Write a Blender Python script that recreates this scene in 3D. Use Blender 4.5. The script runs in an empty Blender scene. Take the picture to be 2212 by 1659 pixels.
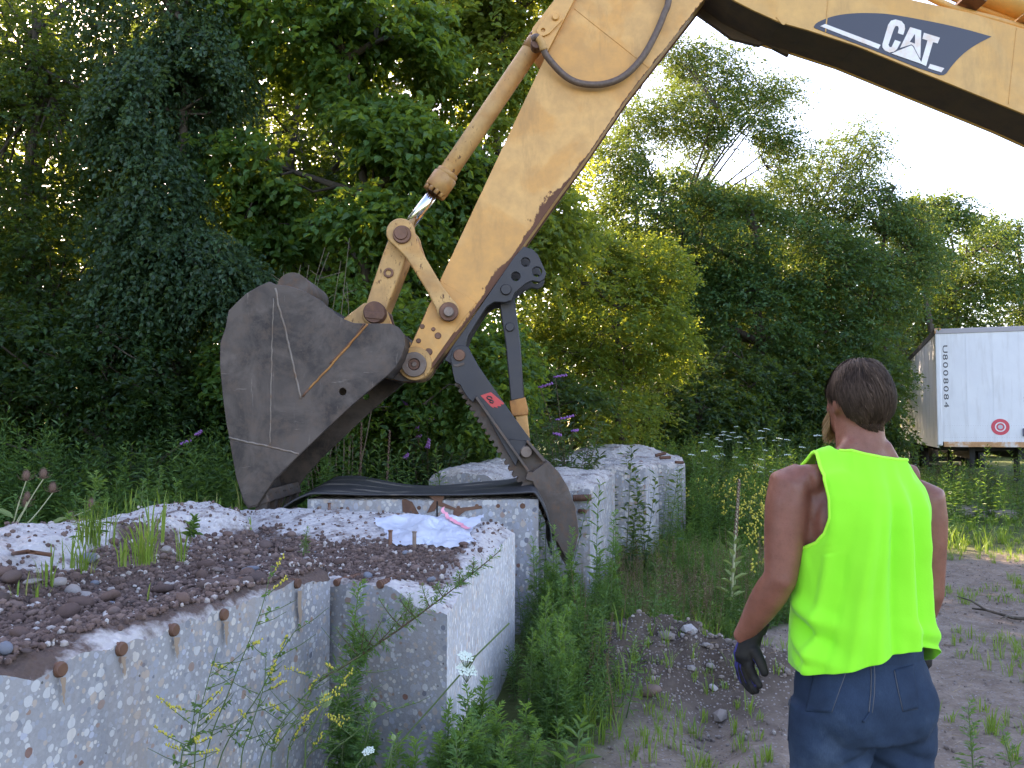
import bpy, bmesh, math, random
import numpy as np
from mathutils import Vector, Matrix

random.seed(11)
RNG = np.random.default_rng(11)
scene = bpy.context.scene
COL = scene.collection

# ------------------------------------------------------------------ camera
CAM_H = 1.6
PITCH = math.radians(2.95)
FPX = 1855.5            # focal length for a 2212 px wide picture
cam_data = bpy.data.cameras.new('camera')
cam_data.sensor_width = 36.0
cam_data.lens = FPX / 2212.0 * 36.0
cam_data.clip_start = 0.05
cam_data.clip_end = 2000.0
cam = bpy.data.objects.new('camera', cam_data)
COL.objects.link(cam)
cam.location = (0, 0, CAM_H)
cam.rotation_euler = (math.pi / 2 + PITCH, 0, 0)
scene.camera = cam

# ------------------------------------------------------------------ light
SUN_EL = math.radians(26.0)
SUN_AZ = math.radians(-33.0)      # measured from +Y towards +X
sun_dir = Vector((math.sin(SUN_AZ) * math.cos(SUN_EL), math.cos(SUN_AZ) * math.cos(SUN_EL), math.sin(SUN_EL)))
world = bpy.data.worlds.new('World')
scene.world = world
world.use_nodes = True
wn = world.node_tree.nodes
wl = world.node_tree.links
sky = wn.new('ShaderNodeTexSky')
sky.sky_type = 'NISHITA'
sky.sun_disc = False
sky.sun_elevation = SUN_EL
sky.sun_rotation = SUN_AZ
sky.air_density = 1.0
sky.dust_density = 1.3
sky.ozone_density = 1.0
wl.new(sky.outputs[0], wn['Background'].inputs['Color'])
wn['Background'].inputs['Strength'].default_value = 0.15
sun_data = bpy.data.lights.new('sun', 'SUN')
sun_data.energy = 5.0
sun_data.angle = math.radians(0.5)
sun_data.color = (1.0, 0.86, 0.62)
sun = bpy.data.objects.new('sun', sun_data)
COL.objects.link(sun)
sun.location = (-20, 16, 20)
sun.rotation_euler = sun_dir.to_track_quat('Z', 'Y').to_euler()

scene.render.engine = 'CYCLES'
scene.view_settings.view_transform = 'Standard'
scene.view_settings.look = 'None'
scene.view_settings.exposure = 2.45
scene.view_settings.gamma = 1.0
scene.view_settings.use_curve_mapping = False
scene.view_settings.use_white_balance = True      # the phone's white balance, set for open shade
scene.view_settings.white_balance_temperature = 7100
scene.view_settings.white_balance_tint = 24
cy = scene.cycles
cy.use_denoising = True
cy.max_bounces = 7
cy.diffuse_bounces = 4
cy.glossy_bounces = 3
cy.transmission_bounces = 4
cy.transparent_max_bounces = 8
cy.sample_clamp_indirect = 6.0
cy.caustics_reflective = False
cy.caustics_refractive = False

# ------------------------------------------------------------------ helpers
CP, SP = math.cos(PITCH), math.sin(PITCH)
def at(px, py, Y):
    """world point on the plane y = Y seen at picture position (px, py) of the 2212 px wide photograph"""
    u = (px - 1106.0) / FPX
    v = (829.5 - py) / FPX
    dy = CP - v * SP
    t = Y / dy
    return Vector((u * t, Y, CAM_H + (SP + v * CP) * t))
def ground_at(px, py, z=0.0):
    u = (px - 1106.0) / FPX
    v = (829.5 - py) / FPX
    dz = SP + v * CP
    t = (z - CAM_H) / dz
    return Vector((u * t, (CP - v * SP) * t, z))

def tag(o, label=None, cat=None, group=None, kind=None):
    if label: o['label'] = label
    if cat: o['category'] = cat
    if group: o['group'] = group
    if kind: o['kind'] = kind
    return o
def empty(name, loc=(0, 0, 0), label=None, cat=None, group=None, rz=0.0):
    o = bpy.data.objects.new(name, None)
    o.empty_display_size = 0.1
    COL.objects.link(o)
    o.location = loc
    o.rotation_euler = (0, 0, rz)
    return tag(o, label, cat, group)
def link_mesh(name, me, m=None, parent=None):
    o = bpy.data.objects.new(name, me)
    COL.objects.link(o)
    if m is not None and len(me.materials) == 0:
        me.materials.append(m)
    if parent is not None:
        o.parent = parent
        # geometry is given in world space: keep it there
        o.matrix_parent_inverse = Matrix.Translation(-Vector(parent.location)) if parent.type == 'EMPTY' and parent.parent is None and abs(parent.rotation_euler.z) < 1e-9 else Matrix.Identity(4)
    return o
def np_mesh(name, V, F, m=None, parent=None, smooth=False, fattr=None, vattr=None):
    """V (n,3) array, F (m,k) array of equal sized polygons"""
    V = np.asarray(V, dtype=np.float32); F = np.asarray(F, dtype=np.int32)
    me = bpy.data.meshes.new(name)
    k = F.shape[1]
    me.vertices.add(len(V)); me.vertices.foreach_set('co', V.ravel())
    me.loops.add(F.size); me.loops.foreach_set('vertex_index', F.ravel())
    me.polygons.add(len(F))
    me.polygons.foreach_set('loop_start', np.arange(0, F.size, k, dtype=np.int32))
    me.polygons.foreach_set('loop_total', np.full(len(F), k, dtype=np.int32))
    me.polygons.foreach_set('use_smooth', np.full(len(F), smooth, dtype=bool))
    me.update(calc_edges=True)
    if fattr:
        for an, arr in fattr.items():
            a = me.attributes.new(an, 'FLOAT', 'FACE'); a.data.foreach_set('value', np.asarray(arr, dtype=np.float32))
    if vattr:
        for an, arr in vattr.items():
            a = me.attributes.new(an, 'FLOAT', 'POINT'); a.data.foreach_set('value', np.asarray(arr, dtype=np.float32))
    return link_mesh(name, me, m, parent)

class MB:
    """collects small shapes into ONE mesh"""
    def __init__(s): s.V = []; s.F = []; s.S = []
    def add(s, V, F, smooth=False):
        b = len(s.V)
        s.V += [tuple(v) for v in V]
        s.F += [tuple(i + b for i in f) for f in F]
        s.S += [smooth] * len(F)
        return s
    def box(s, c, size, R=None):
        c = Vector(c); hx, hy, hz = [d / 2 for d in size]
        P = [Vector((x, y, z)) for x in (-hx, hx) for y in (-hy, hy) for z in (-hz, hz)]
        if R is not None: P = [R @ p for p in P]
        return s.add([c + p for p in P], [(0, 1, 3, 2), (4, 6, 7, 5), (0, 4, 5, 1), (2, 3, 7, 6), (0, 2, 6, 4), (1, 5, 7, 3)])
    def tube(s, pts, r, n=8, caps=True, smooth=True):
        pts = [Vector(p) for p in pts]
        rs = r if isinstance(r, (list, tuple)) else [r] * len(pts)
        V = []; F = []
        up = None
        for i, p in enumerate(pts):
            d = (pts[min(i + 1, len(pts) - 1)] - pts[max(i - 1, 0)])
            if d.length < 1e-9: d = Vector((0, 0, 1))
            d.normalize()
            if up is None:
                a = d.cross(Vector((0, 0, 1)))
                if a.length < 1e-3: a = d.cross(Vector((0, 1, 0)))
            else:
                a = up - d * up.dot(d)
                if a.length < 1e-4: a = d.cross(Vector((0, 1, 0.3)))
            a.normalize(); up = a
            b = d.cross(a)
            for k in range(n):
                t = 2 * math.pi * k / n
                V.append(p + (a * math.cos(t) + b * math.sin(t)) * rs[i])
        for i in range(len(pts) - 1):
            for k in range(n):
                k2 = (k + 1) % n
                F.append((i * n + k, i * n + k2, (i + 1) * n + k2, (i + 1) * n + k))
        s.add(V, F, smooth)
        if caps:
            b = len(s.V) - len(V)
            s.F.append(tuple(b + k for k in range(n))[::-1]); s.S.append(False)
            s.F.append(tuple(b + (len(pts) - 1) * n + k for k in range(n))); s.S.append(False)
        return s
    def cyl(s, p0, p1, r, n=20, r1=None, bev=0.0):
        p0 = Vector(p0); p1 = Vector(p1)
        if r1 is None: r1 = r
        if bev:
            d = (p1 - p0).normalized()
            return s.tube([p0, p0 + d * 1e-5, p0 + d * bev, p1 - d * bev, p1 - d * 1e-5, p1], [r - bev, r - bev, r, r1, r1 - bev, r1 - bev], n)
        return s.tube([p0, p1], [r, r1], n)
    def ellipsoid(s, c, rad, nu=12, nv=8, R=None):
        c = Vector(c); V = []; F = []
        for j in range(nv + 1):
            th = math.pi * j / nv
            for i in range(nu):
                ph = 2 * math.pi * i / nu
                p = Vector((rad[0] * math.sin(th) * math.cos(ph), rad[1] * math.sin(th) * math.sin(ph), rad[2] * math.cos(th)))
                if R is not None: p = R @ p
                V.append(c + p)
        for j in range(nv):
            for i in range(nu):
                F.append((j * nu + i, (j + 1) * nu + i, (j + 1) * nu + (i + 1) % nu, j * nu + (i + 1) % nu))
        return s.add(V, F, True)
    def loft(s, rings, caps=True, smooth=True, closed=True):
        n = len(rings[0]); V = [p for r in rings for p in r]; F = []
        for i in range(len(rings) - 1):
            for k in range(n if closed else n - 1):
                k2 = (k + 1) % n
                F.append((i * n + k, i * n + k2, (i + 1) * n + k2, (i + 1) * n + k))
        s.add(V, F, smooth)
        if caps:
            b = len(s.V) - len(V)
            s.F.append(tuple(b + k for k in range(n))[::-1]); s.S.append(smooth)
            s.F.append(tuple(b + (len(rings) - 1) * n + k for k in range(n))); s.S.append(smooth)
        return s
    def mesh(s, name):
        me = bpy.data.meshes.new(name)
        me.from_pydata(s.V, [], s.F)
        me.polygons.foreach_set('use_smooth', s.S)
        me.update()
        return me
    def build(s, name, m, parent=None, bevel=0.0):
        me = s.mesh(name)
        if bevel:
            bm = bmesh.new(); bm.from_mesh(me)
            bmesh.ops.remove_doubles(bm, verts=bm.verts, dist=1e-6)
            ed = [e for e in bm.edges if len(e.link_faces) == 2 and e.calc_face_angle(0) > 0.6]
            bmesh.ops.bevel(bm, geom=ed, offset=bevel, segments=2, affect='EDGES', profile=0.6)
            bmesh.ops.recalc_face_normals(bm, faces=bm.faces)
            bm.to_mesh(me); bm.free()
        return link_mesh(name, me, m, parent)

def plate(name, loops, y0, thick, m, parent=None, bevel=0.004):
    """flat plate in the x-z plane: loops are lists of (x, z); the first is the outline, others holes; spans y0 .. y0+thick"""
    cu = bpy.data.curves.new('plate_curve', 'CURVE')
    cu.dimensions = '2D'; cu.fill_mode = 'BOTH'
    bv = min(bevel, thick * 0.4)
    cu.extrude = max(thick / 2 - bv, 0.0005); cu.bevel_depth = bv; cu.bevel_resolution = 1; cu.offset = -bv
    for lp in loops:
        sp = cu.splines.new('POLY')
        sp.points.add(len(lp) - 1)
        for p, q in zip(sp.points, lp): p.co = (q[0], q[1], 0, 1)
        sp.use_cyclic_u = True
    tmp = bpy.data.objects.new('plate_tmp', cu)
    COL.objects.link(tmp)
    dg = bpy.context.evaluated_depsgraph_get()
    me = bpy.data.meshes.new_from_object(tmp.evaluated_get(dg))
    bpy.data.objects.remove(tmp); bpy.data.curves.remove(cu)
    n = len(me.vertices); co = np.empty(n * 3, dtype=np.float32)
    me.vertices.foreach_get('co', co); co = co.reshape(-1, 3)
    out = np.stack([co[:, 0], y0 + thick / 2 + co[:, 2], co[:, 1]], 1)   # handedness flips: reverse the faces
    me.vertices.foreach_set('co', out.astype(np.float32).ravel())
    me.flip_normals(); me.update()
    me.name = name
    me.materials.clear()
    return link_mesh(name, me, m, parent)

def smooth_loop(pts, per=5, closed=True):
    """Catmull-Rom through 2D/3D points"""
    P = [Vector(tuple(p)) for p in pts]; n = len(P); out = []
    rng = range(n) if closed else range(n - 1)
    for i in rng:
        if closed: p0, p1, p2, p3 = P[(i - 1) % n], P[i], P[(i + 1) % n], P[(i + 2) % n]
        else: p0, p1, p2, p3 = P[max(i - 1, 0)], P[i], P[i + 1], P[min(i + 2, n - 1)]
        for k in range(per):
            t = k / per
            out.append(0.5 * ((2 * p1) + (p2 - p0) * t + (2 * p0 - 5 * p1 + 4 * p2 - p3) * t * t + (3 * p1 - p0 - 3 * p2 + p3) * t ** 3))
    if not closed: out.append(P[-1])
    return out
def circle2(cx, cz, r, n=24):
    return [(cx + r * math.cos(2 * math.pi * k / n), cz + r * math.sin(2 * math.pi * k / n)) for k in range(n)]

# ---- vectorised value noise
_PERM = np.random.default_rng(5).random((256, 256)).astype(np.float32)
def vnoise(x, y):
    x = np.asarray(x, dtype=np.float64); y = np.asarray(y, dtype=np.float64)
    xi = np.floor(x).astype(int); yi = np.floor(y).astype(int)
    fx = x - xi; fy = y - yi
    fx = fx * fx * (3 - 2 * fx); fy = fy * fy * (3 - 2 * fy)
    g = lambda a, b: _PERM[a & 255, b & 255]
    return (g(xi, yi) * (1 - fx) + g(xi + 1, yi) * fx) * (1 - fy) + (g(xi, yi + 1) * (1 - fx) + g(xi + 1, yi + 1) * fx) * fy
def fbm(x, y, oct=4, lac=2.1, gain=0.5):
    s = 0; a = 1; tot = 0
    for i in range(oct):
        s = s + a * (vnoise(x + 17.3 * i, y - 9.1 * i) - 0.5); tot += a
        x = np.asarray(x) * lac; y = np.asarray(y) * lac; a *= gain
    return s / tot
# ------------------------------------------------------------------ materials
class NT:
    def __init__(s, name):
        s.m = bpy.data.materials.new(name); s.m.use_nodes = True
        s.t = s.m.node_tree; s.n = s.t.nodes; s.l = s.t.links
        s.b = s.n['Principled BSDF']; s.out = s.n['Material Output']
        s._tc = None
    def tc(s, kind='Object'):
        if s._tc is None: s._tc = s.n.new('ShaderNodeTexCoord')
        return s._tc.outputs[kind]
    def node(s, typ, **kw):
        nd = s.n.new(typ)
        for k, v in kw.items(): setattr(nd, k, v)
        return nd
    def put(s, sock, v):
        if hasattr(v, 'is_output') or isinstance(v, bpy.types.NodeSocket): s.l.new(v, sock)
        elif v is not None:
            if isinstance(v, (tuple, list)) and len(v) == 3 and sock.type == 'RGBA': v = (*v, 1)
            sock.default_value = v
    def noise(s, scale=5, detail=4, rough=0.55, vec=None, dist=0.0):
        nd = s.node('ShaderNodeTexNoise')
        s.put(nd.inputs['Vector'], vec if vec is not None else s.tc())
        nd.inputs['Scale'].default_value = scale; nd.inputs['Detail'].default_value = detail
        nd.inputs['Roughness'].default_value = rough; nd.inputs['Distortion'].default_value = dist
        return nd.outputs['Fac']
    def voro(s, scale=5, feature='F1', vec=None, rand=1.0, out='Distance'):
        nd = s.node('ShaderNodeTexVoronoi', feature=feature)
        s.put(nd.inputs['Vector'], vec if vec is not None else s.tc())
        nd.inputs['Scale'].default_value = scale; nd.inputs['Randomness'].default_value = rand
        return nd.outputs[out]
    def mapping(s, scale=(1, 1, 1), rot=(0, 0, 0), vec=None):
        nd = s.node('ShaderNodeMapping')
        s.put(nd.inputs['Vector'], vec if vec is not None else s.tc())
        nd.inputs['Scale'].default_value = scale; nd.inputs['Rotation'].default_value = rot
        return nd.outputs[0]
    def ramp(s, fac, stops, interp='LINEAR'):
        nd = s.node('ShaderNodeValToRGB'); cr = nd.color_ramp; cr.interpolation = interp
        while len(cr.elements) > 1: cr.elements.remove(cr.elements[-1])
        for i, (p, c) in enumerate(stops):
            e = cr.elements[0] if i == 0 else cr.elements.new(p)
            e.position = p
            if not isinstance(c, (tuple, list)): c = (c, c, c)
            e.color = (*c, 1)
        s.put(nd.inputs[0], fac)
        return nd.outputs[0]
    def mix(s, fac, a, b, mode='MIX'):
        nd = s.node('ShaderNodeMix', data_type='RGBA', blend_type=mode)
        s.put(nd.inputs[0], fac); s.put(nd.inputs[6], a); s.put(nd.inputs[7], b)
        return nd.outputs[2]
    def math(s, op, a, b=0.0, clamp=False):
        nd = s.node('ShaderNodeMath', operation=op, use_clamp=clamp)
        s.put(nd.inputs[0], a); s.put(nd.inputs[1], b)
        return nd.outputs[0]
    def attr(s, name, out='Fac'):
        nd = s.node('ShaderNodeAttribute'); nd.attribute_name = name
        return nd.outputs[out]
    def objrand(s):
        return s.node('ShaderNodeObjectInfo').outputs['Random']
    def bump(s, h, strength=0.3, dist=0.01):
        nd = s.node('ShaderNodeBump'); nd.inputs['Strength'].default_value = strength; nd.inputs['Distance'].default_value = dist
        s.put(nd.inputs['Height'], h)
        s.l.new(nd.outputs[0], s.b.inputs['Normal'])
        return nd.outputs[0]
    def done(s, color=None, rough=0.6, metal=0.0, spec=None):
        if color is not None: s.put(s.b.inputs['Base Color'], color)
        s.put(s.b.inputs['Roughness'], rough); s.put(s.b.inputs['Metallic'], metal)
        if spec is not None: s.b.inputs['Specular IOR Level'].default_value = spec
        return s.m
M = {}
def plain(name, c, rough=0.6, metal=0.0, spec=None):
    n = NT(name); M[name] = n.done(c, rough, metal, spec); return M[name]

# leaves: reflect + transmit light, colour varies leaf by leaf through the face attribute «tint»
def leaf_mat(name, stops, trans=0.5, tcol=(0.55, 0.62, 0.04), rough=0.45, spec=0.35):
    n = NT(name)
    col = n.ramp(n.attr('tint'), stops)
    n.done(col, rough, 0, spec)
    tr = n.node('ShaderNodeBsdfTranslucent')
    tc_ = n.mix(0.6, col, tcol)
    n.put(tr.inputs['Color'], tc_)
    mx = n.node('ShaderNodeMixShader'); mx.inputs[0].default_value = trans
    n.l.new(n.b.outputs[0], mx.inputs[1]); n.l.new(tr.outputs[0], mx.inputs[2])
    n.l.new(mx.outputs[0], n.out.inputs['Surface'])
    M[name] = n.m; return n.m
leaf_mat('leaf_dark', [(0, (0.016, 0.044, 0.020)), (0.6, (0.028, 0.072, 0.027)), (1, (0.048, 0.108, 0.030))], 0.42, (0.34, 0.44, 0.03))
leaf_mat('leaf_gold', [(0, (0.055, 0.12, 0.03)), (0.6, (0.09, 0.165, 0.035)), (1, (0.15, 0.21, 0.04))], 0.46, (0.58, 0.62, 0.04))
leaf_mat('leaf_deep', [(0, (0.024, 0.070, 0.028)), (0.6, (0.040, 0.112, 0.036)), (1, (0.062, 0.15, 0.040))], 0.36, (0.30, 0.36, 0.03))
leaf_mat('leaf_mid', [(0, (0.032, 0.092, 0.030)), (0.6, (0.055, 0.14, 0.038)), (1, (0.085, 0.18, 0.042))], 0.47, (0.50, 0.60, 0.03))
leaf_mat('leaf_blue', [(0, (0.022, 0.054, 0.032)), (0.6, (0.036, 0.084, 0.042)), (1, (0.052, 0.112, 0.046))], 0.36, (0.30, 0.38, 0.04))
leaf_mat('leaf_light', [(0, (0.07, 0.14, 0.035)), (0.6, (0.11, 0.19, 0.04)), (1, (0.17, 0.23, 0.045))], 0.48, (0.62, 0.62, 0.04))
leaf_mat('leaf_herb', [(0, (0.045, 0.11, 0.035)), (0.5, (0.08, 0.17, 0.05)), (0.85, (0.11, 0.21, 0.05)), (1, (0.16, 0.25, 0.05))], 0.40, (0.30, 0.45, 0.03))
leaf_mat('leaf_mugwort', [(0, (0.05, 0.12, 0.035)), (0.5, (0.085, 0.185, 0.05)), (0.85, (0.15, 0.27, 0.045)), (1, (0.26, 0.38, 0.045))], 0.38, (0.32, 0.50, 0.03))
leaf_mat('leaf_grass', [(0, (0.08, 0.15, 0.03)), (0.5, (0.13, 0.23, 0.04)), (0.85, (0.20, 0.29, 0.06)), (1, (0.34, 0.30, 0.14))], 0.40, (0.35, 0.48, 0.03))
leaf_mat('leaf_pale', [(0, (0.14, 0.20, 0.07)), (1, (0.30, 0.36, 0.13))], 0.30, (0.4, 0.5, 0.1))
leaf_mat('leaf_dry', [(0, (0.16, 0.10, 0.055)), (1, (0.30, 0.22, 0.13))], 0.2, (0.4, 0.3, 0.1))
plain('flower_yellow', (0.50, 0.43, 0.05), 0.6)
plain('flower_white', (0.55, 0.62, 0.52), 0.6)
plain('flower_purple', (0.30, 0.13, 0.40), 0.6)
plain('flower_green', (0.32, 0.42, 0.2), 0.7)
plain('stem_green', (0.075, 0.12, 0.035), 0.6)
plain('stem_brown', (0.10, 0.065, 0.04), 0.7)
plain('stem_twig', (0.20, 0.155, 0.11), 0.8)
plain('stem_pale', (0.32, 0.33, 0.19), 0.7)
plain('seed_brown', (0.16, 0.095, 0.07), 0.9)

n = NT('bark'); v = n.mapping((1, 1, 0.25))
f = n.noise(14, 6, 0.65, v)
n.bump(f, 0.6, 0.03)
M['bark'] = n.done(n.ramp(f, [(0.3, (0.03, 0.024, 0.018)), (0.7, (0.10, 0.08, 0.06))]), 0.9)

# cast concrete sawn through: cut river pebbles flush in a grey matrix
def concrete_cut(name, tone=1.0, stretch=1.0, scale=26.0, stain=0.25):
    n = NT(name)
    v0 = n.mapping((1, 1, stretch))
    nz = n.noise(9, 2, 0.5, v0)
    wob = n.node('ShaderNodeVectorMath', operation='ADD')
    sc = n.node('ShaderNodeVectorMath', operation='SCALE'); n.l.new(n.node('ShaderNodeTexNoise').outputs['Color'], sc.inputs[0])
    nn = sc.inputs[0].links[0].from_node; n.l.new(v0, nn.inputs['Vector']); nn.inputs['Scale'].default_value = 30
    sc.inputs['Scale'].default_value = 0.012
    n.l.new(v0, wob.inputs[0]); n.l.new(sc.outputs[0], wob.inputs[1])
    vec = wob.outputs[0]
    def layer(s, lo, hi, keep):
        vd = n.node('ShaderNodeTexVoronoi'); n.l.new(vec, vd.inputs['Vector']); vd.inputs['Scale'].default_value = s
        sep = n.node('ShaderNodeSeparateColor'); n.l.new(vd.outputs['Color'], sep.inputs[0])
        # radius differs stone by stone
        rad = n.math('ADD', n.math('MULTIPLY', sep.outputs[0], hi - lo), lo)
        mask = n.math('LESS_THAN', vd.outputs['Distance'], rad)
        kp = n.math('LESS_THAN', sep.outputs[1], keep)
        return n.math('MULTIPLY', mask, kp), sep.outputs[2]
    m1, c1 = layer(scale, 0.26, 0.48, 0.85)
    m2, c2 = layer(scale * 1.9, 0.26, 0.50, 0.9)
    m3, c3 = layer(scale * 0.8, 0.20, 0.36, 0.16)
    stones = [(0.0, (0.42, 0.43, 0.46)), (0.25, (0.60, 0.60, 0.60)), (0.45, (0.36, 0.38, 0.43)), (0.6, (0.66, 0.62, 0.57)), (0.72, (0.50, 0.42, 0.36)),
              (0.86, (0.27, 0.28, 0.31)), (0.90, (0.36, 0.25, 0.20)), (0.93, (0.48, 0.50, 0.58)), (1.0, (0.70, 0.70, 0.69))]
    mat_ = n.ramp(n.noise(60, 5, 0.7, v0), [(0.3, (0.27, 0.275, 0.295)), (0.7, (0.38, 0.385, 0.405))])
    big = n.noise(2.2, 4, 0.6)
    mat_ = n.mix(n.ramp(big, [(0.35, 0.0), (0.7, 0.5)]), mat_, (0.47, 0.44, 0.41))
    c = n.mix(m2, mat_, n.ramp(c2, stones, 'CONSTANT'))
    c = n.mix(m1, c, n.ramp(c1, stones, 'CONSTANT'))
    stones3 = [(0.0, (0.33, 0.33, 0.36)), (0.3, (0.17, 0.18, 0.22)), (0.5, (0.40, 0.26, 0.20)), (0.7, (0.46, 0.42, 0.40)), (0.85, (0.25, 0.13, 0.10)), (1.0, (0.42, 0.45, 0.55))]
    c = n.mix(m3, c, n.ramp(c3, stones3, 'CONSTANT'))
    # air holes
    vh = n.node('ShaderNodeTexVoronoi'); n.l.new(v0, vh.inputs['Vector']); vh.inputs['Scale'].default_value = 21
    sh = n.node('ShaderNodeSeparateColor'); n.l.new(vh.outputs['Color'], sh.inputs[0])
    hole = n.math('MULTIPLY', n.math('LESS_THAN', vh.outputs['Distance'], n.math('MULTIPLY', sh.outputs[2], 0.13)), n.math('LESS_THAN', sh.outputs[1], 0.5))
    c = n.mix(hole, c, (0.10, 0.09, 0.085))
    # rust weeping and damp staining
    st = n.noise(3.0, 5, 0.65, n.mapping((1.6, 1.6, 0.35)))
    c = n.mix(n.math('MULTIPLY', n.ramp(st, [(0.52, 0.0), (0.72, 1.0)]), stain), c, (0.34, 0.22, 0.13))
    wet = n.noise(2.4, 5, 0.7, n.mapping((2.2, 2.2, 0.3)))
    c = n.mix(n.ramp(wet, [(0.50, 0.0), (0.72, 0.45)]), c, (0.21, 0.205, 0.21))
    blotch = n.noise(1.3, 6, 0.7)
    c = n.mix(n.ramp(blotch, [(0.45, 0.0), (0.7, 0.28)]), c, (0.58, 0.57, 0.57))
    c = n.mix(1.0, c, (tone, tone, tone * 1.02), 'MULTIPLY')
    h = n.math('ADD', n.math('MULTIPLY', m1, 0.4), n.noise(90, 4, 0.6, v0))
    n.bump(n.math('ADD', h, n.math('ADD', n.math('MULTIPLY', n.noise(14, 6, 0.7), 1.2), n.math('MULTIPLY', hole, -1.5))), 0.4, 0.006)
    M[name] = n.done(c, 0.8, 0, 0.25); return M[name]
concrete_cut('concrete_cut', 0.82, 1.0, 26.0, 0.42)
concrete_cut('concrete_cut_shaded', 0.70, 1.0, 25.0, 0.35)  # darker tone paints the shade on the corner block's front
concrete_cut('concrete_rough_lit', 1.25, 0.38, 52.0, 0.12)  # ribbed texture; the lighter tone paints skylight onto the block's right side
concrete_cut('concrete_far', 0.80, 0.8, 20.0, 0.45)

# broken concrete face
def concrete_broken(name, a, b, peb=0.5):
    n = NT(name)
    f = n.noise(16, 8, 0.7); g = n.noise(70, 5, 0.7)
    c = n.mix(f, a, b)
    vd = n.node('ShaderNodeTexVoronoi'); n.l.new(n.tc(), vd.inputs['Vector']); vd.inputs['Scale'].default_value = 38
    sep = n.node('ShaderNodeSeparateColor'); n.l.new(vd.outputs['Color'], sep.inputs[0])
    mask = n.math('MULTIPLY', n.math('LESS_THAN', vd.outputs['Distance'], 0.42), n.math('LESS_THAN', sep.outputs[1], peb))
    c = n.mix(mask, c, n.ramp(sep.outputs[0], [(0, (0.50, 0.47, 0.45)), (0.3, (0.62, 0.57, 0.53)), (0.55, (0.34, 0.30, 0.30)), (0.75, (0.66, 0.63, 0.61)), (0.9, (0.26, 0.18, 0.16))], 'CONSTANT'))
    dirt = n.math('ADD', n.noise(5, 5, 0.7), n.math('MULTIPLY', n.attr('dirt'), 0.42))
    c = n.mix(n.ramp(dirt, [(0.50, 0), (0.70, 0.96)]), c, n.mix(g, (0.082, 0.052, 0.041), (0.155, 0.102, 0.084)))
    h = n.math('ADD', n.math('MULTIPLY', f, 1.2), n.math('ADD', n.math('MULTIPLY', g, 0.5), n.math('MULTIPLY', n.math('SUBTRACT', 0.5, vd.outputs['Distance']), 0.7)))
    n.bump(h, 0.9, 0.02)
    M[name] = n.done(c, 0.9, 0, 0.2); return M[name]
concrete_broken('concrete_broken', (0.44, 0.41, 0.40), (0.64, 0.61, 0.60))
concrete_broken('concrete_broken_far', (0.40, 0.37, 0.35), (0.60, 0.56, 0.53), 0.3)

# ground
n = NT('soil')
a1 = n.noise(1.1, 5, 0.6); a2 = n.noise(30, 6, 0.7); a3 = n.noise(7, 5, 0.65)
peb = n.node('ShaderNodeTexVoronoi'); n.l.new(n.tc(), peb.inputs['Vector']); peb.inputs['Scale'].default_value = 55
ps = n.node('ShaderNodeSeparateColor'); n.l.new(peb.outputs['Color'], ps.inputs[0])
pm = n.math('MULTIPLY', n.math('LESS_THAN', peb.outputs['Distance'], 0.36), n.math('LESS_THAN', ps.outputs[0], 0.45))
c = n.ramp(a3, [(0.25, (0.155, 0.115, 0.088)), (0.5, (0.24, 0.186, 0.145)), (0.75, (0.335, 0.27, 0.215))])
c = n.mix(n.math('MULTIPLY', n.attr('damp'), n.ramp(n.noise(4, 5, 0.7), [(0.35, 1.0), (0.65, 0.75)])), c, (0.060, 0.044, 0.035))
c = n.mix(n.ramp(a2, [(0.3, 0.5), (0.65, 0.0)]), c, (0.11, 0.085, 0.07))
c = n.mix(pm, c, n.ramp(ps.outputs[1], [(0, (0.25, 0.22, 0.21)), (0.4, (0.24, 0.205, 0.18)), (0.7, (0.16, 0.125, 0.11)), (0.97, (0.34, 0.31, 0.29))], 'CONSTANT'))
gm = n.attr('green')
gcol = n.mix(n.noise(9, 6, 0.7), (0.035, 0.06, 0.015), (0.12, 0.14, 0.045))
c = n.mix(n.math('MULTIPLY', gm, n.ramp(n.math('ADD', a3, n.math('MULTIPLY', gm, 0.35)), [(0.45, 0.15), (0.7, 1.0)])), c, gcol)
h = n.math('ADD', n.math('MULTIPLY', a2, 0.6), n.math('ADD', n.math('MULTIPLY', a3, 0.8), n.math('MULTIPLY', pm, 0.4)))
n.bump(h, 0.8, 0.025)
M['soil'] = n.done(c, 0.95, 0, 0.15)

# stones: each object takes its own shade
def stone_mat(name, stops):
    n = NT(name)
    r = n.attr('tint') if name.endswith('mass') else n.objrand()
    c = n.ramp(r, stops, 'CONSTANT')
    f = n.noise(30, 5, 0.6)
    c = n.mix(n.ramp(f, [(0.3, 0.4), (0.7, 0.0)]), c, (0.12, 0.09, 0.085))
    n.bump(f, 0.4, 0.006)
    M[name] = n.done(c, 0.85, 0, 0.25)
RED = [(0, (0.092, 0.056, 0.047)), (0.18, (0.118, 0.072, 0.058)), (0.36, (0.078, 0.054, 0.050)), (0.5, (0.145, 0.088, 0.070)), (0.64, (0.112, 0.076, 0.066)), (0.80, (0.185, 0.125, 0.105)), (0.94, (0.17, 0.19, 0.23)), (0.97, (0.36, 0.32, 0.30))]
stone_mat('stone_red', RED)
stone_mat('stone_mass', [(0, (0.092, 0.058, 0.048)), (0.35, (0.13, 0.082, 0.067)), (0.62, (0.18, 0.12, 0.10)), (0.9, (0.42, 0.37, 0.34)), (0.96, (0.52, 0.48, 0.45))])
stone_mat('track_mass', [(0, (0.15, 0.12, 0.10)), (0.4, (0.21, 0.17, 0.145)), (0.7, (0.26, 0.22, 0.19)), (0.975, (0.36, 0.33, 0.30))])
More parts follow.
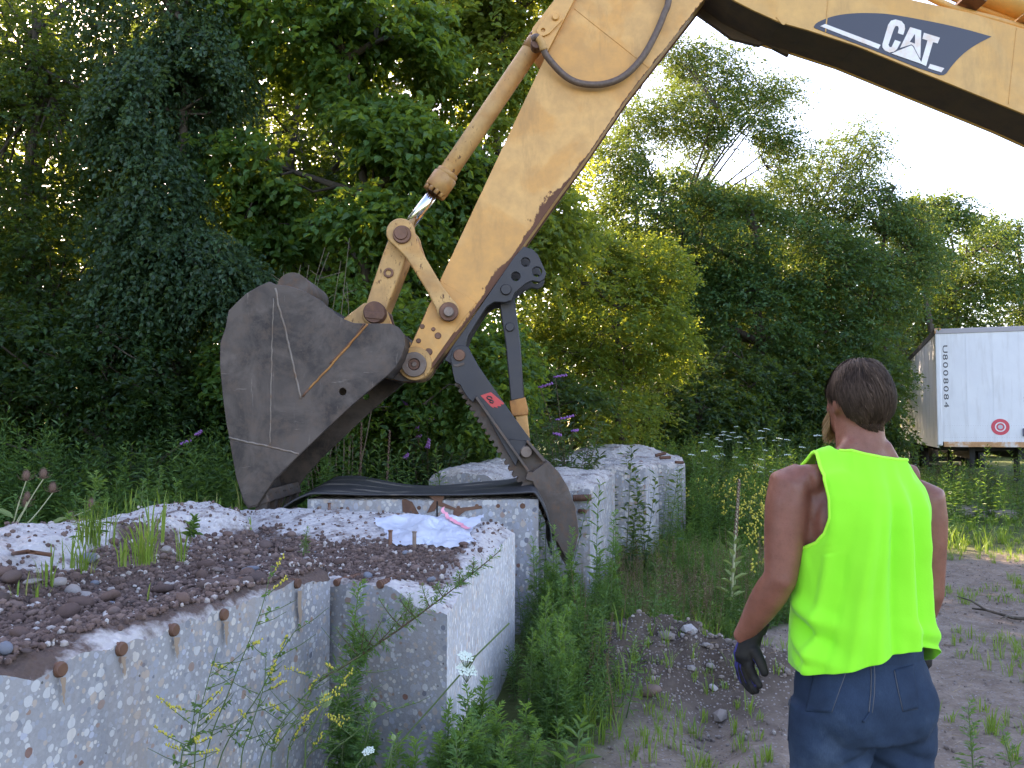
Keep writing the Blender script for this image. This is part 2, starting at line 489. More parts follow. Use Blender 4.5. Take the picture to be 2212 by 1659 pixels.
stone_mat('stone_pale', [(0, (0.27, 0.245, 0.23)), (0.3, (0.22, 0.185, 0.165)), (0.6, (0.38, 0.36, 0.35)), (0.8, (0.17, 0.13, 0.115))])

# machine paint, faded and dirty; «wear» on the mesh marks rubbed edges
def paint_mat(name, base, fade, rust, amount=0.5, patch=2.0, rough=0.5, dirtc=(0.16, 0.10, 0.06)):
    n = NT(name)
    p1 = n.noise(patch, 5, 0.55, dist=0.6); p2 = n.noise(7, 6, 0.65); p3 = n.noise(38, 5, 0.7, n.mapping((1, 1, 0.45), (0, 0.5, 0)))
    c = n.mix(n.ramp(p1, [(0.42, 0), (0.50, 0.7), (0.75, 1)]), base, fade)
    c = n.mix(n.ramp(p2, [(0.36, 0.45), (0.66, 0.0)]), c, dirtc)
    sm = n.noise(3.2, 6, 0.7, n.mapping((1.6, 1, 0.35), (0, 0.52, 0)))
    c = n.mix(n.ramp(sm, [(0.54, 0), (0.74, 0.5)]), c, tuple(x * 0.75 for x in dirtc))
    w = n.attr('wear')
    rm = n.math('ADD', n.math('MULTIPLY', p3, 0.55), n.math('ADD', n.math('MULTIPLY', p2, 0.35), n.math('MULTIPLY', w, 0.55)))
    lo = 0.72 - 0.2 * amount
    rf = n.ramp(rm, [(lo, 0), (lo + 0.06, 1)])
    c = n.mix(rf, c, n.mix(p2, rust, tuple(x * 0.55 for x in rust)))
    n.bump(n.math('ADD', n.math('MULTIPLY', rf, -0.5), n.math('MULTIPLY', p3, 0.25)), 0.35, 0.004)
    M[name] = n.done(c, n.ramp(rf, [(0, rough), (1, 0.85)]), 0, 0.4)
paint_mat('paint_tan', (0.66, 0.325, 0.088), (0.70, 0.40, 0.145), (0.17, 0.075, 0.045), 0.42, 1.6, 0.5, (0.38, 0.21, 0.08))
paint_mat('paint_boom', (0.62, 0.325, 0.085), (0.66, 0.38, 0.125), (0.22, 0.10, 0.05), 0.1, 1.2, 0.45, (0.40, 0.23, 0.08))
paint_mat('paint_worn', (0.54, 0.28, 0.09), (0.60, 0.36, 0.14), (0.13, 0.06, 0.04), 1.05, 3.0, 0.6, (0.22, 0.12, 0.06))
paint_mat('paint_greasy', (0.40, 0.19, 0.06), (0.5, 0.28, 0.09), (0.11, 0.05, 0.035), 0.85, 4.0, 0.45)
paint_mat('paint_black', (0.022, 0.023, 0.030), (0.032, 0.032, 0.040), (0.10, 0.065, 0.05), 0.35, 3.0, 0.5, (0.05, 0.042, 0.04))
paint_mat('underside', (0.075, 0.055, 0.048), (0.10, 0.072, 0.055), (0.05, 0.035, 0.03), 0.4, 2.0, 0.8)  # grime, plus the shade under the boom painted into the colour

def steel_mat(name, a, b, scratch=(0.30, 0.26, 0.22), amt=0.5, rust=(0.17, 0.09, 0.05)):
    n = NT(name)
    p1 = n.noise(2.6, 6, 0.65, dist=0.8); p2 = n.noise(11, 6, 0.7)
    sx = n.noise(26, 4, 0.65, n.mapping((1, 1, 0.10), (0, 0.6, 0)))
    sy = n.noise(30, 4, 0.65, n.mapping((0.12, 1, 1), (0, 0.35, 0)))
    c = n.mix(n.ramp(p1, [(0.38, 0), (0.62, 1)]), a, b)
    c = n.mix(n.ramp(p2, [(0.48, 0), (0.70, 0.75)]), c, rust)
    mud = n.noise(1.5, 7, 0.72, dist=0.4)
    c = n.mix(n.ramp(mud, [(0.52, 0), (0.64, 0.6)]), c, tuple(min(1, x * 1.45) for x in b))
    sc = n.math('MAXIMUM', n.ramp(sx, [(0.66, 0), (0.74, amt)]), n.ramp(sy, [(0.68, 0), (0.76, amt)]))
    c = n.mix(n.math('MULTIPLY', sc, n.ramp(p2, [(0.35, 0.1), (0.6, 1)])), c, scratch)
    c = n.mix(n.attr('wear'), c, scratch)
    n.bump(n.math('ADD', p2, n.math('MULTIPLY', sx, 0.5)), 0.35, 0.006)
    M[name] = n.done(c, n.ramp(p2, [(0.3, 0.5), (0.7, 0.75)]), 0.25, 0.4)
steel_mat('steel_bucket', (0.032, 0.026, 0.025), (0.098, 0.078, 0.068), (0.26, 0.22, 0.19), 0.9, (0.125, 0.09, 0.07))
steel_mat('steel_thumb', (0.075, 0.056, 0.047), (0.11, 0.09, 0.08), (0.30, 0.26, 0.23), 0.4)
steel_mat('steel_weld', (0.15, 0.125, 0.105), (0.24, 0.20, 0.17), (0.42, 0.38, 0.33), 0.5)
steel_mat('steel_pin', (0.16, 0.12, 0.10), (0.25, 0.20, 0.17), (0.40, 0.36, 0.33), 0.5)
steel_mat('rust', (0.105, 0.05, 0.035), (0.17, 0.085, 0.055), (0.22, 0.12, 0.08), 0.4)
steel_mat('rust_orange', (0.32, 0.13, 0.035), (0.42, 0.20, 0.06), (0.45, 0.26, 0.12), 0.3)
plain('rust_streak', (0.30, 0.22, 0.16), 0.85)
plain('chrome', (0.75, 0.76, 0.80), 0.12, 1.0)
plain('hole_dark', (0.012, 0.011, 0.011), 0.9)
n = NT('hose_rubber'); f = n.noise(30, 4); n.bump(f, 0.2, 0.004)
M['hose_rubber'] = n.done(n.ramp(f, [(0.3, (0.085, 0.055, 0.042)), (0.7, (0.15, 0.10, 0.075))]), 0.55)
n = NT('rubber_mat'); v = n.mapping((0.25, 5, 5)); f = n.noise(9, 6, 0.65, v); g = n.noise(2.2, 4, 0.6, n.mapping((0.6, 2.5, 2.5)))
n.bump(f, 0.6, 0.01)
c = n.ramp(f, [(0.3, (0.022, 0.022, 0.026)), (0.7, (0.055, 0.053, 0.056))])
c = n.mix(n.ramp(g, [(0.56, 0), (0.66, 0.9)]), c, (0.26, 0.22, 0.18))
M['rubber_mat'] = n.done(c, 0.6)
plain('decal_dark', (0.035, 0.038, 0.058), 0.45)
n = NT('decal_white'); f = n.noise(9, 5, 0.6); M['decal_white'] = n.done(n.ramp(f, [(0.45, (0.72, 0.70, 0.70)), (0.7, (0.66, 0.50, 0.40))]), 0.5)
plain('decal_red', (0.50, 0.045, 0.045), 0.5)
plain('decal_black', (0.02, 0.018, 0.02), 0.5)

# trailer
n = NT('trailer_white'); f = n.noise(1.3, 4, 0.6); g = n.noise(5, 5, 0.6, n.mapping((2, 2, 0.25)))
c = n.mix(n.ramp(f, [(0.3, 0), (0.7, 1)]), (0.64, 0.655, 0.69), (0.72, 0.735, 0.76))
c = n.mix(n.ramp(g, [(0.5, 0), (0.75, 0.4)]), c, (0.45, 0.43, 0.42))
M['trailer_white'] = n.done(c, 0.45)
n = NT('trailer_side'); g = n.noise(4, 5, 0.6, n.mapping((2, 2, 0.3))); M['trailer_side'] = n.done(n.ramp(g, [(0.3, (0.50, 0.52, 0.55)), (0.7, (0.64, 0.65, 0.67))]), 0.5)
n = NT('trailer_rust'); f = n.noise(3, 5, 0.7); M['trailer_rust'] = n.done(n.ramp(f, [(0.38, (0.62, 0.58, 0.54)), (0.5, (0.55, 0.30, 0.14)), (0.7, (0.30, 0.15, 0.08))]), 0.8)
plain('trailer_rail', (0.34, 0.32, 0.34), 0.5)
plain('chassis_black', (0.018, 0.018, 0.02), 0.8)
plain('tyre', (0.02, 0.02, 0.022), 0.85)
plain('print_black', (0.03, 0.03, 0.035), 0.6)
plain('print_red', (0.62, 0.06, 0.09), 0.5)
plain('print_grey', (0.45, 0.45, 0.50), 0.5)
plain('plate_blue', (0.10, 0.11, 0.17), 0.5)

# person
n = NT('skin'); f = n.noise(5, 5, 0.6); g = n.noise(60, 4, 0.6)
c = n.ramp(n.noise(9, 6, 0.65), [(0.3, (0.145, 0.050, 0.031)), (0.7, (0.25, 0.096, 0.064))])
c = n.mix(n.ramp(n.noise(170, 3, 0.7), [(0.58, 0.0), (0.72, 0.45)]), c, (0.09, 0.030, 0.018))
g = n.math('ADD', g, n.math('MULTIPLY', n.noise(260, 3, 0.6), 0.8))
n.bump(g, 0.22, 0.003)
M['skin'] = n.done(c, n.ramp(n.noise(40, 4, 0.6), [(0.3, 0.38), (0.7, 0.6)]), 0, 0.4)
n.b.inputs['Subsurface Weight'].default_value = 0.12
n.b.inputs['Subsurface Radius'].default_value = (0.02, 0.008, 0.005)
n.b.inputs['Subsurface Scale'].default_value = 0.5
n = NT('shirt_neon'); f = n.noise(240, 3, 0.6); g = n.noise(6, 4, 0.6)
n.bump(n.math('ADD', n.math('MULTIPLY', f, 0.25), g), 0.25, 0.006)
M['shirt_neon'] = n.done(n.mix(g, (0.20, 0.76, 0.022), (0.245, 0.80, 0.032)), 0.75, 0, 0.2)
n.b.inputs['Sheen Weight'].default_value = 0.15
plain('shirt_trim', (0.34, 0.86, 0.04), 0.7)
n = NT('denim'); f = n.noise(3.2, 5, 0.65); w = n.noise(420, 2, 0.6, n.mapping((1, 1, 0.25))); g = n.noise(9, 5, 0.6)
c = n.ramp(f, [(0.28, (0.012, 0.023, 0.044)), (0.5, (0.027, 0.049, 0.085)), (0.72, (0.085, 0.122, 0.172))])
c = n.mix(n.ramp(w, [(0.35, 0.35), (0.7, 0)]), c, (0.012, 0.02, 0.045))
n.bump(n.math('ADD', n.math('MULTIPLY', w, 0.3), g), 0.35, 0.006)
M['denim'] = n.done(c, 0.85, 0, 0.15)
plain('denim_stitch', (0.085, 0.09, 0.105), 0.8)
n = NT('hair'); f = n.objrand(); t = n.attr('tint')
M['hair'] = n.done(n.ramp(t, [(0, (0.022, 0.0135, 0.0095)), (0.5, (0.055, 0.035, 0.024)), (1, (0.15, 0.10, 0.07))]), 0.65, 0, 0.12)
plain('hair_scalp', (0.028, 0.018, 0.014), 0.75)
plain('beard', (0.34, 0.20, 0.09), 0.7)
n = NT('glove_black'); f = n.noise(24, 5, 0.6); M['glove_black'] = n.done(n.ramp(f, [(0.35, (0.008, 0.008, 0.009)), (0.7, (0.028, 0.025, 0.020))]), 0.7, 0, 0.2)
plain('glove_blue', (0.012, 0.013, 0.13), 0.75)
plain('boot', (0.16, 0.10, 0.06), 0.7)
plain('belt', (0.02, 0.017, 0.015), 0.6)
plain('eye_white', (0.7, 0.68, 0.65), 0.3)
plain('eye_dark', (0.03, 0.025, 0.02), 0.2)
# plastic sheet
n = NT('plastic_sheet'); n.done((0.74, 0.80, 0.92), 0.35, 0, 0.4)
tr = n.node('ShaderNodeBsdfTranslucent'); tr.inputs['Color'].default_value = (0.75, 0.80, 0.9, 1)
tp = n.node('ShaderNodeBsdfTransparent'); mx = n.node('ShaderNodeMixShader'); mx.inputs[0].default_value = 0.3
mx2 = n.node('ShaderNodeMixShader'); mx2.inputs[0].default_value = 0.10
n.l.new(n.b.outputs[0], mx.inputs[1]); n.l.new(tr.outputs[0], mx.inputs[2])
n.l.new(mx.outputs[0], mx2.inputs[1]); n.l.new(tp.outputs[0], mx2.inputs[2]); n.l.new(mx2.outputs[0], n.out.inputs['Surface'])
M['plastic_sheet'] = n.m
plain('plastic_pink', (0.80, 0.30, 0.38), 0.4)
# ------------------------------------------------------------------ ground
def sstep(a, b, x):
    t = np.clip((np.asarray(x, dtype=np.float64) - a) / (b - a), 0, 1)
    return t * t * (3 - 2 * t)
def path_left(y):
    return np.interp(y, [0, 3.0, 4.2, 5.2, 6.3, 7.5, 11.2], [-0.3, 0.0, 0.30, 0.62, 1.35, 2.7, 5.3])
def bare_mask(x, y):
    """1 on the bare track, 0 in the weeds"""
    x = np.asarray(x, dtype=np.float64); y = np.asarray(y, dtype=np.float64)
    wob = fbm(x * 0.9, y * 0.9, 3) * 1.1
    l = sstep(-0.25, 0.35, x - path_left(y) + wob * 0.6)
    far = 1 - sstep(10.2, 12.0, y + wob + (x - 6) * 0.12)
    r = 1 - sstep(0.0, 1.6, x - (path_left(y) + 3.4 + 0.2 * y) + wob)
    strip = sstep(15.2, 15.8, y + wob * .6) * (1 - sstep(16.6, 17.2, y + wob * .6)) * sstep(6.0, 8.0, x)
    return np.maximum(l * far * r, strip * 0.8)
def gz(x, y):
    x = np.asarray(x, dtype=np.float64); y = np.asarray(y, dtype=np.float64)
    z = fbm(x * 0.35, y * 0.35, 3) * 0.10 + fbm(x * 2.1, y * 2.1, 4) * 0.05
    # spoil heap of earth and broken concrete between blocks and track
    m = np.exp(-(((x - 0.85) / 0.62) ** 2 + ((y - 5.75) / 0.50) ** 2)) * 0.30
    m = m + np.exp(-(((x - 1.75) / 0.6) ** 2 + ((y - 5.45) / 0.33) ** 2)) * 0.15
    m = m * (1 + 1.2 * fbm(x * 5, y * 5, 4)) 
    # wheel rut
    rut = -0.10 * np.exp(-(((x - 1.05 - (y - 4.6) * 0.2) / 0.16) ** 2)) * np.exp(-((y - 4.7) / 0.55) ** 2)
    # low bank running to the wood
    bank = 0.25 * sstep(7.5, 11.0, y - np.clip(x, 0, 12) * 0.9) + 0.5 * sstep(25, 60, y)
    return z * (1 - 0.4 * (y > 60)) + m + rut + bank
def gzf(x, y): return float(gz(x, y))
xs = np.concatenate([np.linspace(-220, -14, 30), np.linspace(-13.5, -3.2, 50), np.linspace(-3, 6, 330), np.linspace(6.1, 16, 110), np.linspace(17, 220, 32)])
ys = np.concatenate([np.linspace(-60, -2, 16), np.linspace(-1.5, 2.8, 20), np.linspace(3, 8.5, 240), np.linspace(8.6, 20, 130), np.linspace(21, 60, 40), np.linspace(66, 420, 30)])
GX, GY = np.meshgrid(xs, ys)
GZ = gz(GX, GY)
bm_ = bare_mask(GX, GY)
near = (np.abs(GX) < 8) & (GY > 2) & (GY < 14)
GZ = GZ + np.where(near, bm_ * (fbm(GX * 9, GY * 9, 4) * 0.035), 0)
damp = np.clip(np.exp(-(((GX - 1.15) / 0.80) ** 2 + ((GY - 5.5) / 0.62) ** 2)) * 1.8 + fbm(GX * 2, GY * 2, 3) * .6 - .1, 0, 1)
damp = damp * ((np.abs(GX - 1.1) < 2.2) & (GY > 3.6) & (GY < 7))
nx, ny = len(xs), len(ys)
idx = np.arange(nx * ny).reshape(ny, nx)
F = np.stack([idx[:-1, :-1], idx[:-1, 1:], idx[1:, 1:], idx[1:, :-1]], -1).reshape(-1, 4)
g = np_mesh('ground', np.stack([GX, GY, GZ], -1).reshape(-1, 3), F, M['soil'], smooth=True, vattr={'green': ((1 - bm_) * (1 - 0.9 * damp)).ravel(), 'damp': damp.ravel()})
tag(g, kind='structure')

# ------------------------------------------------------------------ sawn and broken concrete blocks
def make_block(name, label, corners, hfun, base, nu, nv, m_cut, m_top, chip=0.03, cat='concrete block', group=None, bulge=None, side_mats=None, dirtf=None):
    """corners FL, FR, BR, BL (x, y). Top is a height field hfun(u, v, x, y) (u along the front, v front to back);
    four sawn sides run from its rim to the ground. Top and sides are separate parts."""
    FL, FR, BR, BL = [np.array(c, dtype=np.float64) for c in corners]
    U, W = np.meshgrid(np.linspace(0, 1, nu + 1), np.linspace(0, 1, nv + 1))
    X = (FL[0] * (1 - U) + FR[0] * U) * (1 - W) + (BL[0] * (1 - U) + BR[0] * U) * W
    Yc = (FL[1] * (1 - U) + FR[1] * U) * (1 - W) + (BL[1] * (1 - U) + BR[1] * U) * W
    Z = hfun(U, W, X, Yc)
    e = np.minimum(np.minimum(U * np.linalg.norm(FR - FL), (1 - U) * np.linalg.norm(FR - FL)), np.minimum(W, 1 - W) * np.linalg.norm(BL - FL))
    Z = Z - chip * np.exp(-e / 0.03) * (0.35 + 1.6 * np.clip(vnoise(X * 7, Yc * 7) - 0.35, 0, 1) * 2)
    root = empty(name, (float(X.mean()), float(Yc.mean()), base), label, cat, group)
    idx = np.arange((nu + 1) * (nv + 1)).reshape(nv + 1, nu + 1)
    F = np.stack([idx[:-1, :-1], idx[:-1, 1:], idx[1:, 1:], idx[1:, :-1]], -1).reshape(-1, 4)
    top = np_mesh('broken_top', np.stack([X, Yc, Z], -1).reshape(-1, 3), F, m_top, root, smooth=True, vattr={'dirt': (dirtf(X, Yc, U, W) if dirtf else np.zeros_like(X)).ravel()})
    # sides
    def side(xa, ya, za, mm, nm):
        n = len(xa); rows = 9; V = []
        ctr = np.array([X.mean(), Yc.mean()])
        for r in range(rows):
            t = r / (rows - 1)
            z = za * (1 - t) + base * t
            dx, dy = xa - ctr[0], ya - ctr[1]
            L = np.sqrt(dx * dx + dy * dy) + 1e-9
            off = (fbm(xa * 3 + ya * 2, z * 3, 3) * 0.012) if r > 0 else np.zeros(n)
            off = off + (bulge * math.sin(t * math.pi) if bulge else 0)
            V.append(np.stack([xa + dx / L * off, ya + dy / L * off, z], -1))
        V = np.concatenate(V); ii = np.arange(n * rows).reshape(rows, n)
        Fs = np.stack([ii[:-1, :-1], ii[1:, :-1], ii[1:, 1:], ii[:-1, 1:]], -1).reshape(-1, 4)
        return np_mesh(nm, V, Fs, mm, root, smooth=False)
    sm = side_mats or {}
    fr = side(X[0], Yc[0], Z[0], sm.get('front', m_cut), 'sawn_face')
    side(X[:, -1], Yc[:, -1], Z[:, -1], sm.get('right', m_cut), 'sawn_face')
    side(X[-1][::-1], Yc[-1][::-1], Z[-1][::-1], m_cut, 'sawn_face')
    side(X[:, 0][::-1], Yc[:, 0][::-1], Z[:, 0][::-1], m_cut, 'sawn_face')
    return root
def rough(x, y, s=1.0):
    return s * (fbm(x * 1.6, y * 1.6, 3) * 0.10 + fbm(x * 7, y * 7, 4) * 0.07 + np.abs(fbm(x * 16, y * 16, 3)) * 0.05)

# A: long slab in front on the left, B: corner block beside it
A_C = [(-1.61, 1.4), (-0.85, 4.06), (-2.2, 6.3), (-3.11, 1.83)]
B_C = [(-0.925, 4.17), (-0.287, 3.85), (0.02, 5.9), (-2.1, 6.42)]
def front_dist(x, y):      # distance behind the sawn front of A
    return (-(x + 0.85) * 0.961 + (y - 4.06) * 0.275)
def hA(u, w, x, y):
    d = front_dist(x, y)
    z = 0.945 + 0.02 * np.clip(d, 0, 1.2) + rough(x, y, 0.8)
    # pale ridge of concrete along the back
    z = z + 0.12 * sstep(0.95, 1.25, d + fbm(x * 2, y * 2, 3) * 0.7) * sstep(3.2, 4.6, y + fbm(x, y, 2)) 
    z = z - 0.05 * sstep(0.1, 0.4, d) * (1 - sstep(0.7, 1.0, d))
    return z
def hB(u, w, x, y):
    z = 0.885 + 0.065 * np.clip(w * 1.3, 0, 1) + rough(x, y, 0.7)
    z = z - 0.085 * sstep(0.55, 1.0, u) * (1 - sstep(0.0, 0.35, w))
    z = z - 0.03 * np.exp(-((w - 0.25) / 0.2) ** 2) * (1 - u)
    z = z + 0.06 * sstep(0.7, 0.95, w) * (1 - sstep(0.5, 0.9, u))
    # rounded right rim
    z = z - 0.05 * sstep(0.93, 1.0, u) * sstep(0.3, 0.6, w)
    return z
def dirtA(x, y, u, w):
    d = front_dist(x, y); n = fbm(x * 2.3, y * 2.3, 3)
    return sstep(-0.03, 0.10, d + n * 0.30) * (1 - sstep(0.98, 1.25, d + n * 0.8))
def dirtB(x, y, u, w):
    n = fbm(x * 2.5 + 7, y * 2.5, 3)
    return sstep(0.03, 0.15, w + n * .2) * (1 - sstep(0.42, 0.62, w + n * .5)) * (1 - sstep(0.62, 0.9, u + n * .4))
slabA = make_block('concrete_slab', 'long grey concrete slab with a rubble covered top and rusty dowels along its sawn front', A_C, hA, -0.15, 150, 120, M['concrete_cut'], M['concrete_broken'], 0.034, 'concrete slab', dirtf=dirtA)
blockB = make_block('concrete_block', 'corner concrete block with a shaded front and bright ribbed side under the plastic sheet', B_C, hB, -0.15, 90, 130, M['concrete_cut_shaded'], M['concrete_broken'], 0.03, side_mats={'right': M['concrete_rough_lit']}, dirtf=dirtB)

def hflat(z0, s=1.0, tilt=0.0):
    return lambda u, w, x, y: z0 + tilt * w + rough(x, y, s)
# block carrying the rubber mat
MAT_Z = 1.05
blk_mat = make_block('concrete_block', 'square cut concrete block under the black rubber mat, with rust streaks and a joint', [(-1.60, 6.76), (0.207, 6.76), (0.207, 7.72), (-1.60, 7.72)],
                     hflat(MAT_Z, 0.15), -0.1, 50, 28, M['concrete_far'], M['concrete_broken_far'], 0.008)
j = MB().box((-0.585, 6.762, 0.50), (0.012, 0.02, 1.06)).build('joint', M['hole_dark'], blk_mat)
blk_D = make_block('concrete_block', 'pale concrete block behind the thumb with a rusty pocket near its front corner', [(-0.8, 8.3), (0.72, 8.0), (1.13, 9.5), (-0.4, 9.9)],
                   lambda u, w, x, y: 1.10 + rough(x, y, 0.9) + 0.05 * w - 0.03 * sstep(0.9, 1, u) + 0.09 * np.exp(-((u - 0.2) / 0.22) ** 2), -0.1, 60, 60, M['concrete_far'], M['concrete_broken_far'], 0.05)
blk_E = make_block('concrete_block', 'narrow upright pale concrete block standing second from the rear of the row', [(0.55, 10.15), (1.55, 10.0), (1.85, 10.9), (0.8, 11.1)],
                   lambda u, w, x, y: 1.17 + rough(x, y, 0.7), -0.1, 40, 40, M['concrete_far'], M['concrete_broken_far'], 0.04)
blk_F = make_block('concrete_block', 'rearmost wide concrete block with a humped broken top beside the weeds', [(0.4, 11.6), (2.31, 11.5), (2.6, 13.2), (0.7, 13.5)],
                   lambda u, w, x, y: 1.13 + rough(x, y, 0.8) + 0.08 * w + 0.13 * sstep(0.45, 0.75, w) * np.exp(-((u - 0.5) / 0.35) ** 4), -0.1, 60, 60, M['concrete_far'], M['concrete_broken_far'], 0.05)

# rusty reinforcing dowels: parts of the blocks, sawn flush with the front
def topA(x, y): 
    return 0.93
def dowel(root, p, d, L, r=0.021, name='dowel', m='rust'):
    d = Vector(d).normalized(); p = Vector(p)
    mb = MB().cyl(p + d * 0.0, p + d * L, r, 12, bev=0.003)
    for k in range(max(int(L / 0.022), 1)):          # ribs of the bar
        q = p + d * (0.012 + k * 0.022)
        mb.tube([q - d * 0.003, q + d * 0.003], r * 1.09, 12)
    return mb.build(name, M[m], root)
dirA = Vector((-0.961, 0.275, 0))
def on_frontA(px, py):
    """point on the plane of slab A's sawn front seen at (px, py)"""
    o = Vector((0, 0, CAM_H)); q = at(px, py, 5.0) - o
    nrm = Vector((0.961, -0.275, 0)); c = Vector((-0.85, 4.06, 0))
    t = (c - o).dot(nrm) / q.dot(nrm)
    return o + q * t
for i, (px, py, L) in enumerate([(127, 1444, 0.42), (259, 1400, 0.25), (373, 1359, 0.18), (481, 1326, 0.20), (640, 1259, 0.30)]):
    p = on_frontA(px, py)
    dowel(slabA, p + Vector((0.961, -0.275, 0)) * 0.016 + Vector((0, 0, -0.002)), dirA + Vector((0, 0, -0.02)), L)
def on_frontB(px, py):
    a = Vector((-0.925, 4.17, 0)); b = Vector((-0.287, 3.85, 0)); nrm = Vector(((b - a).y, -(b - a).x, 0)).normalized()
    o = Vector((0, 0, CAM_H)); q = at(px, py, 5.0) - o
    return o + q * ((a - o).dot(nrm) / q.dot(nrm)), nrm
p, nb = on_frontB(822, 1262); dowel(blockB, p + nb * 0.012, -nb, 0.2, 0.019)
p, nb = on_frontB(728, 1258); dowel(blockB, p + nb * 0.012, -nb, 0.2, 0.017)
for px in (880, 905, 990, 1030, 1076, 1129):
    p = at(px, 1093 if px > 1000 else 1097, 6.757)
    MB().cyl(p, p + Vector((0, 0.05, 0)), 0.022 if px > 1100 else 0.016, 12).build('dowel', M['rust'], blk_mat)
# rust run-offs on the mat block: thin flakes of scale lying on the face
def flake(root, pts, y, m='rust_orange'):
    lp = [(at(a, b, y).x, at(a, b, y).z) for a, b in pts]
    return plate('rust_patch', [lp], y, 0.006, M[m], root, 0.001)
flake(blk_mat, [(868, 1080), (876, 1078), (890, 1084), (897, 1096), (905, 1110), (890, 1112), (870, 1106)], 6.752, 'rust')
flake(blk_mat, [(925, 1070), (960, 1072), (955, 1085), (985, 1098), (1040, 1092), (1042, 1098), (1005, 1104), (990, 1116), (978, 1112), (980, 1102), (945, 1092), (938, 1104), (922, 1108), (930, 1092), (938, 1082)], 6.752, 'rust')
flake(blk_mat, [(640, 1105), (652, 1102), (664, 1104), (655, 1110)], 6.752, 'rust')
# rusty pocket and bars on D, E, F
dowel(blk_D, at(1238, 1076, 7.98), (1, -0.15, 0.05), 0.17, 0.03)
dowel(blk_D, at(1250, 1104, 7.98), (0.4, -0.3, 0), 0.08, 0.02)
dowel(blk_F, at(1416, 984, 12.0), (1, 0.3, 0.22), 0.16, 0.022)
dowel(blk_F, at(1425, 989, 11.9), (1, 0.2, 0.05), 0.16, 0.022)
dowel(blk_F, at(1458, 998, 11.55), (1, 0.0, -0.05), 0.12, 0.018)
dowel(blk_F, at(1383, 1000, 11.5), (0.2, -1, 0), 0.05, 0.03)
for px in (1282, 1316, 1349): 
    p = at(px, 1000, 11.52); dowel(blk_F, p, (0, -1, 0), 0.03, 0.02)

# rust weeping from the dowel ends: a thin skin of scale down the sawn front
for i, (px, py, L) in enumerate([(127, 1462, 60), (259, 1418, 42), (373, 1376, 46), (481, 1342, 52), (640, 1276, 90)]):
    V = []; n = 8
    for k in range(n + 1):
        t = k / n; w = 5.5 * (1 - t) ** .7 * random.uniform(.6, 1.2) + .6; c = px + random.uniform(-1.5, 1.5) + 2 * t
        for sx in (-w, w): V.append(on_frontA(c + sx, py + L * t) + Vector((0.961, -0.275, 0)) * 0.0155)
    MB().add(V, [(2 * k, 2 * k + 2, 2 * k + 3, 2 * k + 1) for k in range(n)]).build('rust_streak', M['rust_streak'], slabA)
# ------------------------------------------------------------------ excavator (stick, boom end, linkage, bucket, thumb)
def XZ(pts, Y):
    return [(lambda p: (p.x, p.z))(at(a, b, Y)) for a, b in pts]
EXC = empty('excavator', (0.6, 7.23, 3.4), 'faded tan excavator boom and stick holding a block in its dark bucket and black thumb', 'excavator')
YN, YF, YC = 7.06, 7.40, 7.23            # near and far side of the stick, its middle

def grid_plate(name, left, right, nl, nw, y, thick, m, parent, wearf):
    """plate between two edge lines (px, py); finely divided so that wear follows its edges"""
    def resample(pts, n):
        P = np.array(XZ(pts, y)); d = np.r_[0, np.cumsum(np.linalg.norm(np.diff(P, axis=0), axis=1))]
        t = np.linspace(0, d[-1], n); return np.stack([np.interp(t, d, P[:, 0]), np.interp(t, d, P[:, 1])], -1)
    L, R = resample(left, nl + 1), resample(right, nl + 1)
    s = np.linspace(0, 1, nw + 1)
    P = L[:, None, :] * (1 - s)[None, :, None] + R[:, None, :] * s[None, :, None]
    V = np.stack([P[..., 0], np.full(P.shape[:2], y), P[..., 1]], -1).reshape(-1, 3)
    T, S = np.meshgrid(np.linspace(0, 1, nl + 1), s, indexing='ij')
    W = np.linalg.norm(R - L, axis=1)[:, None]
    wear = wearf(T, S, S * W, (1 - S) * W).ravel()
    idx = np.arange(V.shape[0]).reshape(nl + 1, nw + 1)
    F = np.stack([idx[:-1, :-1], idx[1:, :-1], idx[1:, 1:], idx[:-1, 1:]], -1).reshape(-1, 4)
    ring = np.concatenate([idx[:, 0], idx[-1, 1:], idx[:-1, -1][::-1], idx[0, 1:-1][::-1]])
    Vb = V[ring] + np.array([0, thick, 0]); nb = len(V) + np.arange(len(ring))
    F2 = np.stack([ring, np.roll(ring, -1), np.roll(nb, -1), nb], -1)[:, ::-1]
    o = np_mesh(name, np.concatenate([V, Vb]), np.concatenate([F, F2]), m, parent, vattr={'wear': np.concatenate([wear, wear[ring] if False else wear.reshape(-1)[ring]])})
    return o

ST_L = [(1290, -115), (1236, 0), (951, 605), (887, 746), (868, 772)]
ST_R = [(1606, -115), (1519, 0), (1365, 195), (1273, 331), (1217, 407), (1046, 647), (925, 806)]
def stick_wear(T, S, dl, dr):
    n = fbm(T * 40, S * 6, 3)
    w = 0.62 * np.exp(-dr / 0.012) * (0.5 + T) + 0.3 * np.exp(-dl / 0.012) * (0.4 + T)
    w = w + 0.85 * sstep(0.50, 0.62, T + n * 0.12) * np.exp(-(dr / (0.03 + 0.22 * np.clip(fbm(T * 22 + 3, S * 3, 2) + .12, 0, 1))) ** 2) * (1 - sstep(0.82, 0.9, T))
    w = w + 0.8 * sstep(0.86, 0.98, T + n * 0.1)
    return np.clip(w, 0, 1.3)
near_side = grid_plate('stick_side', ST_L, ST_R, 130, 40, YN, 0.025, M['paint_tan'], EXC, stick_wear)
far_side = grid_plate('stick_side', [(a, b) for a, b in ST_L], ST_R, 20, 2, YN, 0.025, M['paint_worn'], EXC, stick_wear)
far_side.matrix_parent_inverse = far_side.matrix_parent_inverse @ Matrix.Translation((0, 0.315, 0))
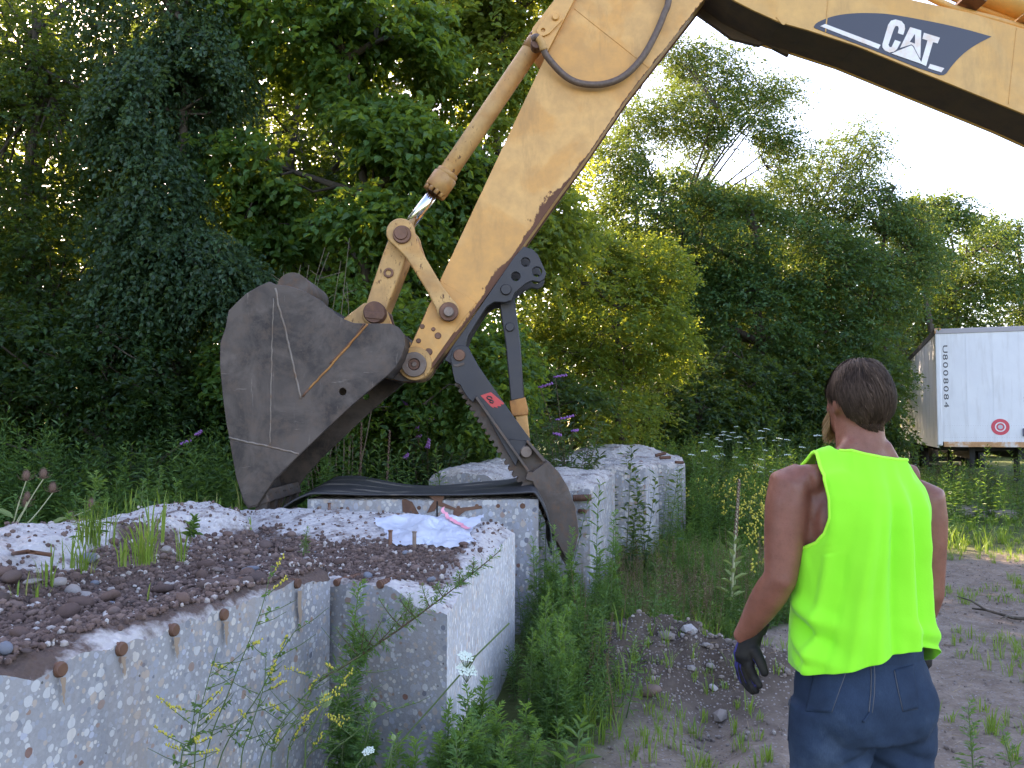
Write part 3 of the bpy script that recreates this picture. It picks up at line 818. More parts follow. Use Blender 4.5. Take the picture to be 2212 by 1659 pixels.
def edge_strip(name, pts, Yref, y0, y1, m, inset=0.0, th=0.02):
    P = XZ(pts, Yref); mb = MB()
    for i in range(len(P) - 1):
        a = Vector((P[i][0], 0, P[i][1])); b = Vector((P[i + 1][0], 0, P[i + 1][1]))
        d = (b - a).normalized(); nrm = Vector((-d.z, 0, d.x)) * inset; t = Vector((-d.z, 0, d.x)) * (th if inset >= 0 else -th)
        a += nrm; b += nrm
        V = [a + Vector((0, y0, 0)), b + Vector((0, y0, 0)), b + Vector((0, y1, 0)), a + Vector((0, y1, 0))]
        V += [v + t for v in V]
        mb.add(V, [(0, 1, 2, 3), (7, 6, 5, 4), (0, 4, 5, 1), (1, 5, 6, 2), (2, 6, 7, 3), (3, 7, 4, 0)])
    return mb.build(name, m, EXC)
edge_strip('stick_underside', ST_R, YN, YN + 0.026, YF - 0.026, M['paint_worn'], inset=-0.012)
edge_strip('stick_top', ST_L, YN, YN + 0.026, YF - 0.026, M['paint_tan'], inset=0.012)
def bead(pts, Y, r=0.005, m='paint_tan', name='weld_bead', parent=None, wob=0.0):
    P = []
    for i in range(len(pts) - 1):
        a, b = at(*pts[i], Y), at(*pts[i + 1], Y)
        n = max(int((b - a).length / 0.03), 2)
        for k in range(n): P.append(a.lerp(b, k / n) + Vector((random.uniform(-wob, wob), 0, random.uniform(-wob, wob))))
    P.append(at(*pts[-1], Y))
    return MB().tube(P, r, 6).build(name, M[m], parent or EXC)
bead([(1240, 18), (1402, 147)], YN - 0.001, 0.0035)
bead([(951, 606), (1030, 655)], YN - 0.001, 0.006)
# doubler plate on the stick end, slightly proud
plate('end_plate', [XZ([(952, 607), (1028, 654), (1000, 690), (935, 782), (905, 806), (872, 770), (889, 744)], YN - 0.006)], YN - 0.006, 0.006, M['paint_tan'], EXC, 0.002)

def disc(name, px, py, Y0, th, rpx, m, parent=None, holes=None, yref=None):
    c = at(px, py, yref or Y0); r = rpx * (yref or Y0) / FPX
    return MB().cyl((c.x, Y0, c.z), (c.x, Y0 + th, c.z), r, 32, bev=min(0.006, th * 0.3)).build(name, m, parent or EXC)
def ring(name, px, py, Y0, th, r0, r1, m):
    c = at(px, py, Y0); k = Y0 / FPX
    return plate(name, [circle2(c.x, c.z, r1 * k, 36), circle2(c.x, c.z, r0 * k, 28)], Y0, th, m, EXC, 0.005)
# foot of the stick
disc('boss', 896, 785, YN - 0.02, 0.38, 37, M['paint_worn'])
ring('collar', 894, 787, YN - 0.06, 0.04, 13, 27, M['steel_pin'])
disc('pin', 894, 787, YN - 0.052, 0.44, 13, M['rust'])
disc('pin_centre', 894, 787, YN - 0.058, 0.02, 6, M['steel_pin'])
for px, py, r in ((912, 705, 6), (936, 711, 5), (946, 725, 8), (904, 736, 6), (926, 760, 9)):
    disc('bolt', px, py, YN - 0.014, 0.015, r * 0.9, M['rust'])

# boom
BO_T = [(1440, -185), (1520, -165), (1600, -130), (1972, 0), (2094, 27), (2212, 62), (2420, 140), (2800, 300)]
BO_B = [(1425, -120), (1500, -62), (1584, 0), (1627, 22), (1687, 49), (1745, 65), (1850, 99), (2212, 246), (2420, 340), (2800, 525)]
BY0, BY1 = 7.0, 7.475
bp = XZ(BO_T + BO_B[::-1], BY0)
plate('boom_side', [bp], BY0, 0.022, M['paint_boom'], EXC, 0.003)
plate('boom_side', [bp], BY1 - 0.022, 0.022, M['paint_boom'], EXC, 0.003)
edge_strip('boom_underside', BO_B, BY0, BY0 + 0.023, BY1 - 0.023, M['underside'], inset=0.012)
edge_strip('boom_top', BO_T, BY0, BY0 + 0.023, BY1 - 0.023, M['paint_boom'], inset=-0.035)
plate('boom_nose', [XZ([(1425, -120), (1400, -150), (1405, -190), (1440, -185), (1520, -165), (1500, -62)], BY0)], BY0 + 0.024, 0.425, M['paint_boom'], EXC, 0.003)
plate('lifting_tab', [XZ([(1676, 36), (1700, 46), (1694, 54), (1689, 52)], BY0 - 0.006)], BY0 - 0.006, 0.006, M['paint_boom'], EXC, 0.001)
bead([(1795, -60), (1783, 70)], BY0 - 0.001, 0.006, 'paint_boom')
bead([(2196, 60), (2178, 225)], BY0 - 0.001, 0.003, 'paint_boom')
# lower rear lip of the boom underside near its nose
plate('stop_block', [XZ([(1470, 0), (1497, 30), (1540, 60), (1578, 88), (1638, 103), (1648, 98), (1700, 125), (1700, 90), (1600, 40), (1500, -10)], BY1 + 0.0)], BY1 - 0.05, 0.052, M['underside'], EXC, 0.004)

# emblem on the boom
def z4(pts): return [(1660.4 + a * 0.2494, b * 0.2494) for a, b in pts]
dk = smooth_loop([(x, y, 0) for x, y in z4([(392, 228), (430, 190), (560, 140), (720, 116), (900, 113), (1100, 130), (1500, 205), (1740, 262)])], 4, False)
dk = [(v.x, v.y) for v in dk] + z4([(1932, 316)]) + [(v.x, v.y) for v in smooth_loop([(x, y, 0) for x, y in z4([(1932, 316), (1800, 385), (1690, 463), (1600, 555), (1540, 635)])], 4, False)][1:] + z4([(1515, 650), (1480, 650), (1300, 590), (900, 430), (500, 283), (400, 243)])
DY = BY0 - 0.004
decal = plate('emblem_panel', [XZ(dk, DY)], DY, 0.003, M['decal_dark'], EXC, 0.0006)
def emb(name, pts, holes=(), m='decal_white', lift=0.004):
    Y = DY - lift + 0.001
    return plate(name, [XZ(z4(pts), Y)] + [XZ(z4(h), Y) for h in holes], Y, 0.0025, M[m], decal, 0.0004)
emb('stripe', [(447, 226), (490, 207), (970, 388), (950, 424)])
emb('stripe', [(1398, 553), (1522, 590), (1496, 626), (1380, 590)])
Cc = [(1118, 287), (1128, 245), (1120, 226), (1100, 225), (1085, 250), (1038, 388), (1048, 408), (1064, 408), (1095, 345), (1145, 362), (1112, 425), (1085, 447), (1050, 455), (1008, 438), (987, 412), (986, 380), (1035, 215), (1060, 178), (1100, 168), (1150, 182), (1178, 215), (1182, 250), (1166, 302)]
emb('letter', Cc)
emb('letter', [(1226, 234), (1322, 263), (1314, 505), (1302, 490), (1256, 398), (1238, 384), (1138, 415)], [[(1268, 292), (1222, 362), (1268, 378)]])
emb('letter', [(1345, 283), (1484, 326), (1464, 376), (1424, 364), (1364, 572), (1318, 553), (1376, 349), (1332, 335)])
emb('letter_triangle', [(1064, 463), (1236, 392), (1250, 402), (1318, 530), (1332, 556)], lift=0.007)

# hydraulic lines along the boom top
MB().tube([at(x, y, 7.12) for x, y in ((1940, -40), (2020, 0), (2060, 18), (2085, 26), (2140, 40), (2230, 66), (2500, 170))], 0.03, 10).build('hydraulic_line', M['paint_boom'], EXC)
MB().tube([at(x, y, 7.28) for x, y in ((1960, -60), (2040, -14), (2090, 8), (2150, 30), (2240, 58), (2500, 160))], 0.03, 10).build('hydraulic_line', M['paint_boom'], EXC)
MB().box(at(2088, 14, 7.15), (0.05, 0.4, 0.16), Matrix.Rotation(math.radians(-62), 3, 'Y')).build('line_clamp', M['rust'], EXC, 0.006)
MB().box(at(2203, 50, 7.15), (0.03, 0.3, 0.09), Matrix.Rotation(math.radians(-62), 3, 'Y')).build('line_clamp', M['paint_worn'], EXC, 0.006)
a, b = at(1930, -95, YC), at(2420, 95, YC)
MB().cyl(a, b, 0.115, 28).build('stick_cylinder', M['paint_boom'], EXC)
MB().tube([a.lerp(b, 0.36), a.lerp(b, 0.39)], 0.128, 28).build('cylinder_band', M['paint_worn'], EXC)

# bucket cylinder
axA, axB = at(1174, 68, YC), at(946, 405, YC)
dAB = (axB - axA)
cylb = MB().cyl(axA, axA + dAB * 0.965, 0.080, 32, bev=0.008).build('cylinder_barrel', M['paint_worn'], EXC)
MB().tube([axA + dAB * 0.0, axA + dAB * 0.13], 0.0845, 32).build('barrel_band', M['paint_greasy'], cylb)
MB().tube([axA + dAB * 0.05, axA + dAB * 0.06], 0.090, 32).build('weld_bead', M['rust'], cylb)
gl = MB().cyl(axA + dAB * 0.925, axA + dAB * 1.02, 0.108, 28, bev=0.01).cyl(axA + dAB * 0.90, axA + dAB * 0.93, 0.095, 28, bev=0.006).build('cylinder_gland', M['paint_greasy'], EXC)
dd = dAB.normalized(); s1 = dd.cross(Vector((0, 1, 0))).normalized(); s2 = dd.cross(s1)
for k in range(10):
    t = 2 * math.pi * k / 10
    q = axA + dAB * 1.02 + (s1 * math.cos(t) + s2 * math.sin(t)) * 0.084
    MB().cyl(q - dd * 0.03, q + dd * 0.035, 0.021, 6).build('gland_bolt', M['paint_greasy'], gl)
rodE = at(868, 507, YC)
MB().cyl(axA + dAB * 1.0, axB.lerp(rodE, 0.9), 0.052, 28).build('piston_rod', M['chrome'], EXC)
MB().cyl(rodE - Vector((0, 0.10, 0)), rodE + Vector((0, 0.10, 0)), 0.105, 28, bev=0.01).build('rod_eye', M['paint_worn'], EXC)

# cylinder mount on the stick
for y0 in (6.995, 7.415):
    plate('mount_lug', [XZ([(1197, 0), (1240, -75), (1275, -75), (1240, 0), (1183, 112), (1166, 98), (1149, 76), (1150, 60)], 6.995)], y0, 0.045, M['paint_tan'], EXC, 0.005)
plate('mount_plate', [XZ([(1191, 22), (1166, 52), (1158, 65), (1163, 75), (1174, 78), (1187, 72), (1215, 42), (1208, 25)], 6.975), circle2(*XZ([(1173, 65)], 6.975)[0], 0.018, 14)], 6.975, 0.019, M['paint_tan'], EXC, 0.004)
disc('bolt', 1200, 35, 6.955, 0.02, 8, M['paint_tan'])
disc('fitting', 1159, 92, 6.93, 0.10, 13, M['rust'])
hp = smooth_loop([at(x, y, Y) for x, y, Y in ((1150, 84, 6.94), (1160, 80, 6.92), (1170, 92, 6.925), (1181, 121, 6.95), (1218, 162, 6.985), (1254, 180, 6.99), (1302, 182, 6.99), (1347, 165, 6.99), (1387, 125, 6.99), (1416, 74, 6.99), (1435, 29, 6.99), (1444, 0, 6.99), (1450, -90, 7.0))], 8, False)
MB().tube(hp, 0.028, 12).build('hydraulic_hose', M['hose_rubber'], EXC)
MB().tube([hp[i] for i in range(10, 22)], 0.033, 12).build('hose_ferrule', M['paint_worn'], EXC)

# bucket linkage
def bar2(c0, r0, c1, r1, w0, w1, n=14):
    """outline of a link: round ends r0, r1 about c0, c1 with waist half widths w0, w1"""
    c0, c1 = Vector(c0), Vector(c1); d = (c1 - c0).normalized(); s = Vector((-d.y, d.x)); out = []
    for k in range(n + 1):
        t = math.radians(60) + math.radians(240) * k / n
        out.append(c0 + d * math.cos(t) * r0 + s * math.sin(t) * r0)
    q0, q1 = c0.lerp(c1, 0.28), c0.lerp(c1, 0.72)
    out += [q0 - s * w0, q1 - s * w1]
    for k in range(n + 1):
        t = math.radians(240) + math.radians(240) * k / n
        out.append(c1 + d * math.cos(t) * r1 + s * math.sin(t) * r1)
    out += [q1 + s * w1, q0 + s * w0]
    return [(v.x, v.y) for v in out]
K = YN / FPX
P1, P2, P3 = [Vector(XZ([p], YN)[0]) for p in ((868, 507), (806, 678), (969, 673))]
plate('bucket_link', [bar2(P1, 28 * K, P2, 26 * K, 26 * K, 24 * K)], 7.075, 0.31, M['paint_worn'], EXC, 0.012)
plate('guide_link', [bar2(P1, 31 * K, P3, 24 * K, 18 * K, 17 * K)], 6.965, 0.075, M['paint_worn'], EXC, 0.012)
plate('guide_link', [bar2(P1, 31 * K, P3, 24 * K, 18 * K, 17 * K)], 7.42, 0.075, M['paint_worn'], EXC, 0.012)
disc('pin', 868, 506, 6.94, 0.58, 20, M['rust'])
disc('pin', 866, 503, 6.93, 0.02, 15, M['rust'])
ring('collar', 839, 589, 7.06, 0.014, 6, 11, M['rust'])
disc('collar', 969, 673, 6.935, 0.03, 21, M['rust'])
disc('pin', 969, 673, 6.905, 0.6, 11, M['steel_pin'])
disc('collar', 808, 674, 6.99, 0.48, 24, M['rust'])
plate('pin_keeper', [XZ([(786, 672), (832, 676), (826, 690), (788, 686)], 6.98)], 6.98, 0.012, M['rust'], EXC, 0.003)

# bucket
BN, BF = 6.68, 7.78
def zb(pts): return [(460.8 + a * 0.3269, 576 + b * 0.3269) for a, b in pts]
out_px = zb([(1150, 720), (1205, 665), (1245, 595), (1266, 520), (1262, 450), (1225, 400), (1170, 375), (1000, 376), (930, 372), (860, 345), (800, 305), (750, 262), (715, 225), (680, 205), (600, 160), (500, 128), (415, 118), (370, 98), (300, 128), (215, 178), (160, 230), (100, 290), (80, 400), (45, 500), (42, 650), (60, 850), (85, 1040), (108, 1150), (150, 1400), (200, 1560), (230, 1600), (290, 1585)])
front_px = zb([(400, 1420), (560, 1252), (720, 1100), (900, 930), (1030, 820)])
outl = XZ(out_px + front_px, BN)
hole_c = XZ([(740, 846)], BN)[0]
BUCKET = EXC
plate('bucket_side', [outl, circle2(*hole_c, 0.029, 18)], BN, 0.032, M['steel_bucket'], BUCKET, 0.005)
plate('bucket_side', [outl, circle2(*hole_c, 0.029, 18)], BF - 0.032, 0.032, M['steel_bucket'], BUCKET, 0.005)
cc = Vector(XZ([(680, 840)], BN)[0])
mb = MB(); sh = [Vector(p) for p in XZ(out_px, BN)]
ins = [p + (cc - p).normalized() * 0.012 for p in sh]; inn = [p + (cc - p).normalized() * 0.04 for p in sh]
y0, y1 = BN + 0.033, BF - 0.033
V = [];
for a, b in zip(ins, inn): V += [(a.x, y0, a.y), (a.x, y1, a.y), (b.x, y1, b.y), (b.x, y0, b.y)]
F = []
for i in range(len(ins) - 1):
    for k in range(4): F.append((i * 4 + k, i * 4 + (k + 1) % 4, i * 4 + 4 + (k + 1) % 4, i * 4 + 4 + k))
F += [(0, 3, 2, 1), tuple(len(V) - 4 + k for k in range(4))]
mb.add(V, F).build('bucket_shell', M['steel_bucket'], BUCKET)
tp = Vector(XZ([(552, 1085)], BN)[0]); up_d = (Vector(XZ([(600, 1040)], BN)[0]) - tp).normalized()
lip_dir = Vector((-0.25, -0.97))
# cutting edge and teeth
MB().box((tp.x + 0.035, (BN + BF) / 2, tp.y + 0.03), (0.10, BF - BN - 0.07, 0.10), Matrix.Rotation(math.radians(-20), 3, 'Y')).build('cutting_edge', M['steel_thumb'], BUCKET, 0.01)
for k in range(5):
    y = BN + 0.09 + k * (BF - BN - 0.18) / 4
    V = [(tp.x - 0.045, y - 0.05, tp.y + 0.05), (tp.x + 0.085, y - 0.05, tp.y + 0.06), (tp.x + 0.085, y + 0.05, tp.y + 0.06), (tp.x - 0.045, y + 0.05, tp.y + 0.05),
         (tp.x + 0.03, y - 0.03, tp.y - 0.20), (tp.x + 0.06, y - 0.03, tp.y - 0.19), (tp.x + 0.06, y + 0.03, tp.y - 0.19), (tp.x + 0.03, y + 0.03, tp.y - 0.20)]
    MB().add(V, [(3, 2, 1, 0), (4, 5, 6, 7), (0, 1, 5, 4), (1, 2, 6, 5), (2, 3, 7, 6), (3, 0, 4, 7)]).build('bucket_tooth', M['steel_thumb'], BUCKET, 0.006)
wf = BN - 0.001
for pts, m, r in ((zb([(412, 140), (430, 250), (480, 430), (530, 660), (578, 872)]), 'steel_weld', 0.009), (zb([(590, 860), (630, 810)]), 'rust', 0.009), (zb([(630, 812), (780, 650), (930, 480), (1020, 378)]), 'rust_orange', 0.009),
                  (zb([(398, 210), (390, 420), (382, 800), (374, 1178)]), 'steel_weld', 0.0055), (zb([(104, 1128), (230, 1160), (374, 1188), (480, 1215), (566, 1238)]), 'steel_weld', 0.008), (zb([(1000, 376), (930, 470), (770, 640)]), 'rust', 0.006)):
    bead(pts, wf, r, m, parent=BUCKET, wob=0.003)
# wear plates on the side: lower corner and cheek, a few millimetres proud
plate('wear_plate', [XZ(zb([(108, 1155), (374, 1200), (560, 1246), (402, 1408), (292, 1570), (235, 1590), (200, 1545), (150, 1390)]), BN - 0.008)], BN - 0.008, 0.008, M['steel_bucket'], BUCKET, 0.003)
# rolled top of the bucket (round tube seen behind the near side)
q = Vector(XZ([(657, 638)], YC)[0])
MB().cyl((q.x, BN + 0.16, q.y), (q.x, BF - 0.16, q.y), 0.125, 28).build('torque_tube', M['steel_thumb'], BUCKET)
for y0 in (7.10, 7.31):
    plate('bucket_ear', [XZ([(740, 690), (785, 655), (812, 652), (836, 672), (846, 700), (880, 735), (925, 765), (935, 800), (918, 818), (875, 825), (835, 818), (780, 790), (720, 780)], 7.10)], y0, 0.06, M['paint_worn'] if y0 < 7.2 else M['rust'], BUCKET, 0.008)
plate('ear_lower_plate', [XZ([(838, 808), (850, 792), (880, 800), (915, 806), (920, 812), (905, 824), (868, 824), (845, 818)], 7.075)], 7.075, 0.02, M['steel_bucket'], BUCKET, 0.004)

# thumb bracket welded under the stick
br = [(1110, 556), (1131, 532), (1150, 538), (1162, 550), (1172, 572), (1180, 590), (1176, 603), (1166, 609), (1150, 606), (1136, 612), (1112, 632), (1106, 648), (1092, 653), (1068, 652), (1052, 662), (1030, 695), (1012, 725), (1006, 745), (1015, 770), (1005, 790), (985, 790), (960, 778), (975, 752), (1046, 650)]
def hcirc(px, py, r, Y=7.03): c = XZ([(px, py)], Y)[0]; return circle2(*c, r * Y / FPX, 18)
for y0 in (7.03, 7.385):
    plate('thumb_bracket', [XZ(br, 7.03), hcirc(1135, 566, 10), hcirc(1160, 587, 11), hcirc(1114, 597, 10)], y0, 0.045, M['paint_black'], EXC, 0.005)
disc('pin', 1093, 625, 7.01, 0.44, 12, M['paint_black'])
# telescopic strut
def zt(pts): return [(881 + a * 0.3269, 677.7 + b * 0.3269) for a, b in pts]
def strut_piece(name, pts, y0, y1, m, parent=EXC):
    return plate(name, [XZ(pts, 7.14)], y0, y1 - y0, M[m], parent, 0.01)
strut_piece('strut_upper', [(1076, 640), (1110, 634), (1124, 740), (1133, 860), (1103, 866), (1092, 740)], 7.14, 7.32, 'paint_black')
strut_piece('strut_collar', [(1100, 866), (1135, 858), (1141, 884), (1141, 896), (1106, 900), (1102, 888)], 7.13, 7.33, 'rust_orange')
strut_piece('strut_rod', [(1112, 898), (1139, 895), (1145, 945), (1125, 948)], 7.155, 7.305, 'paint_worn')
disc('pin', 1101, 706, 7.12, 0.24, 10, M['paint_black'])
# thumb
t_cover = zt([(300, 235), (322, 214), (360, 208), (400, 220), (428, 275), (470, 350), (560, 480), (700, 680), (815, 835), (785, 860), (742, 930), (712, 1010), (640, 890), (452, 548), (430, 585), (400, 560), (372, 520), (345, 470), (312, 452), (296, 390), (282, 290)])
plate('thumb_cover', [XZ(t_cover, 7.0)], 7.0, 0.03, M['paint_black'], EXC, 0.005)
serr = []
def saw(p0, p1, n, amp):
    (x0, y0), (x1, y1) = p0, p1; L = math.hypot(x1 - x0, y1 - y0); nx_, ny_ = -(y1 - y0) / L, (x1 - x0) / L
    o = []
    for k in range(n):
        for f, h in ((0.0, 0.0), (0.15, 1.0), (0.55, 1.0), (0.75, 0.0)):
            t = (k + f) / n; o.append((x0 + (x1 - x0) * t + nx_ * amp * h, y0 + (y1 - y0) * t + ny_ * amp * h))
    return o
left_edge = [(300, 380), (310, 440)] + saw((322, 450), (470, 690), 6, 22) + saw((470, 690), (700, 1045), 9, 22) + saw((700, 1045), (880, 1260), 6, 24) + saw((880, 1260), (985, 1500), 5, 22) + [(1000, 1590), (1040, 1660)]
rightE = [(1095, 1600), (1125, 1450), (1108, 1280), (1060, 1150), (930, 985), (800, 840), (560, 500), (440, 330)]
core = XZ(zt(left_edge + rightE), 7.07)
plate('thumb_jaw_plate', [core], 7.06, 0.035, M['steel_thumb'], EXC, 0.004)
plate('thumb_jaw_plate', [core], 7.365, 0.035, M['steel_thumb'], EXC, 0.004)
mid = XZ(zt([(330, 400), (470, 640), (720, 1020), (900, 1240), (1010, 1480), (1060, 1560), (1100, 1450), (1080, 1290), (1040, 1160), (900, 1000), (780, 850), (540, 510), (420, 330)]), 7.07)
plate('thumb_body', [mid], 7.096, 0.268, M['paint_black'], EXC, 0.004)
tipc = zt([(792, 1040), (826, 1045), (905, 985), (932, 976), (1000, 1050), (1060, 1148), (1108, 1280), (1131, 1450), (1105, 1565), (1060, 1640), (1035, 1600)] + list(reversed(saw((860, 1200), (990, 1520), 6, 20))) + [(826, 1110), (775, 1095)])
plate('thumb_tip', [XZ(tipc, 6.985)], 6.985, 0.074, M['steel_thumb'], EXC, 0.006)
plate('thumb_tip', [XZ(tipc, 6.985)], 7.402, 0.05, M['steel_thumb'], EXC, 0.006)
def flange(p0, p1, y0, y1, w, m):
    a, b = Vector(XZ([p0], 6.99)[0]), Vector(XZ([p1], 6.99)[0]); d = (b - a).normalized(); s = Vector((-d.y, d.x)) * w
    q = [a - s, b - s, b + s, a + s]
    V = [(p.x, y0, p.y) for p in q] + [(p.x, y1, p.y) for p in q]
    return MB().add(V, [(0, 1, 2, 3), (7, 6, 5, 4), (0, 4, 5, 1), (1, 5, 6, 2), (2, 6, 7, 3), (3, 7, 4, 0)]).build('thumb_flange', M[m], EXC, 0.004)
flange(*zt([(452, 552), (798, 1042)]), 6.955, 7.06, 0.010, 'steel_thumb')
flange(*zt([(786, 838), (900, 975)]), 6.955, 7.06, 0.010, 'steel_thumb')
disc('pin', 992, 767, 6.985, 0.45, 13, M['rust'])
disc('pin', 1137, 976, 6.985, 0.2, 13, M['steel_pin'])
plate('pin_strap', [XZ(zt([(300, 330), (318, 335), (370, 322), (375, 335), (330, 352), (300, 345)]), 6.994)], 6.992, 0.008, M['steel_thumb'], EXC, 0.002)
bead(zt([(670, 827), (778, 838)]), 6.999, 0.003, 'paint_black')
# red sticker with a black S
SY = 6.996
st_ = plate('sticker', [XZ(zt([(480, 540), (548, 518), (635, 590), (632, 600), (612, 598), (618, 612), (590, 610), (596, 624), (565, 614), (570, 626), (548, 612)]), SY)], SY, 0.003, M['decal_red'], EXC, 0.0005)
S_pts = [(556, 560), (548, 548), (530, 545), (522, 555), (532, 566), (556, 572), (566, 580), (560, 590), (545, 586), (540, 576)]
MB().tube([at(*p, SY - 0.002) for p in zt(S_pts)], 0.006, 6).build('sticker_letter', M['decal_black'], st_)
# ------------------------------------------------------------------ box trailer
TP = Vector((9.90, 20.0, 0)); td = Vector((5.02, 13.0, 0)).normalized(); tw = Vector((td.y, -td.x, 0))
TL, TW, TZ0, TZ1 = 13.7, 2.5, 1.17, 3.92
TRA = empty('box_trailer', TP, 'white box trailer with a red ring and vertical black number parked by the wood', 'trailer')
RT = Matrix((tw, td, Vector((0, 0, 1)))).transposed()
def TT(a, b, z): return TP + tw * a + td * b + Vector((0, 0, z))
def tbox(name, a0, a1, b0, b1, z0, z1, m, parent=TRA, bevel=0.0):
    return MB().box(TT((a0 + a1) / 2, (b0 + b1) / 2, (z0 + z1) / 2), (a1 - a0, b1 - b0, z1 - z0), RT).build(name, M[m], parent, bevel)
tbox('side_wall', 0, 0.03, 0.04, TL, TZ0 + 0.18, TZ1 - 0.09, 'trailer_side')
tbox('side_wall', TW - 0.03, TW, 0.04, TL, TZ0 + 0.18, TZ1 - 0.09, 'trailer_side')
fw = tbox('front_wall', 0.06, TW - 0.06, 0.0, 0.05, TZ0 + 0.12, TZ1 - 0.10, 'trailer_white')
tbox('rear_wall', 0.03, TW - 0.03, TL - 0.05, TL, TZ0 + 0.1, TZ1 - 0.05, 'trailer_side')
tbox('roof', 0.01, TW - 0.01, 0.01, TL, TZ1 - 0.03, TZ1, 'trailer_rail')
tbox('floor', 0.03, TW - 0.03, 0.06, TL, TZ0 + 0.02, TZ0 + 0.16, 'chassis_black')
tbox('top_rail', 0.0, TW, -0.02, 0.04, TZ1 - 0.12, TZ1 - 0.02, 'trailer_rail', bevel=0.01)
tbox('top_rail', -0.015, 0.03, 0.05, TL, TZ1 - 0.13, TZ1 + 0.01, 'chassis_black')
tbox('bottom_rail', 0.12, TW - 0.10, -0.02, 0.06, TZ0, TZ0 + 0.12, 'trailer_rust', bevel=0.008)
tbox('bottom_rail', -0.012, 0.03, 0.08, TL, TZ0 - 0.02, TZ0 + 0.18, 'trailer_side')
tbox('corner_post', -0.01, 0.10, -0.012, 0.07, TZ0 + 0.03, TZ1 - 0.12, 'trailer_white', bevel=0.02)
tbox('corner_post', TW - 0.10, TW + 0.01, -0.012, 0.07, TZ0 + 0.03, TZ1 - 0.12, 'trailer_white', bevel=0.02)
tbox('corner_cap', -0.02, 0.12, -0.02, 0.10, TZ1 - 0.11, TZ1 + 0.015, 'trailer_rust', bevel=0.01)
tbox('lower_panel', 0.10, TW - 0.10, -0.006, 0.0, TZ0 + 0.12, TZ0 + 0.50, 'trailer_white', fw)
for a in (0.62, 1.16, 1.7):
    tbox('panel_seam', a, a + 0.03, -0.004, 0.0, TZ0 + 0.52, TZ1 - 0.13, 'trailer_white', fw)
for k in range(13):
    b = 0.9 + k * 1.0
    tbox('side_post', -0.006, 0.0, b, b + 0.05, TZ0 + 0.18, TZ1 - 0.14, 'trailer_side')
mb = MB()
for z in (TZ0 + 0.49, TZ0 + 0.14, TZ0 + 0.22):
    for k in range(46):
        p = TT(0.16 + k * 0.048, -0.008, z); mb.box(p, (0.008, 0.006, 0.008), RT)
rv = mb.build('rivets', M['trailer_rail'], fw); rv['kind'] = 'stuff'
def tdisc(name, a, z, r, y, th, m, parent):
    c = TT(a, y, z); return MB().cyl(c, c + td * th, r, 36).build(name, M[m], parent)
def tring(name, a, z, r1, r0, y, m, parent):
    n = 40; V = []; F = []
    for k in range(n):
        t = 2 * math.pi * k / n
        V += [TT(a + r1 * math.cos(t), y, z + r1 * math.sin(t)), TT(a + r0 * math.cos(t), y, z + r0 * math.sin(t)), TT(a + r0 * math.cos(t), y + .003, z + r0 * math.sin(t)), TT(a + r1 * math.cos(t), y + .003, z + r1 * math.sin(t))]
    for k in range(n):
        a_, b_ = k * 4, (k + 1) % n * 4
        for q in range(4): F.append((a_ + q, b_ + q, b_ + (q + 1) % 4, a_ + (q + 1) % 4))
    return MB().add(V, F).build(name, M[m], parent)
rg = tring('ring_emblem', 1.28, TZ0 + 0.46, 0.185, 0.035, -0.012, 'print_red', fw)
tring('ring_groove', 1.28, TZ0 + 0.46, 0.11, 0.085, -0.016, 'trailer_white', rg)
tdisc('emblem_centre', 1.28, TZ0 + 0.46, 0.05, -0.016, 0.008, 'print_grey', rg)
# diamond placard holder and plates near the right edge
def tpoly(name, pts, y, th, m, parent):
    V = [TT(a, y, z) for a, z in pts] + [TT(a, y + th, z) for a, z in pts]; n = len(pts)
    return MB().add(V, [tuple(range(n)), tuple(range(2 * n - 1, n - 1, -1))] + [(k, n + k, n + (k + 1) % n, (k + 1) % n) for k in range(n)]).build(name, M[m], parent)
pl = tpoly('placard_frame', [(1.80, TZ0 + 0.74), (2.02, TZ0 + 0.52), (2.24, TZ0 + 0.74), (2.02, TZ0 + 0.96)], -0.02, 0.02, 'trailer_rail', fw)
tpoly('placard_face', [(1.83, TZ0 + 0.74), (2.02, TZ0 + 0.55), (2.21, TZ0 + 0.74), (2.02, TZ0 + 0.93)], -0.026, 0.006, 'trailer_white', pl)
for z in (0.68, 0.80): tbox('placard_slot', 1.86, 2.18, -0.03, -0.026, TZ0 + z, TZ0 + z + 0.008, 'trailer_rail', pl)
gb = tbox('connector_box', 1.72, 2.25, -0.05, -0.006, TZ0 + 0.25, TZ0 + 0.43, 'plate_blue', fw, 0.01)
for k in range(3): tdisc('connector', 1.84 + k * 0.16, TZ0 + 0.33, 0.05, -0.06, 0.02, 'print_grey', gb)
tbox('brace', 1.86, 1.88, -0.03, -0.006, TZ0 + 0.02, TZ0 + 0.25, 'trailer_rail', fw)
tbox('data_plate', 1.96, 2.2, -0.006, -0.001, TZ0 + 1.05, TZ0 + 1.17, 'trailer_white', fw)
# small faded stencil lines
for z, w in ((1.10, 0.13), (1.03, 0.15)):
    for k in range(4): tbox('stencil_mark', 1.76 + k * w / 4, 1.76 + (k + 0.75) * w / 4, -0.0035, -0.001, TZ0 + z, TZ0 + z + 0.035, 'print_grey', fw)
for k in range(3): tbox('stencil_mark', 2.08, 2.20, -0.0035, -0.001, TZ0 + 1.25 + k * 0.13, TZ0 + 1.34 + k * 0.13, 'print_grey', fw)
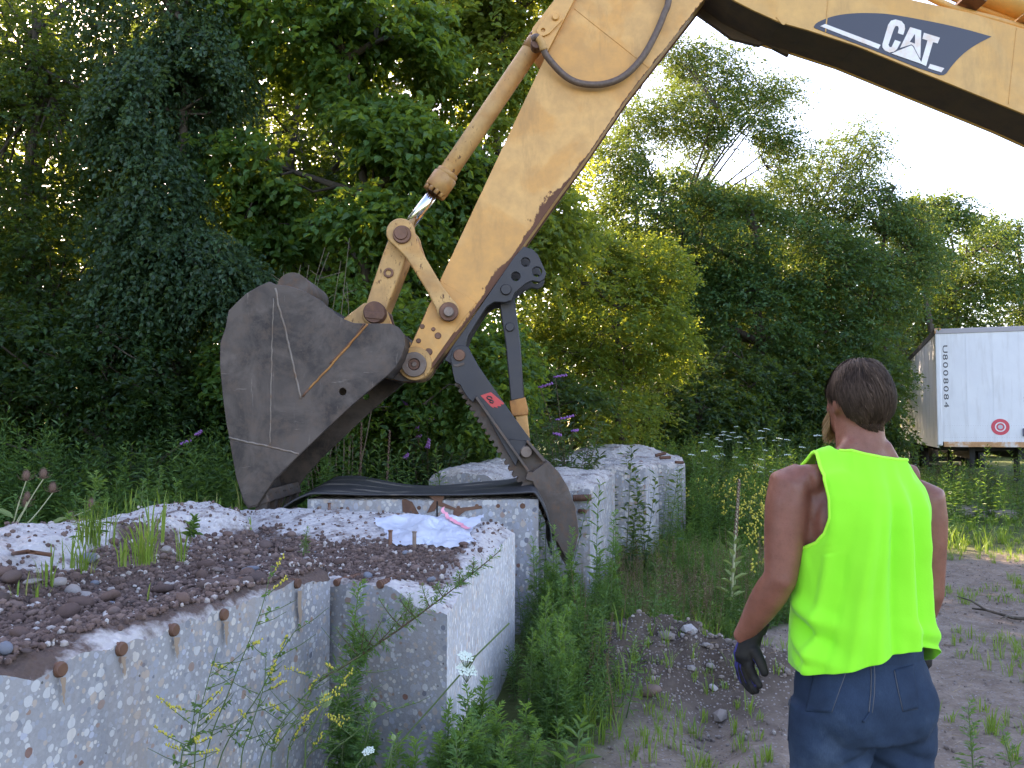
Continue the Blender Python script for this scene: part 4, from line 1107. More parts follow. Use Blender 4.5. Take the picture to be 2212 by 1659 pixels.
# number, reading downwards beside the corner post
for k, chx in enumerate('U8008084'):
    cu = bpy.data.curves.new('digit', 'FONT'); cu.body = chx; cu.size = 0.235; cu.align_x = 'CENTER'; cu.align_y = 'CENTER'; cu.extrude = 0.0015
    tmp = bpy.data.objects.new('tmp', cu); COL.objects.link(tmp)
    me = bpy.data.meshes.new_from_object(tmp.evaluated_get(bpy.context.evaluated_depsgraph_get()))
    bpy.data.objects.remove(tmp); bpy.data.curves.remove(cu)
    pos = TT(0.19, -0.002, TZ1 - 0.48 - k * 0.185)
    # text plane: x along the wall, y up, turned a quarter clockwise
    R = Matrix((tw, Vector((0, 0, 1)), -td)).transposed().to_4x4()
    me.transform(Matrix.Translation(pos) @ R @ Matrix.Rotation(-math.pi / 2, 4, 'Z') @ Matrix.Diagonal((1.25, 0.62, 1, 1)))
    me.materials.clear(); link_mesh('digit', me, M['print_black'], fw)
# running gear
for a in (0.75, 1.75): tbox('chassis_beam', a - 0.06, a + 0.06, 0.4, TL - 0.3, TZ0 - 0.28, TZ0 + 0.02, 'chassis_black')
for k in range(10): tbox('cross_member', 0.05, TW - 0.05, 0.6 + k * 1.2, 0.68 + k * 1.2, TZ0 - 0.10, TZ0 + 0.02, 'chassis_black')
for a in (0.5, 2.0):
    lg = tbox('landing_leg', a - 0.06, a + 0.06, 2.5, 2.62, 0.08, TZ0, 'chassis_black', bevel=0.01)
    tbox('leg_foot', a - 0.14, a + 0.14, 2.42, 2.70, 0.02, 0.09, 'chassis_black', lg)
def wheel(a, b):
    c0, c1 = TT(a - 0.13, b, 0.52), TT(a + 0.13, b, 0.52); w = (c1 - c0).normalized()
    t = MB().tube([c0, c0 + w * 0.03, c1 - w * 0.03, c1], [0.44, 0.51, 0.51, 0.44], 32).build('wheel', M['tyre'], TRA)
    MB().tube([c0 - w * 0.004, c0 + w * 0.05], [0.26, 0.26], 28).build('rim', M['trailer_rail'], t)
    MB().cyl(c0 - w * 0.05, c0, 0.10, 20).build('hub', M['chassis_black'], t)
for b in (TL - 2.6, TL - 1.35):
    tbox('axle', 0.2, TW - 0.2, b - 0.06, b + 0.06, 0.46, 0.58, 'chassis_black')
    for a in (0.22, 0.55, TW - 0.55, TW - 0.22): wheel(a, b)
# ------------------------------------------------------------------ foliage tools
def unit(a): return a / (np.linalg.norm(a, axis=-1, keepdims=True) + 1e-9)
def leaf_arrays(P, D, N, size, width, full=True):
    """one folded leaf at each point P pointing along D with face normal N"""
    D = unit(D); S = unit(np.cross(N, D)); N = unit(np.cross(D, S)); s = size[:, None]; w = (size * width)[:, None]
    b = P; t = P + D * s - N * s * 0.10
    if full:
        def q(f, sd, k): return P + D * s * f + S * sd * w * k + N * w * 0.22
        V = np.stack([b, q(.28, -1, .46), q(.66, -1, .40), t, q(.66, 1, .40), q(.28, 1, .46)], 1)
        base = np.arange(len(P))[:, None] * 6
        F = np.concatenate([base + np.array([[0, 1, 2, 3]]), base + np.array([[0, 3, 4, 5]])], 0)
        F = np.stack([base + np.array([[0, 1, 2, 3]]), base + np.array([[0, 3, 4, 5]])], 1).reshape(-1, 4); rep = 2
    else:
        V = np.stack([b, P + D * s * .45 - S * w * .5 + N * w * .15, t, P + D * s * .45 + S * w * .5 + N * w * .15], 1)
        F = np.arange(len(P))[:, None] * 4 + np.array([[0, 1, 2, 3]]); rep = 1
    return V.reshape(-1, 3), F, rep
def sprays(C, A, length, m, size, width, rng, droop=0.3, full=True, curl=0.5):
    """leafy twigs: centres C, axes A, m leaves each"""
    n = len(C); A = unit(A)
    t = (np.arange(m) + 0.5) / m
    T = t[None, :, None]; L = (length * rng.uniform(.7, 1.25, n))[:, None, None]
    P = C[:, None, :] + A[:, None, :] * (T - 0.4) * L
    P[..., 2] -= (droop * L[..., 0] * t[None, :] ** 2)
    P = P + rng.normal(0, .025, P.shape) * L * 1.6
    up = np.array([0, 0, 1.0]); S = unit(np.cross(A, up + 0 * A))
    sd = np.where(np.arange(m) % 2 == 0, 1.0, -1.0)[None, :, None]
    D = A[:, None, :] * rng.uniform(.2, .8, (n, m, 1)) + S[:, None, :] * sd * rng.uniform(.5, 1.1, (n, m, 1)) + rng.normal(0, .3, (n, m, 3))
    D[..., 2] -= droop * rng.uniform(.4, 1.6, (n, m))
    N = up + rng.normal(0, curl, (n, m, 3))
    sz = size * rng.uniform(.65, 1.25, (n, m))
    P, D, N, sz = P.reshape(-1, 3), D.reshape(-1, 3), N.reshape(-1, 3), sz.reshape(-1)
    V, F, rep = leaf_arrays(P, D, N, sz, width, full)
    tint = np.repeat(np.clip(rng.normal(0.45, .22, n)[:, None] + rng.normal(0, .18, (n, m)), 0, 1).reshape(-1), rep)
    return V, F, tint
def ell_points(c, r, n, rng, shell=0.55):
    d = unit(rng.normal(0, 1, (n, 3))); rad = rng.uniform(0, 1, n) ** (1 / (3 if shell == 0 else 3 + 5 * shell))
    return np.array(c) + d * rad[:, None] * np.array(r), d
TREE_COUNT = [0]
DENS = 1.9
def tree(label, base, blobs, size, width, m, mat, leaves_per=13, twig=0.45, trunk_r=0.12, droop=0.35, full=False, gap=0.42, shell=0.35, name='tree', group=None, cat='tree', nlimb=9, lean=0.0, trunk_top=None, nscale=1.3, dens=1.0):
    """blobs: (centre Vector, (rx, ry, rz), number of sprays)"""
    TREE_COUNT[0] += 1; seed = TREE_COUNT[0] * 77 + 3
    rng = np.random.default_rng(seed)
    root = empty(name, (base[0], base[1], gzf(*base)), label, cat, group)
    b0 = np.array(root.location)
    C = []; D = []
    for c, r, n in blobs:
        n = int(n * dens * DENS)
        p, d = ell_points(c, r, int(n * 1.7), rng, shell)
        # leave gaps: thin the clumps with a lumpy field
        f = vnoise(p[:, 0] * nscale + seed, p[:, 2] * nscale) * 0.6 + vnoise(p[:, 1] * nscale + 31, p[:, 2] * nscale + p[:, 0] * .7 + seed) * 0.4
        keep = f > gap - 0.1 * rng.random(len(p)); p, d = p[keep][:n], d[keep][:n]
        C.append(p); D.append(d)
    C = np.concatenate(C); D = np.concatenate(D)
    ok = C[:, 2] > b0[2] + 0.15; C, D = C[ok], D[ok]
    ax = D * np.array([1, 1, .35]) + rng.normal(0, .45, D.shape); ax[:, 2] += 0.05
    V, F, tint = sprays(C, ax, twig, leaves_per, size, width, rng, droop, full)
    crown = np_mesh('crown', V, F, M[mat], root, smooth=False, fattr={'tint': tint})
    crown['kind'] = 'stuff'
    # trunk, limbs and twigs
    cen = np.mean([np.array(c) for c, r, n in blobs], axis=0); zt = max(c[2] + r[2] * .6 for c, r, n in blobs)
    top = np.array([cen[0], cen[1], zt]) if trunk_top is None else np.array(trunk_top)
    K = 9; pts = []
    for k in range(K):
        t = k / (K - 1); p = b0 * (1 - t) + top * t
        p[:2] = b0[:2] + (top[:2] - b0[:2]) * t ** 1.4 + rng.normal(0, .05, 2) * (0 < k)
        p[2] = b0[2] - 0.1 + (top[2] - b0[2]) * t; pts.append(Vector(p))
    MB().tube(pts, [trunk_r * (1 - 0.8 * k / (K - 1)) * (1.35 if k == 0 else 1) for k in range(K)], 10).build('trunk', M['bark'], root)
    mb = MB(); pt = np.array([list(p) for p in pts])
    sel = rng.choice(len(C), min(len(C), nlimb * 12), replace=False)
    mains = []
    for i in sel[:nlimb]:
        tgt = C[i]; j = int(np.clip(np.searchsorted(pt[:, 2], tgt[2] - 0.55 * np.linalg.norm(tgt[:2] - cen[:2]) - .3), 1, K - 2))
        a = pt[j]; midp = (a + tgt) / 2 + rng.normal(0, .12, 3) + np.array([0, 0, .12])
        ps = smooth_loop([a, (a * .6 + midp * .4), midp, tgt], 3, False)
        mb.tube(ps, [trunk_r * .5 * (1 - .85 * k / (len(ps) - 1)) for k in range(len(ps))], 6)
        mains.append(np.array([list(p) for p in ps]))
    if mains:
        MP = np.concatenate(mains)
        for i in sel[nlimb:]:
            tgt = C[i]; a = MP[np.argmin(((MP - tgt) ** 2).sum(1) + rng.random(len(MP)) * .3)]
            if np.linalg.norm(tgt - a) > 3: continue
            midp = (a + tgt) / 2 + rng.normal(0, .06, 3)
            mb.tube([a, midp, tgt], [trunk_r * .14 + .004, trunk_r * .09 + .003, .003], 5, caps=False)
        mb.build('branches', M['bark'], root)['kind'] = 'stuff'
    return root
def B(px, py, Y, rx, rz, n, ry=None):
    c = at(px, py, Y); return (c, (rx, ry or rx, rz), n)

# ------------------------------------------------------------------ the wood on the left
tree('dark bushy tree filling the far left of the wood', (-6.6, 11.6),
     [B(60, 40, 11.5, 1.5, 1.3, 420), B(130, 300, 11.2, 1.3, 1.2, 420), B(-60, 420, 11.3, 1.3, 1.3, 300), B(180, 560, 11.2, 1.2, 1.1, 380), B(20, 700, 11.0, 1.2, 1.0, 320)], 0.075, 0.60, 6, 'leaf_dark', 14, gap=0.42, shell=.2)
tree('vine hung tree with bluish drooping sprays in front of the wood', (-4.1, 10.6),
     [B(330, 30, 10.6, 0.9, 0.9, 260), B(350, 230, 10.2, 0.75, 0.8, 300), B(430, 140, 10.4, 0.6, 0.7, 180), B(330, 430, 10.0, 0.55, 0.9, 260), B(420, 560, 10.1, 0.75, 0.45, 220), B(290, 640, 10.2, 0.6, 0.6, 180), B(500, 600, 10.2, 0.6, 0.35, 150)], 0.068, 0.72, 6, 'leaf_blue', 17, twig=0.5, droop=0.9, gap=0.40, shell=.4, dens=1.35)
tree('broad leaved tree with large glowing leaves above the bucket', (-1.55, 11.3),
     [B(640, 60, 11.2, 1.15, 0.85, 250), B(820, 100, 11.0, 1.0, 0.9, 240), B(720, 330, 10.6, 1.0, 0.6, 210), B(560, 330, 10.9, 0.8, 0.7, 170), B(600, 460, 11.2, 0.8, 0.5, 140), B(900, 330, 10.8, 0.8, 0.7, 170), B(800, 480, 10.6, 0.9, 0.4, 130)], 0.108, 0.78, 6, 'leaf_mid', 13, twig=0.55, droop=0.5, full=True, gap=0.47, shell=.35, trunk_r=0.14, dens=1.0)
tree('leafy tree behind the bucket cylinder with yellow lit tips', (0.1, 11.9),
     [B(1030, 130, 11.8, 0.9, 0.9, 260), B(1130, 20, 11.8, 0.8, 0.6, 130), B(960, 20, 12.2, 0.7, 0.5, 110), B(1010, 380, 11.5, 0.9, 0.9, 260), B(1130, 500, 11.6, 0.9, 0.8, 250)], 0.095, 0.70, 6, 'leaf_light', 14, twig=0.5, droop=0.4, full=True, gap=0.46, shell=.25)
tree('low dark thicket tree left of the bucket', (-4.6, 10.4),
     [B(120, 780, 10.5, 1.3, 0.7, 430), B(300, 820, 10.3, 0.9, 0.8, 320), B(420, 880, 10.6, 0.7, 0.5, 200), B(-80, 850, 10.4, 0.9, 0.9, 200)], 0.075, 0.6, 6, 'leaf_dark', 14, gap=0.36, trunk_r=0.07)
tree('green shrubby tree behind the bucket with twiggy branches', (-1.9, 10.0),
     [B(720, 700, 10.2, 0.8, 0.6, 200), B(880, 740, 9.9, 0.75, 0.65, 200), B(600, 800, 10.2, 0.8, 0.7, 240), B(800, 880, 9.9, 0.9, 0.5, 200), B(1010, 800, 10.0, 0.8, 0.7, 220)], 0.085, 0.70, 6, 'leaf_mid', 13, full=True, gap=0.43, trunk_r=0.06, nlimb=18)
# second row: mostly seen as glimpses, lit from behind
for i, (lab, px, Y, blobs, mt) in enumerate((
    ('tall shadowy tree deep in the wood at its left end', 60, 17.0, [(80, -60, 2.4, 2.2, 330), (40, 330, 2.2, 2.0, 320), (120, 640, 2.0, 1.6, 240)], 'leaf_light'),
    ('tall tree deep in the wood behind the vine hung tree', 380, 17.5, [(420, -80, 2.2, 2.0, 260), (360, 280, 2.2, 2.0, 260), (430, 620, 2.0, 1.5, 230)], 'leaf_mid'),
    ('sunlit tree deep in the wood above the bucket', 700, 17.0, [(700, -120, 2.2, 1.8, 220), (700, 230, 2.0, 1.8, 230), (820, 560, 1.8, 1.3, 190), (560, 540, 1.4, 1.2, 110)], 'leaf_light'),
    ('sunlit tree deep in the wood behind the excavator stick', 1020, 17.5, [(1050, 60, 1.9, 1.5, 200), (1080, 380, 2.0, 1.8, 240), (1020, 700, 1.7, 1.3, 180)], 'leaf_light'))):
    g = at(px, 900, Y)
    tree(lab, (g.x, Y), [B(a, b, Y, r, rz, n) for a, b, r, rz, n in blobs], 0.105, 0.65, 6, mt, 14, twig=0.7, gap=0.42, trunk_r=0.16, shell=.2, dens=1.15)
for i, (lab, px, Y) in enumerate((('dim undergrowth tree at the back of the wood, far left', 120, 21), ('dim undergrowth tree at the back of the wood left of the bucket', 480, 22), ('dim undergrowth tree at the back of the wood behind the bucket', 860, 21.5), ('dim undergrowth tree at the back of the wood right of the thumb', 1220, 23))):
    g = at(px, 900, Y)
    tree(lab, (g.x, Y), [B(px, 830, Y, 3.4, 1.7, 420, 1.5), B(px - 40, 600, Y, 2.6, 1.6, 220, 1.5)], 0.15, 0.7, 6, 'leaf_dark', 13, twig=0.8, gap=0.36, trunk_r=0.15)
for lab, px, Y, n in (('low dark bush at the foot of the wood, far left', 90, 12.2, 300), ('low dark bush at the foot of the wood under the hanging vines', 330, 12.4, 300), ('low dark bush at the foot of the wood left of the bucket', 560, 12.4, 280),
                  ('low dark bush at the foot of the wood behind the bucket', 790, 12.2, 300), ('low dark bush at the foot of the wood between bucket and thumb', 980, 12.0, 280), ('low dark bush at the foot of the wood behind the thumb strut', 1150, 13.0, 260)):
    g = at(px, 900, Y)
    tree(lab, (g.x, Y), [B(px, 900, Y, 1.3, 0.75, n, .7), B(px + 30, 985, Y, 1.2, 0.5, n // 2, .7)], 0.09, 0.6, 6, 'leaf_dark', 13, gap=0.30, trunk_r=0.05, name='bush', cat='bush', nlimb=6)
# unseen trees added left of the view to block and dapple the low sun
for i, (x, y, h) in enumerate(((-9.5, 8.5, 8.5), (-10.5, 5.2, 9), (-12.5, 9.5, 10.5), (-13.0, 12.8, 10.5), (-10.0, 14.5, 10), (-14.5, 6.8, 11), (-12.2, 17.5, 10.5), (-9.0, 20.5, 10), (-12.0, 2.5, 10))):
    lab = ('unseen dense tree added beyond the left edge of the wood to block the sun')
    tree(lab, (x, y), [(Vector((x, y, h * .78)), (2.1, 2.1, h * .22), 230), (Vector((x, y, h * .42)), (2.2, 2.2, h * .26), 260), (Vector((x, y, h * .15)), (1.8, 1.8, h * .16), 110)], 0.16, 0.7, 6, 'leaf_dark', 13, twig=0.7, gap=0.36, trunk_r=0.16, group='added trees beyond the left edge', nlimb=5)

for lab, x, y, h in (('tree added deep behind the sunlit bush to shade the trailer', 5.4, 29.0, 10.5), ('tree added deep behind the airy tree to shade the trailer', 7.4, 32.5, 11), ('tree added deep behind the big dark tree to shade the trailer', 9.6, 37.0, 11), ('tree added deep behind the thin leaning tree to shade the trailer', 6.8, 27.0, 9.5), ('tree added deep at the far end of the trailer to shade it', 12.2, 36.0, 10), ('tree deep in the wood behind the vine hung tree, in its gap', -3.6, 14.2, 9.0), ('tree deep in the wood behind the bucket link', -5.4, 20.0, 11), ('tree deep in the wood behind the bucket, left of the link', -2.6, 15.6, 7.5)):  # those on the right are added to keep the sun off the trailer
    tree(lab, (x, y), [(Vector((x, y, h * .76)), (2.0, 1.8, h * .24), 230 + 60 * (x > 3)), (Vector((x, y, h * .42)), (2.2, 1.8, h * .24), 240 + 120 * (x > 3)), (Vector((x, y, h * .16)), (1.8, 1.5, h * .15), 110)], 0.15, 0.65, 6, 'leaf_dark', 13, twig=0.8, gap=0.38, trunk_r=0.17, nlimb=6)
for lab, px, Y in (('low dark bush at the wood edge right of the rear block', 1500, 17.0), ('low dark bush at the wood edge left of the head of the man', 1690, 17.8), ('low dark bush at the wood edge behind the head of the man', 1800, 19.0)):
    g = at(px, 900, Y)
    tree(lab, (g.x, Y), [B(px, 900, Y, 1.6, 0.75, 330, .7), B(px + 30, 950, Y, 1.5, 0.5, 200, .7)], 0.10, 0.6, 6, 'leaf_dark', 13, gap=0.30, trunk_r=0.05, name='bush', cat='bush', nlimb=6)
for lab, px, Y in (('low bush closing the view under the trailer', 2080, 37.0), ('low bush closing the view under the trailer at the right edge', 2240, 37.5)):  # bushes added behind the trailer to darken the view beneath it
    g = at(px, 900, Y)
    tree(lab, (g.x, Y), [B(px, 930, Y, 2.6, 1.1, 330, .9), B(px + 60, 985, Y, 2.4, 0.7, 220, .9)], 0.16, 0.6, 6, 'leaf_dark', 13, gap=0.28, trunk_r=0.05, name='bush', cat='bush', nlimb=6)
# ------------------------------------------------------------------ the wood on the right
tree('rounded yellow green bush with sunlit top right of the thumb', (1.9, 14.6),
     [B(1250, 560, 14.6, 0.8, 0.65, 260), B(1400, 590, 14.6, 0.75, 0.6, 260), B(1320, 690, 14.4, 1.3, 0.8, 420), B(1220, 800, 14.4, 1.0, 0.7, 260), B(1420, 740, 14.6, 0.7, 0.7, 200), B(1300, 900, 14.3, 1.2, 0.5, 200)], 0.07, 0.6, 6, 'leaf_gold', 16, twig=0.4, droop=0.2, gap=0.38, cat='bush', name='bush', trunk_r=0.06)
tree('tall airy tree with fine sprays against the white sky right of the stick', (4.9, 21.0),
     [B(1440, 130, 20.4, 1.1, 0.55, 85), B(1530, 150, 20.4, 1.1, 0.55, 75), B(1610, 205, 20.5, 1.1, 0.5, 75), B(1680, 195, 20.6, 0.75, 0.35, 35), B(1400, 245, 20.0, 1.2, 0.6, 110), B(1500, 255, 20.3, 1.3, 0.6, 110), B(1590, 300, 20.4, 1.3, 0.6, 110), B(1675, 320, 20.6, 0.8, 0.4, 50), B(1350, 350, 19.6, 1.1, 0.7, 110), B(1450, 370, 19.9, 1.4, 0.6, 140), B(1560, 400, 20.0, 1.5, 0.6, 140), B(1660, 420, 20.4, 1.1, 0.5, 100)],
     0.085, 0.45, 6, 'leaf_deep', 22, twig=1.0, droop=0.25, gap=0.40, shell=.1, trunk_r=0.11, nlimb=9, nscale=0.9, trunk_top=at(1440, 400, 20.4), dens=1.5)
tree('thin leaning tree whose sparse crown stands alone against the sky', (5.0, 21.5),
     [B(1860, 290, 21.5, 0.7, 0.45, 34), B(1800, 340, 21.5, 0.9, 0.5, 55), B(1745, 400, 21.5, 1.0, 0.55, 80), B(1890, 335, 21.5, 0.55, 0.3, 26), B(1840, 380, 21.5, 0.8, 0.35, 40), B(1700, 480, 21.3, 1.2, 0.6, 130), B(1800, 460, 21.3, 0.9, 0.4, 60)], 0.085, 0.45, 6, 'leaf_deep', 18, twig=0.8, droop=0.25, gap=0.36, shell=.1, trunk_r=0.09, nlimb=8, trunk_top=at(1760, 440, 21.5), dens=1.35)
tree('big dark green tree in the middle of the right hand wood', (5.8, 19.6),
     [B(1420, 470, 19.5, 1.7, 1.0, 340), B(1560, 520, 19.3, 1.6, 1.1, 380), B(1700, 560, 19.6, 1.6, 1.1, 380), B(1820, 600, 19.6, 1.2, 1.1, 300), B(1600, 690, 19.3, 1.7, 1.1, 360), B(1780, 740, 19.6, 1.3, 0.9, 260), B(1480, 640, 19.6, 1.2, 1.0, 240)], 0.11, 0.5, 6, 'leaf_deep', 15, twig=0.75, droop=0.35, gap=0.36, trunk_r=0.2, nlimb=14)
tree('lighter feathery tree standing above the man and the trailer corner', (8.9, 20.5),
     [B(1850, 470, 20.8, 1.3, 0.9, 260), B(1930, 560, 20.6, 1.0, 0.9, 220), B(1890, 660, 20.2, 0.9, 0.7, 170), B(1970, 480, 21.5, 0.8, 0.6, 110)], 0.10, 0.45, 6, 'leaf_deep', 15, twig=0.75, droop=0.4, gap=0.38, dens=1.2)
tree('dark thicket tree low behind the man and the white flowers', (6.5, 18.2),
     [B(1560, 830, 18.2, 1.3, 0.9, 300), B(1720, 850, 18.4, 1.3, 0.9, 300), B(1850, 830, 18.8, 1.2, 1.0, 260), B(1450, 860, 18.0, 1.0, 0.7, 200)], 0.10, 0.55, 6, 'leaf_dark', 14, gap=0.36, trunk_r=0.08)
for lab, px, Y, blobs, mt in (
    ('dark round topped tree behind the trailer roof', 2080, 36.5, [(2060, 560, 2.6, 1.9, 300), (2000, 640, 2.2, 1.9, 260), (2110, 660, 2.3, 1.6, 260)], 'leaf_deep'),
    ('hazy tree behind the trailer at the right edge of the photo', 2220, 38, [(2200, 560, 2.4, 1.8, 300), (2260, 660, 2.4, 1.8, 260), (2150, 500, 1.2, 0.8, 90)], 'leaf_deep'),
    ('sparse tree top between the feathery tree and the trailer', 2010, 33, [(2000, 470, 1.3, 0.9, 130), (2050, 460, 1.2, 0.8, 110), (1960, 560, 1.5, 1.3, 160)], 'leaf_deep'),
    ('dark tree behind the far corner of the trailer', 1930, 35, [(1930, 720, 2.0, 1.9, 260), (1900, 830, 2.0, 1.5, 200), (2010, 700, 2.2, 1.6, 200)], 'leaf_dark'),
    ('tree continuing the wood beyond the right edge behind the trailer', 2420, 38, [(2400, 560, 2.8, 2.2, 260), (2420, 760, 3.0, 2.2, 240)], 'leaf_dark')):
    g = at(px, 900, Y)
    tree(lab, (g.x, Y), [B(a, b, Y, r, rz, n) for a, b, r, rz, n in blobs], 0.15, 0.6, 6, mt, 14, twig=1.0, gap=0.38, trunk_r=0.2, nlimb=7)
for lab, px, Y in (('shadowy tree far back left of the trailer rear', 1700, 33), ('shadowy tree far back behind the lighter feathery tree', 1590, 37), ('shadowy tree closing the wood behind the sunlit bush', 1330, 26), ('shadowy tree closing the wood behind the big dark tree', 1560, 27), ('shadowy tree closing the wood behind the man', 1790, 29), ('shadowy tree closing the gap beside the trailer', 1990, 44)):
    g = at(px, 900, Y)
    tree(lab, (g.x, Y), [B(px, 780, Y, 2.8, 2.2, 340, 1.6), B(px, 600, Y, 2.2, 1.6, 220, 1.6)], 0.17, 0.65, 6, 'leaf_dark', 13, twig=1.0, gap=0.36, trunk_r=0.18, nlimb=6)
# ------------------------------------------------------------------ loose stones
ICO = None
def stone_mesh(seed, sub=2, flat=0.7, smooth=True):
    r = np.random.default_rng(seed)
    bm = bmesh.new(); bmesh.ops.create_icosphere(bm, subdivisions=sub, radius=1.0)
    k = r.uniform(0.75, 1.25, 3); k[2] *= flat; off = r.uniform(0, 50, 3)
    for v in bm.verts:
        c = np.array(v.co)
        n = float(vnoise(c[0] * 1.3 + off[0], c[1] * 1.3 + c[2] * 1.1 + off[1]) + 0.5 * vnoise(c[2] * 2.2 + off[2], c[0] * 2.2 - c[1]))
        v.co = Vector((c * (0.72 + 0.38 * n) * k).tolist())
    me = bpy.data.meshes.new('stone'); bm.to_mesh(me); bm.free()
    me.polygons.foreach_set('use_smooth', [smooth] * len(me.polygons)); me.update()
    return me
ST_ME = {}
def place_stone(p, r, label, group, mat='stone_red', name='stone', cat='stone', flat=None, seed=None):
    key = (mat, (seed if seed is not None else random.randrange(14)))
    if key not in ST_ME:
        me = stone_mesh(hash(key[1]) % 997 + 5, 2, .7, mat == 'stone_red') if mat == 'stone_red' else stone_mesh(hash(key[1]) % 997 + 5, 1 if r < .03 else 2, .7, False); me.materials.append(M[mat]); ST_ME[key] = me
    o = bpy.data.objects.new(name, ST_ME[key]); COL.objects.link(o)
    o.location = p; o.scale = (r, r * random.uniform(.8, 1.1), r * (flat or random.uniform(.75, 1.05)))
    o.rotation_euler = (random.uniform(-.3, .3), random.uniform(-.3, .3), random.uniform(0, 6.28))
    return tag(o, label, cat, group)
def block_uv(C, x, y):
    """inverse bilinear by a few Newton steps, for arrays"""
    FL, FR, BR, BL = [np.array(c, dtype=float) for c in C]; x = np.asarray(x, float); y = np.asarray(y, float)
    u = np.full(x.shape, .5); v = np.full(x.shape, .5)
    for _ in range(10):
        px = (FL[0] * (1 - u) + FR[0] * u) * (1 - v) + (BL[0] * (1 - u) + BR[0] * u) * v; py = (FL[1] * (1 - u) + FR[1] * u) * (1 - v) + (BL[1] * (1 - u) + BR[1] * u) * v
        dux = (FR[0] - FL[0]) * (1 - v) + (BR[0] - BL[0]) * v; duy = (FR[1] - FL[1]) * (1 - v) + (BR[1] - BL[1]) * v
        dvx = (BL[0] - FL[0]) * (1 - u) + (BR[0] - FR[0]) * u; dvy = (BL[1] - FL[1]) * (1 - u) + (BR[1] - FR[1]) * u
        ex, ey = x - px, y - py; det = dux * dvy - duy * dvx; det = np.where(np.abs(det) < 1e-9, 1e-9, det)
        u = np.clip(u + (ex * dvy - ey * dvx) / det, -3, 4); v = np.clip(v + (dux * ey - duy * ex) / det, -3, 4)
    return u, v
def tops(x, y):
    """(height, 0 none / 1 slab / 2 block, rubble mask) for arrays of points"""
    uA, vA = block_uv(A_C, x, y); uB, vB = block_uv(B_C, x, y)
    inA = (uA > .01) & (uA < .99) & (vA > .02) & (vA < .98); inB = (uB > .01) & (uB < .99) & (vB > .02) & (vB < .98) & ~inA
    z = np.where(inA, hA(uA, vA, x, y), np.where(inB, hB(uB, vB, x, y), 0)); w = np.where(inA, 1, np.where(inB, 2, 0))
    return z, w, np.where(inA, dirtA(x, y, uA, vA), np.where(inB, dirtB(x, y, uB, vB), 0))
def top_z(x, y):
    z, w, k = tops(np.array([x]), np.array([y]))
    return (float(z[0]), ' AB'[int(w[0])]) if w[0] else None
rs = random.Random(4)
spots = []
tries = 0
while len(spots) < 290 and tries < 9000:
    tries += 1
    x, y = rs.uniform(-3.0, 0.0), rs.uniform(2.0, 6.2)
    if abs(x) > y * 0.64: continue
    z_, w_, k_ = tops(np.array([x]), np.array([y]))
    if not w_[0]: continue
    if rs.random() > k_[0] * (1 if w_[0] == 1 else .7): continue
    r = 0.012 + 0.032 * rs.random() ** 2.8
    if w_[0] == 2: r *= 0.72
    if any((x - a) ** 2 + (y - b) ** 2 < ((r + c) * .85) ** 2 for a, b, c in spots): continue
    spots.append((x, y, r))
for x, y, r in spots:
    z, w = top_z(x, y)
    if w == 'A': place_stone((x, y, z + r * 0.35), r, 'loose reddish brown pebble in the rubble on the long slab', 'loose stones on the long slab')
    else: place_stone((x, y, z + r * 0.35), r, 'loose reddish brown pebble in the rubble on the corner block', 'loose stones on the corner block')
def on_slab(px, py, z=0.93):
    p = ground_at(px, py, z)
    for _ in range(3):
        t = top_z(p.x, p.y)
        if t: p = ground_at(px, py, t[0])
    return p
for px, py, r, lab, m, fl in ((352, 1277, 0.038, 'large round smooth purple brown stone alone near the slab rim', 'stone_red', 1.0),
                       (300, 1252, 0.046, 'angular grey brown stone beside the grass tuft on the slab', 'stone_red', .7),
                       (122, 1166, 0.055, 'broad half buried brown boulder among the slab rubble', 'stone_red', .8),
                       (25, 1255, 0.050, 'dark rounded stone at the left edge of the slab rubble', 'stone_red', .8),
                       (45, 1378, 0.042, 'big dark reddish stone in the near left slab rubble', 'stone_red', .8),
                       (68, 1262, 0.030, 'blue grey chip of stone on the slab rubble', 'stone_pale', .45),
                       (470, 1236, 0.036, 'pale pinkish flat stone near the slab rim', 'stone_pale', .5),
                       (655, 1222, 0.030, 'round brown stone standing at the seam between slab and block', 'stone_red', 1.0),
                       (625, 1192, 0.034, 'smooth reddish oval stone on the corner block rubble', 'stone_red', .6),
                       (360, 1192, 0.030, 'small white stone beside the grass clump on the slab', 'stone_pale', .8)):
    p = on_slab(px, py); place_stone(p + Vector((0, 0, r * 0.35)), r, lab, None, m, flat=fl, seed=px % 5 + 20)
# the fine rubble between them
def gravel_mass(name, pts, rad, mat, label, cat, parent=None):
    t = stone_mesh(3, 1, .75); n0 = len(t.vertices); co = np.empty(n0 * 3, dtype=np.float32); t.vertices.foreach_get('co', co); co = co.reshape(-1, 3)
    f = np.array([list(p.vertices) for p in t.polygons])
    n = len(pts); P = np.array(pts); R = np.array(rad); rng = np.random.default_rng(8)
    a = rng.uniform(0, 6.28, n); ca, sa = np.cos(a), np.sin(a); sx = rng.uniform(.7, 1.3, (n, 3))
    V = co[None] * sx[:, None, :] * R[:, None, None]
    V = np.stack([V[..., 0] * ca[:, None] - V[..., 1] * sa[:, None], V[..., 0] * sa[:, None] + V[..., 1] * ca[:, None], V[..., 2]], -1) + P[:, None, :]
    F = (f[None] + (np.arange(n) * n0)[:, None, None]).reshape(-1, 3)
    o = np_mesh(name, V.reshape(-1, 3), F, M[mat], parent, smooth=False, fattr={'tint': np.repeat(rng.random(n), len(f))})
    return tag(o, label, cat, None, 'stuff')
gp, gr = [], []
rn = np.random.default_rng(21)
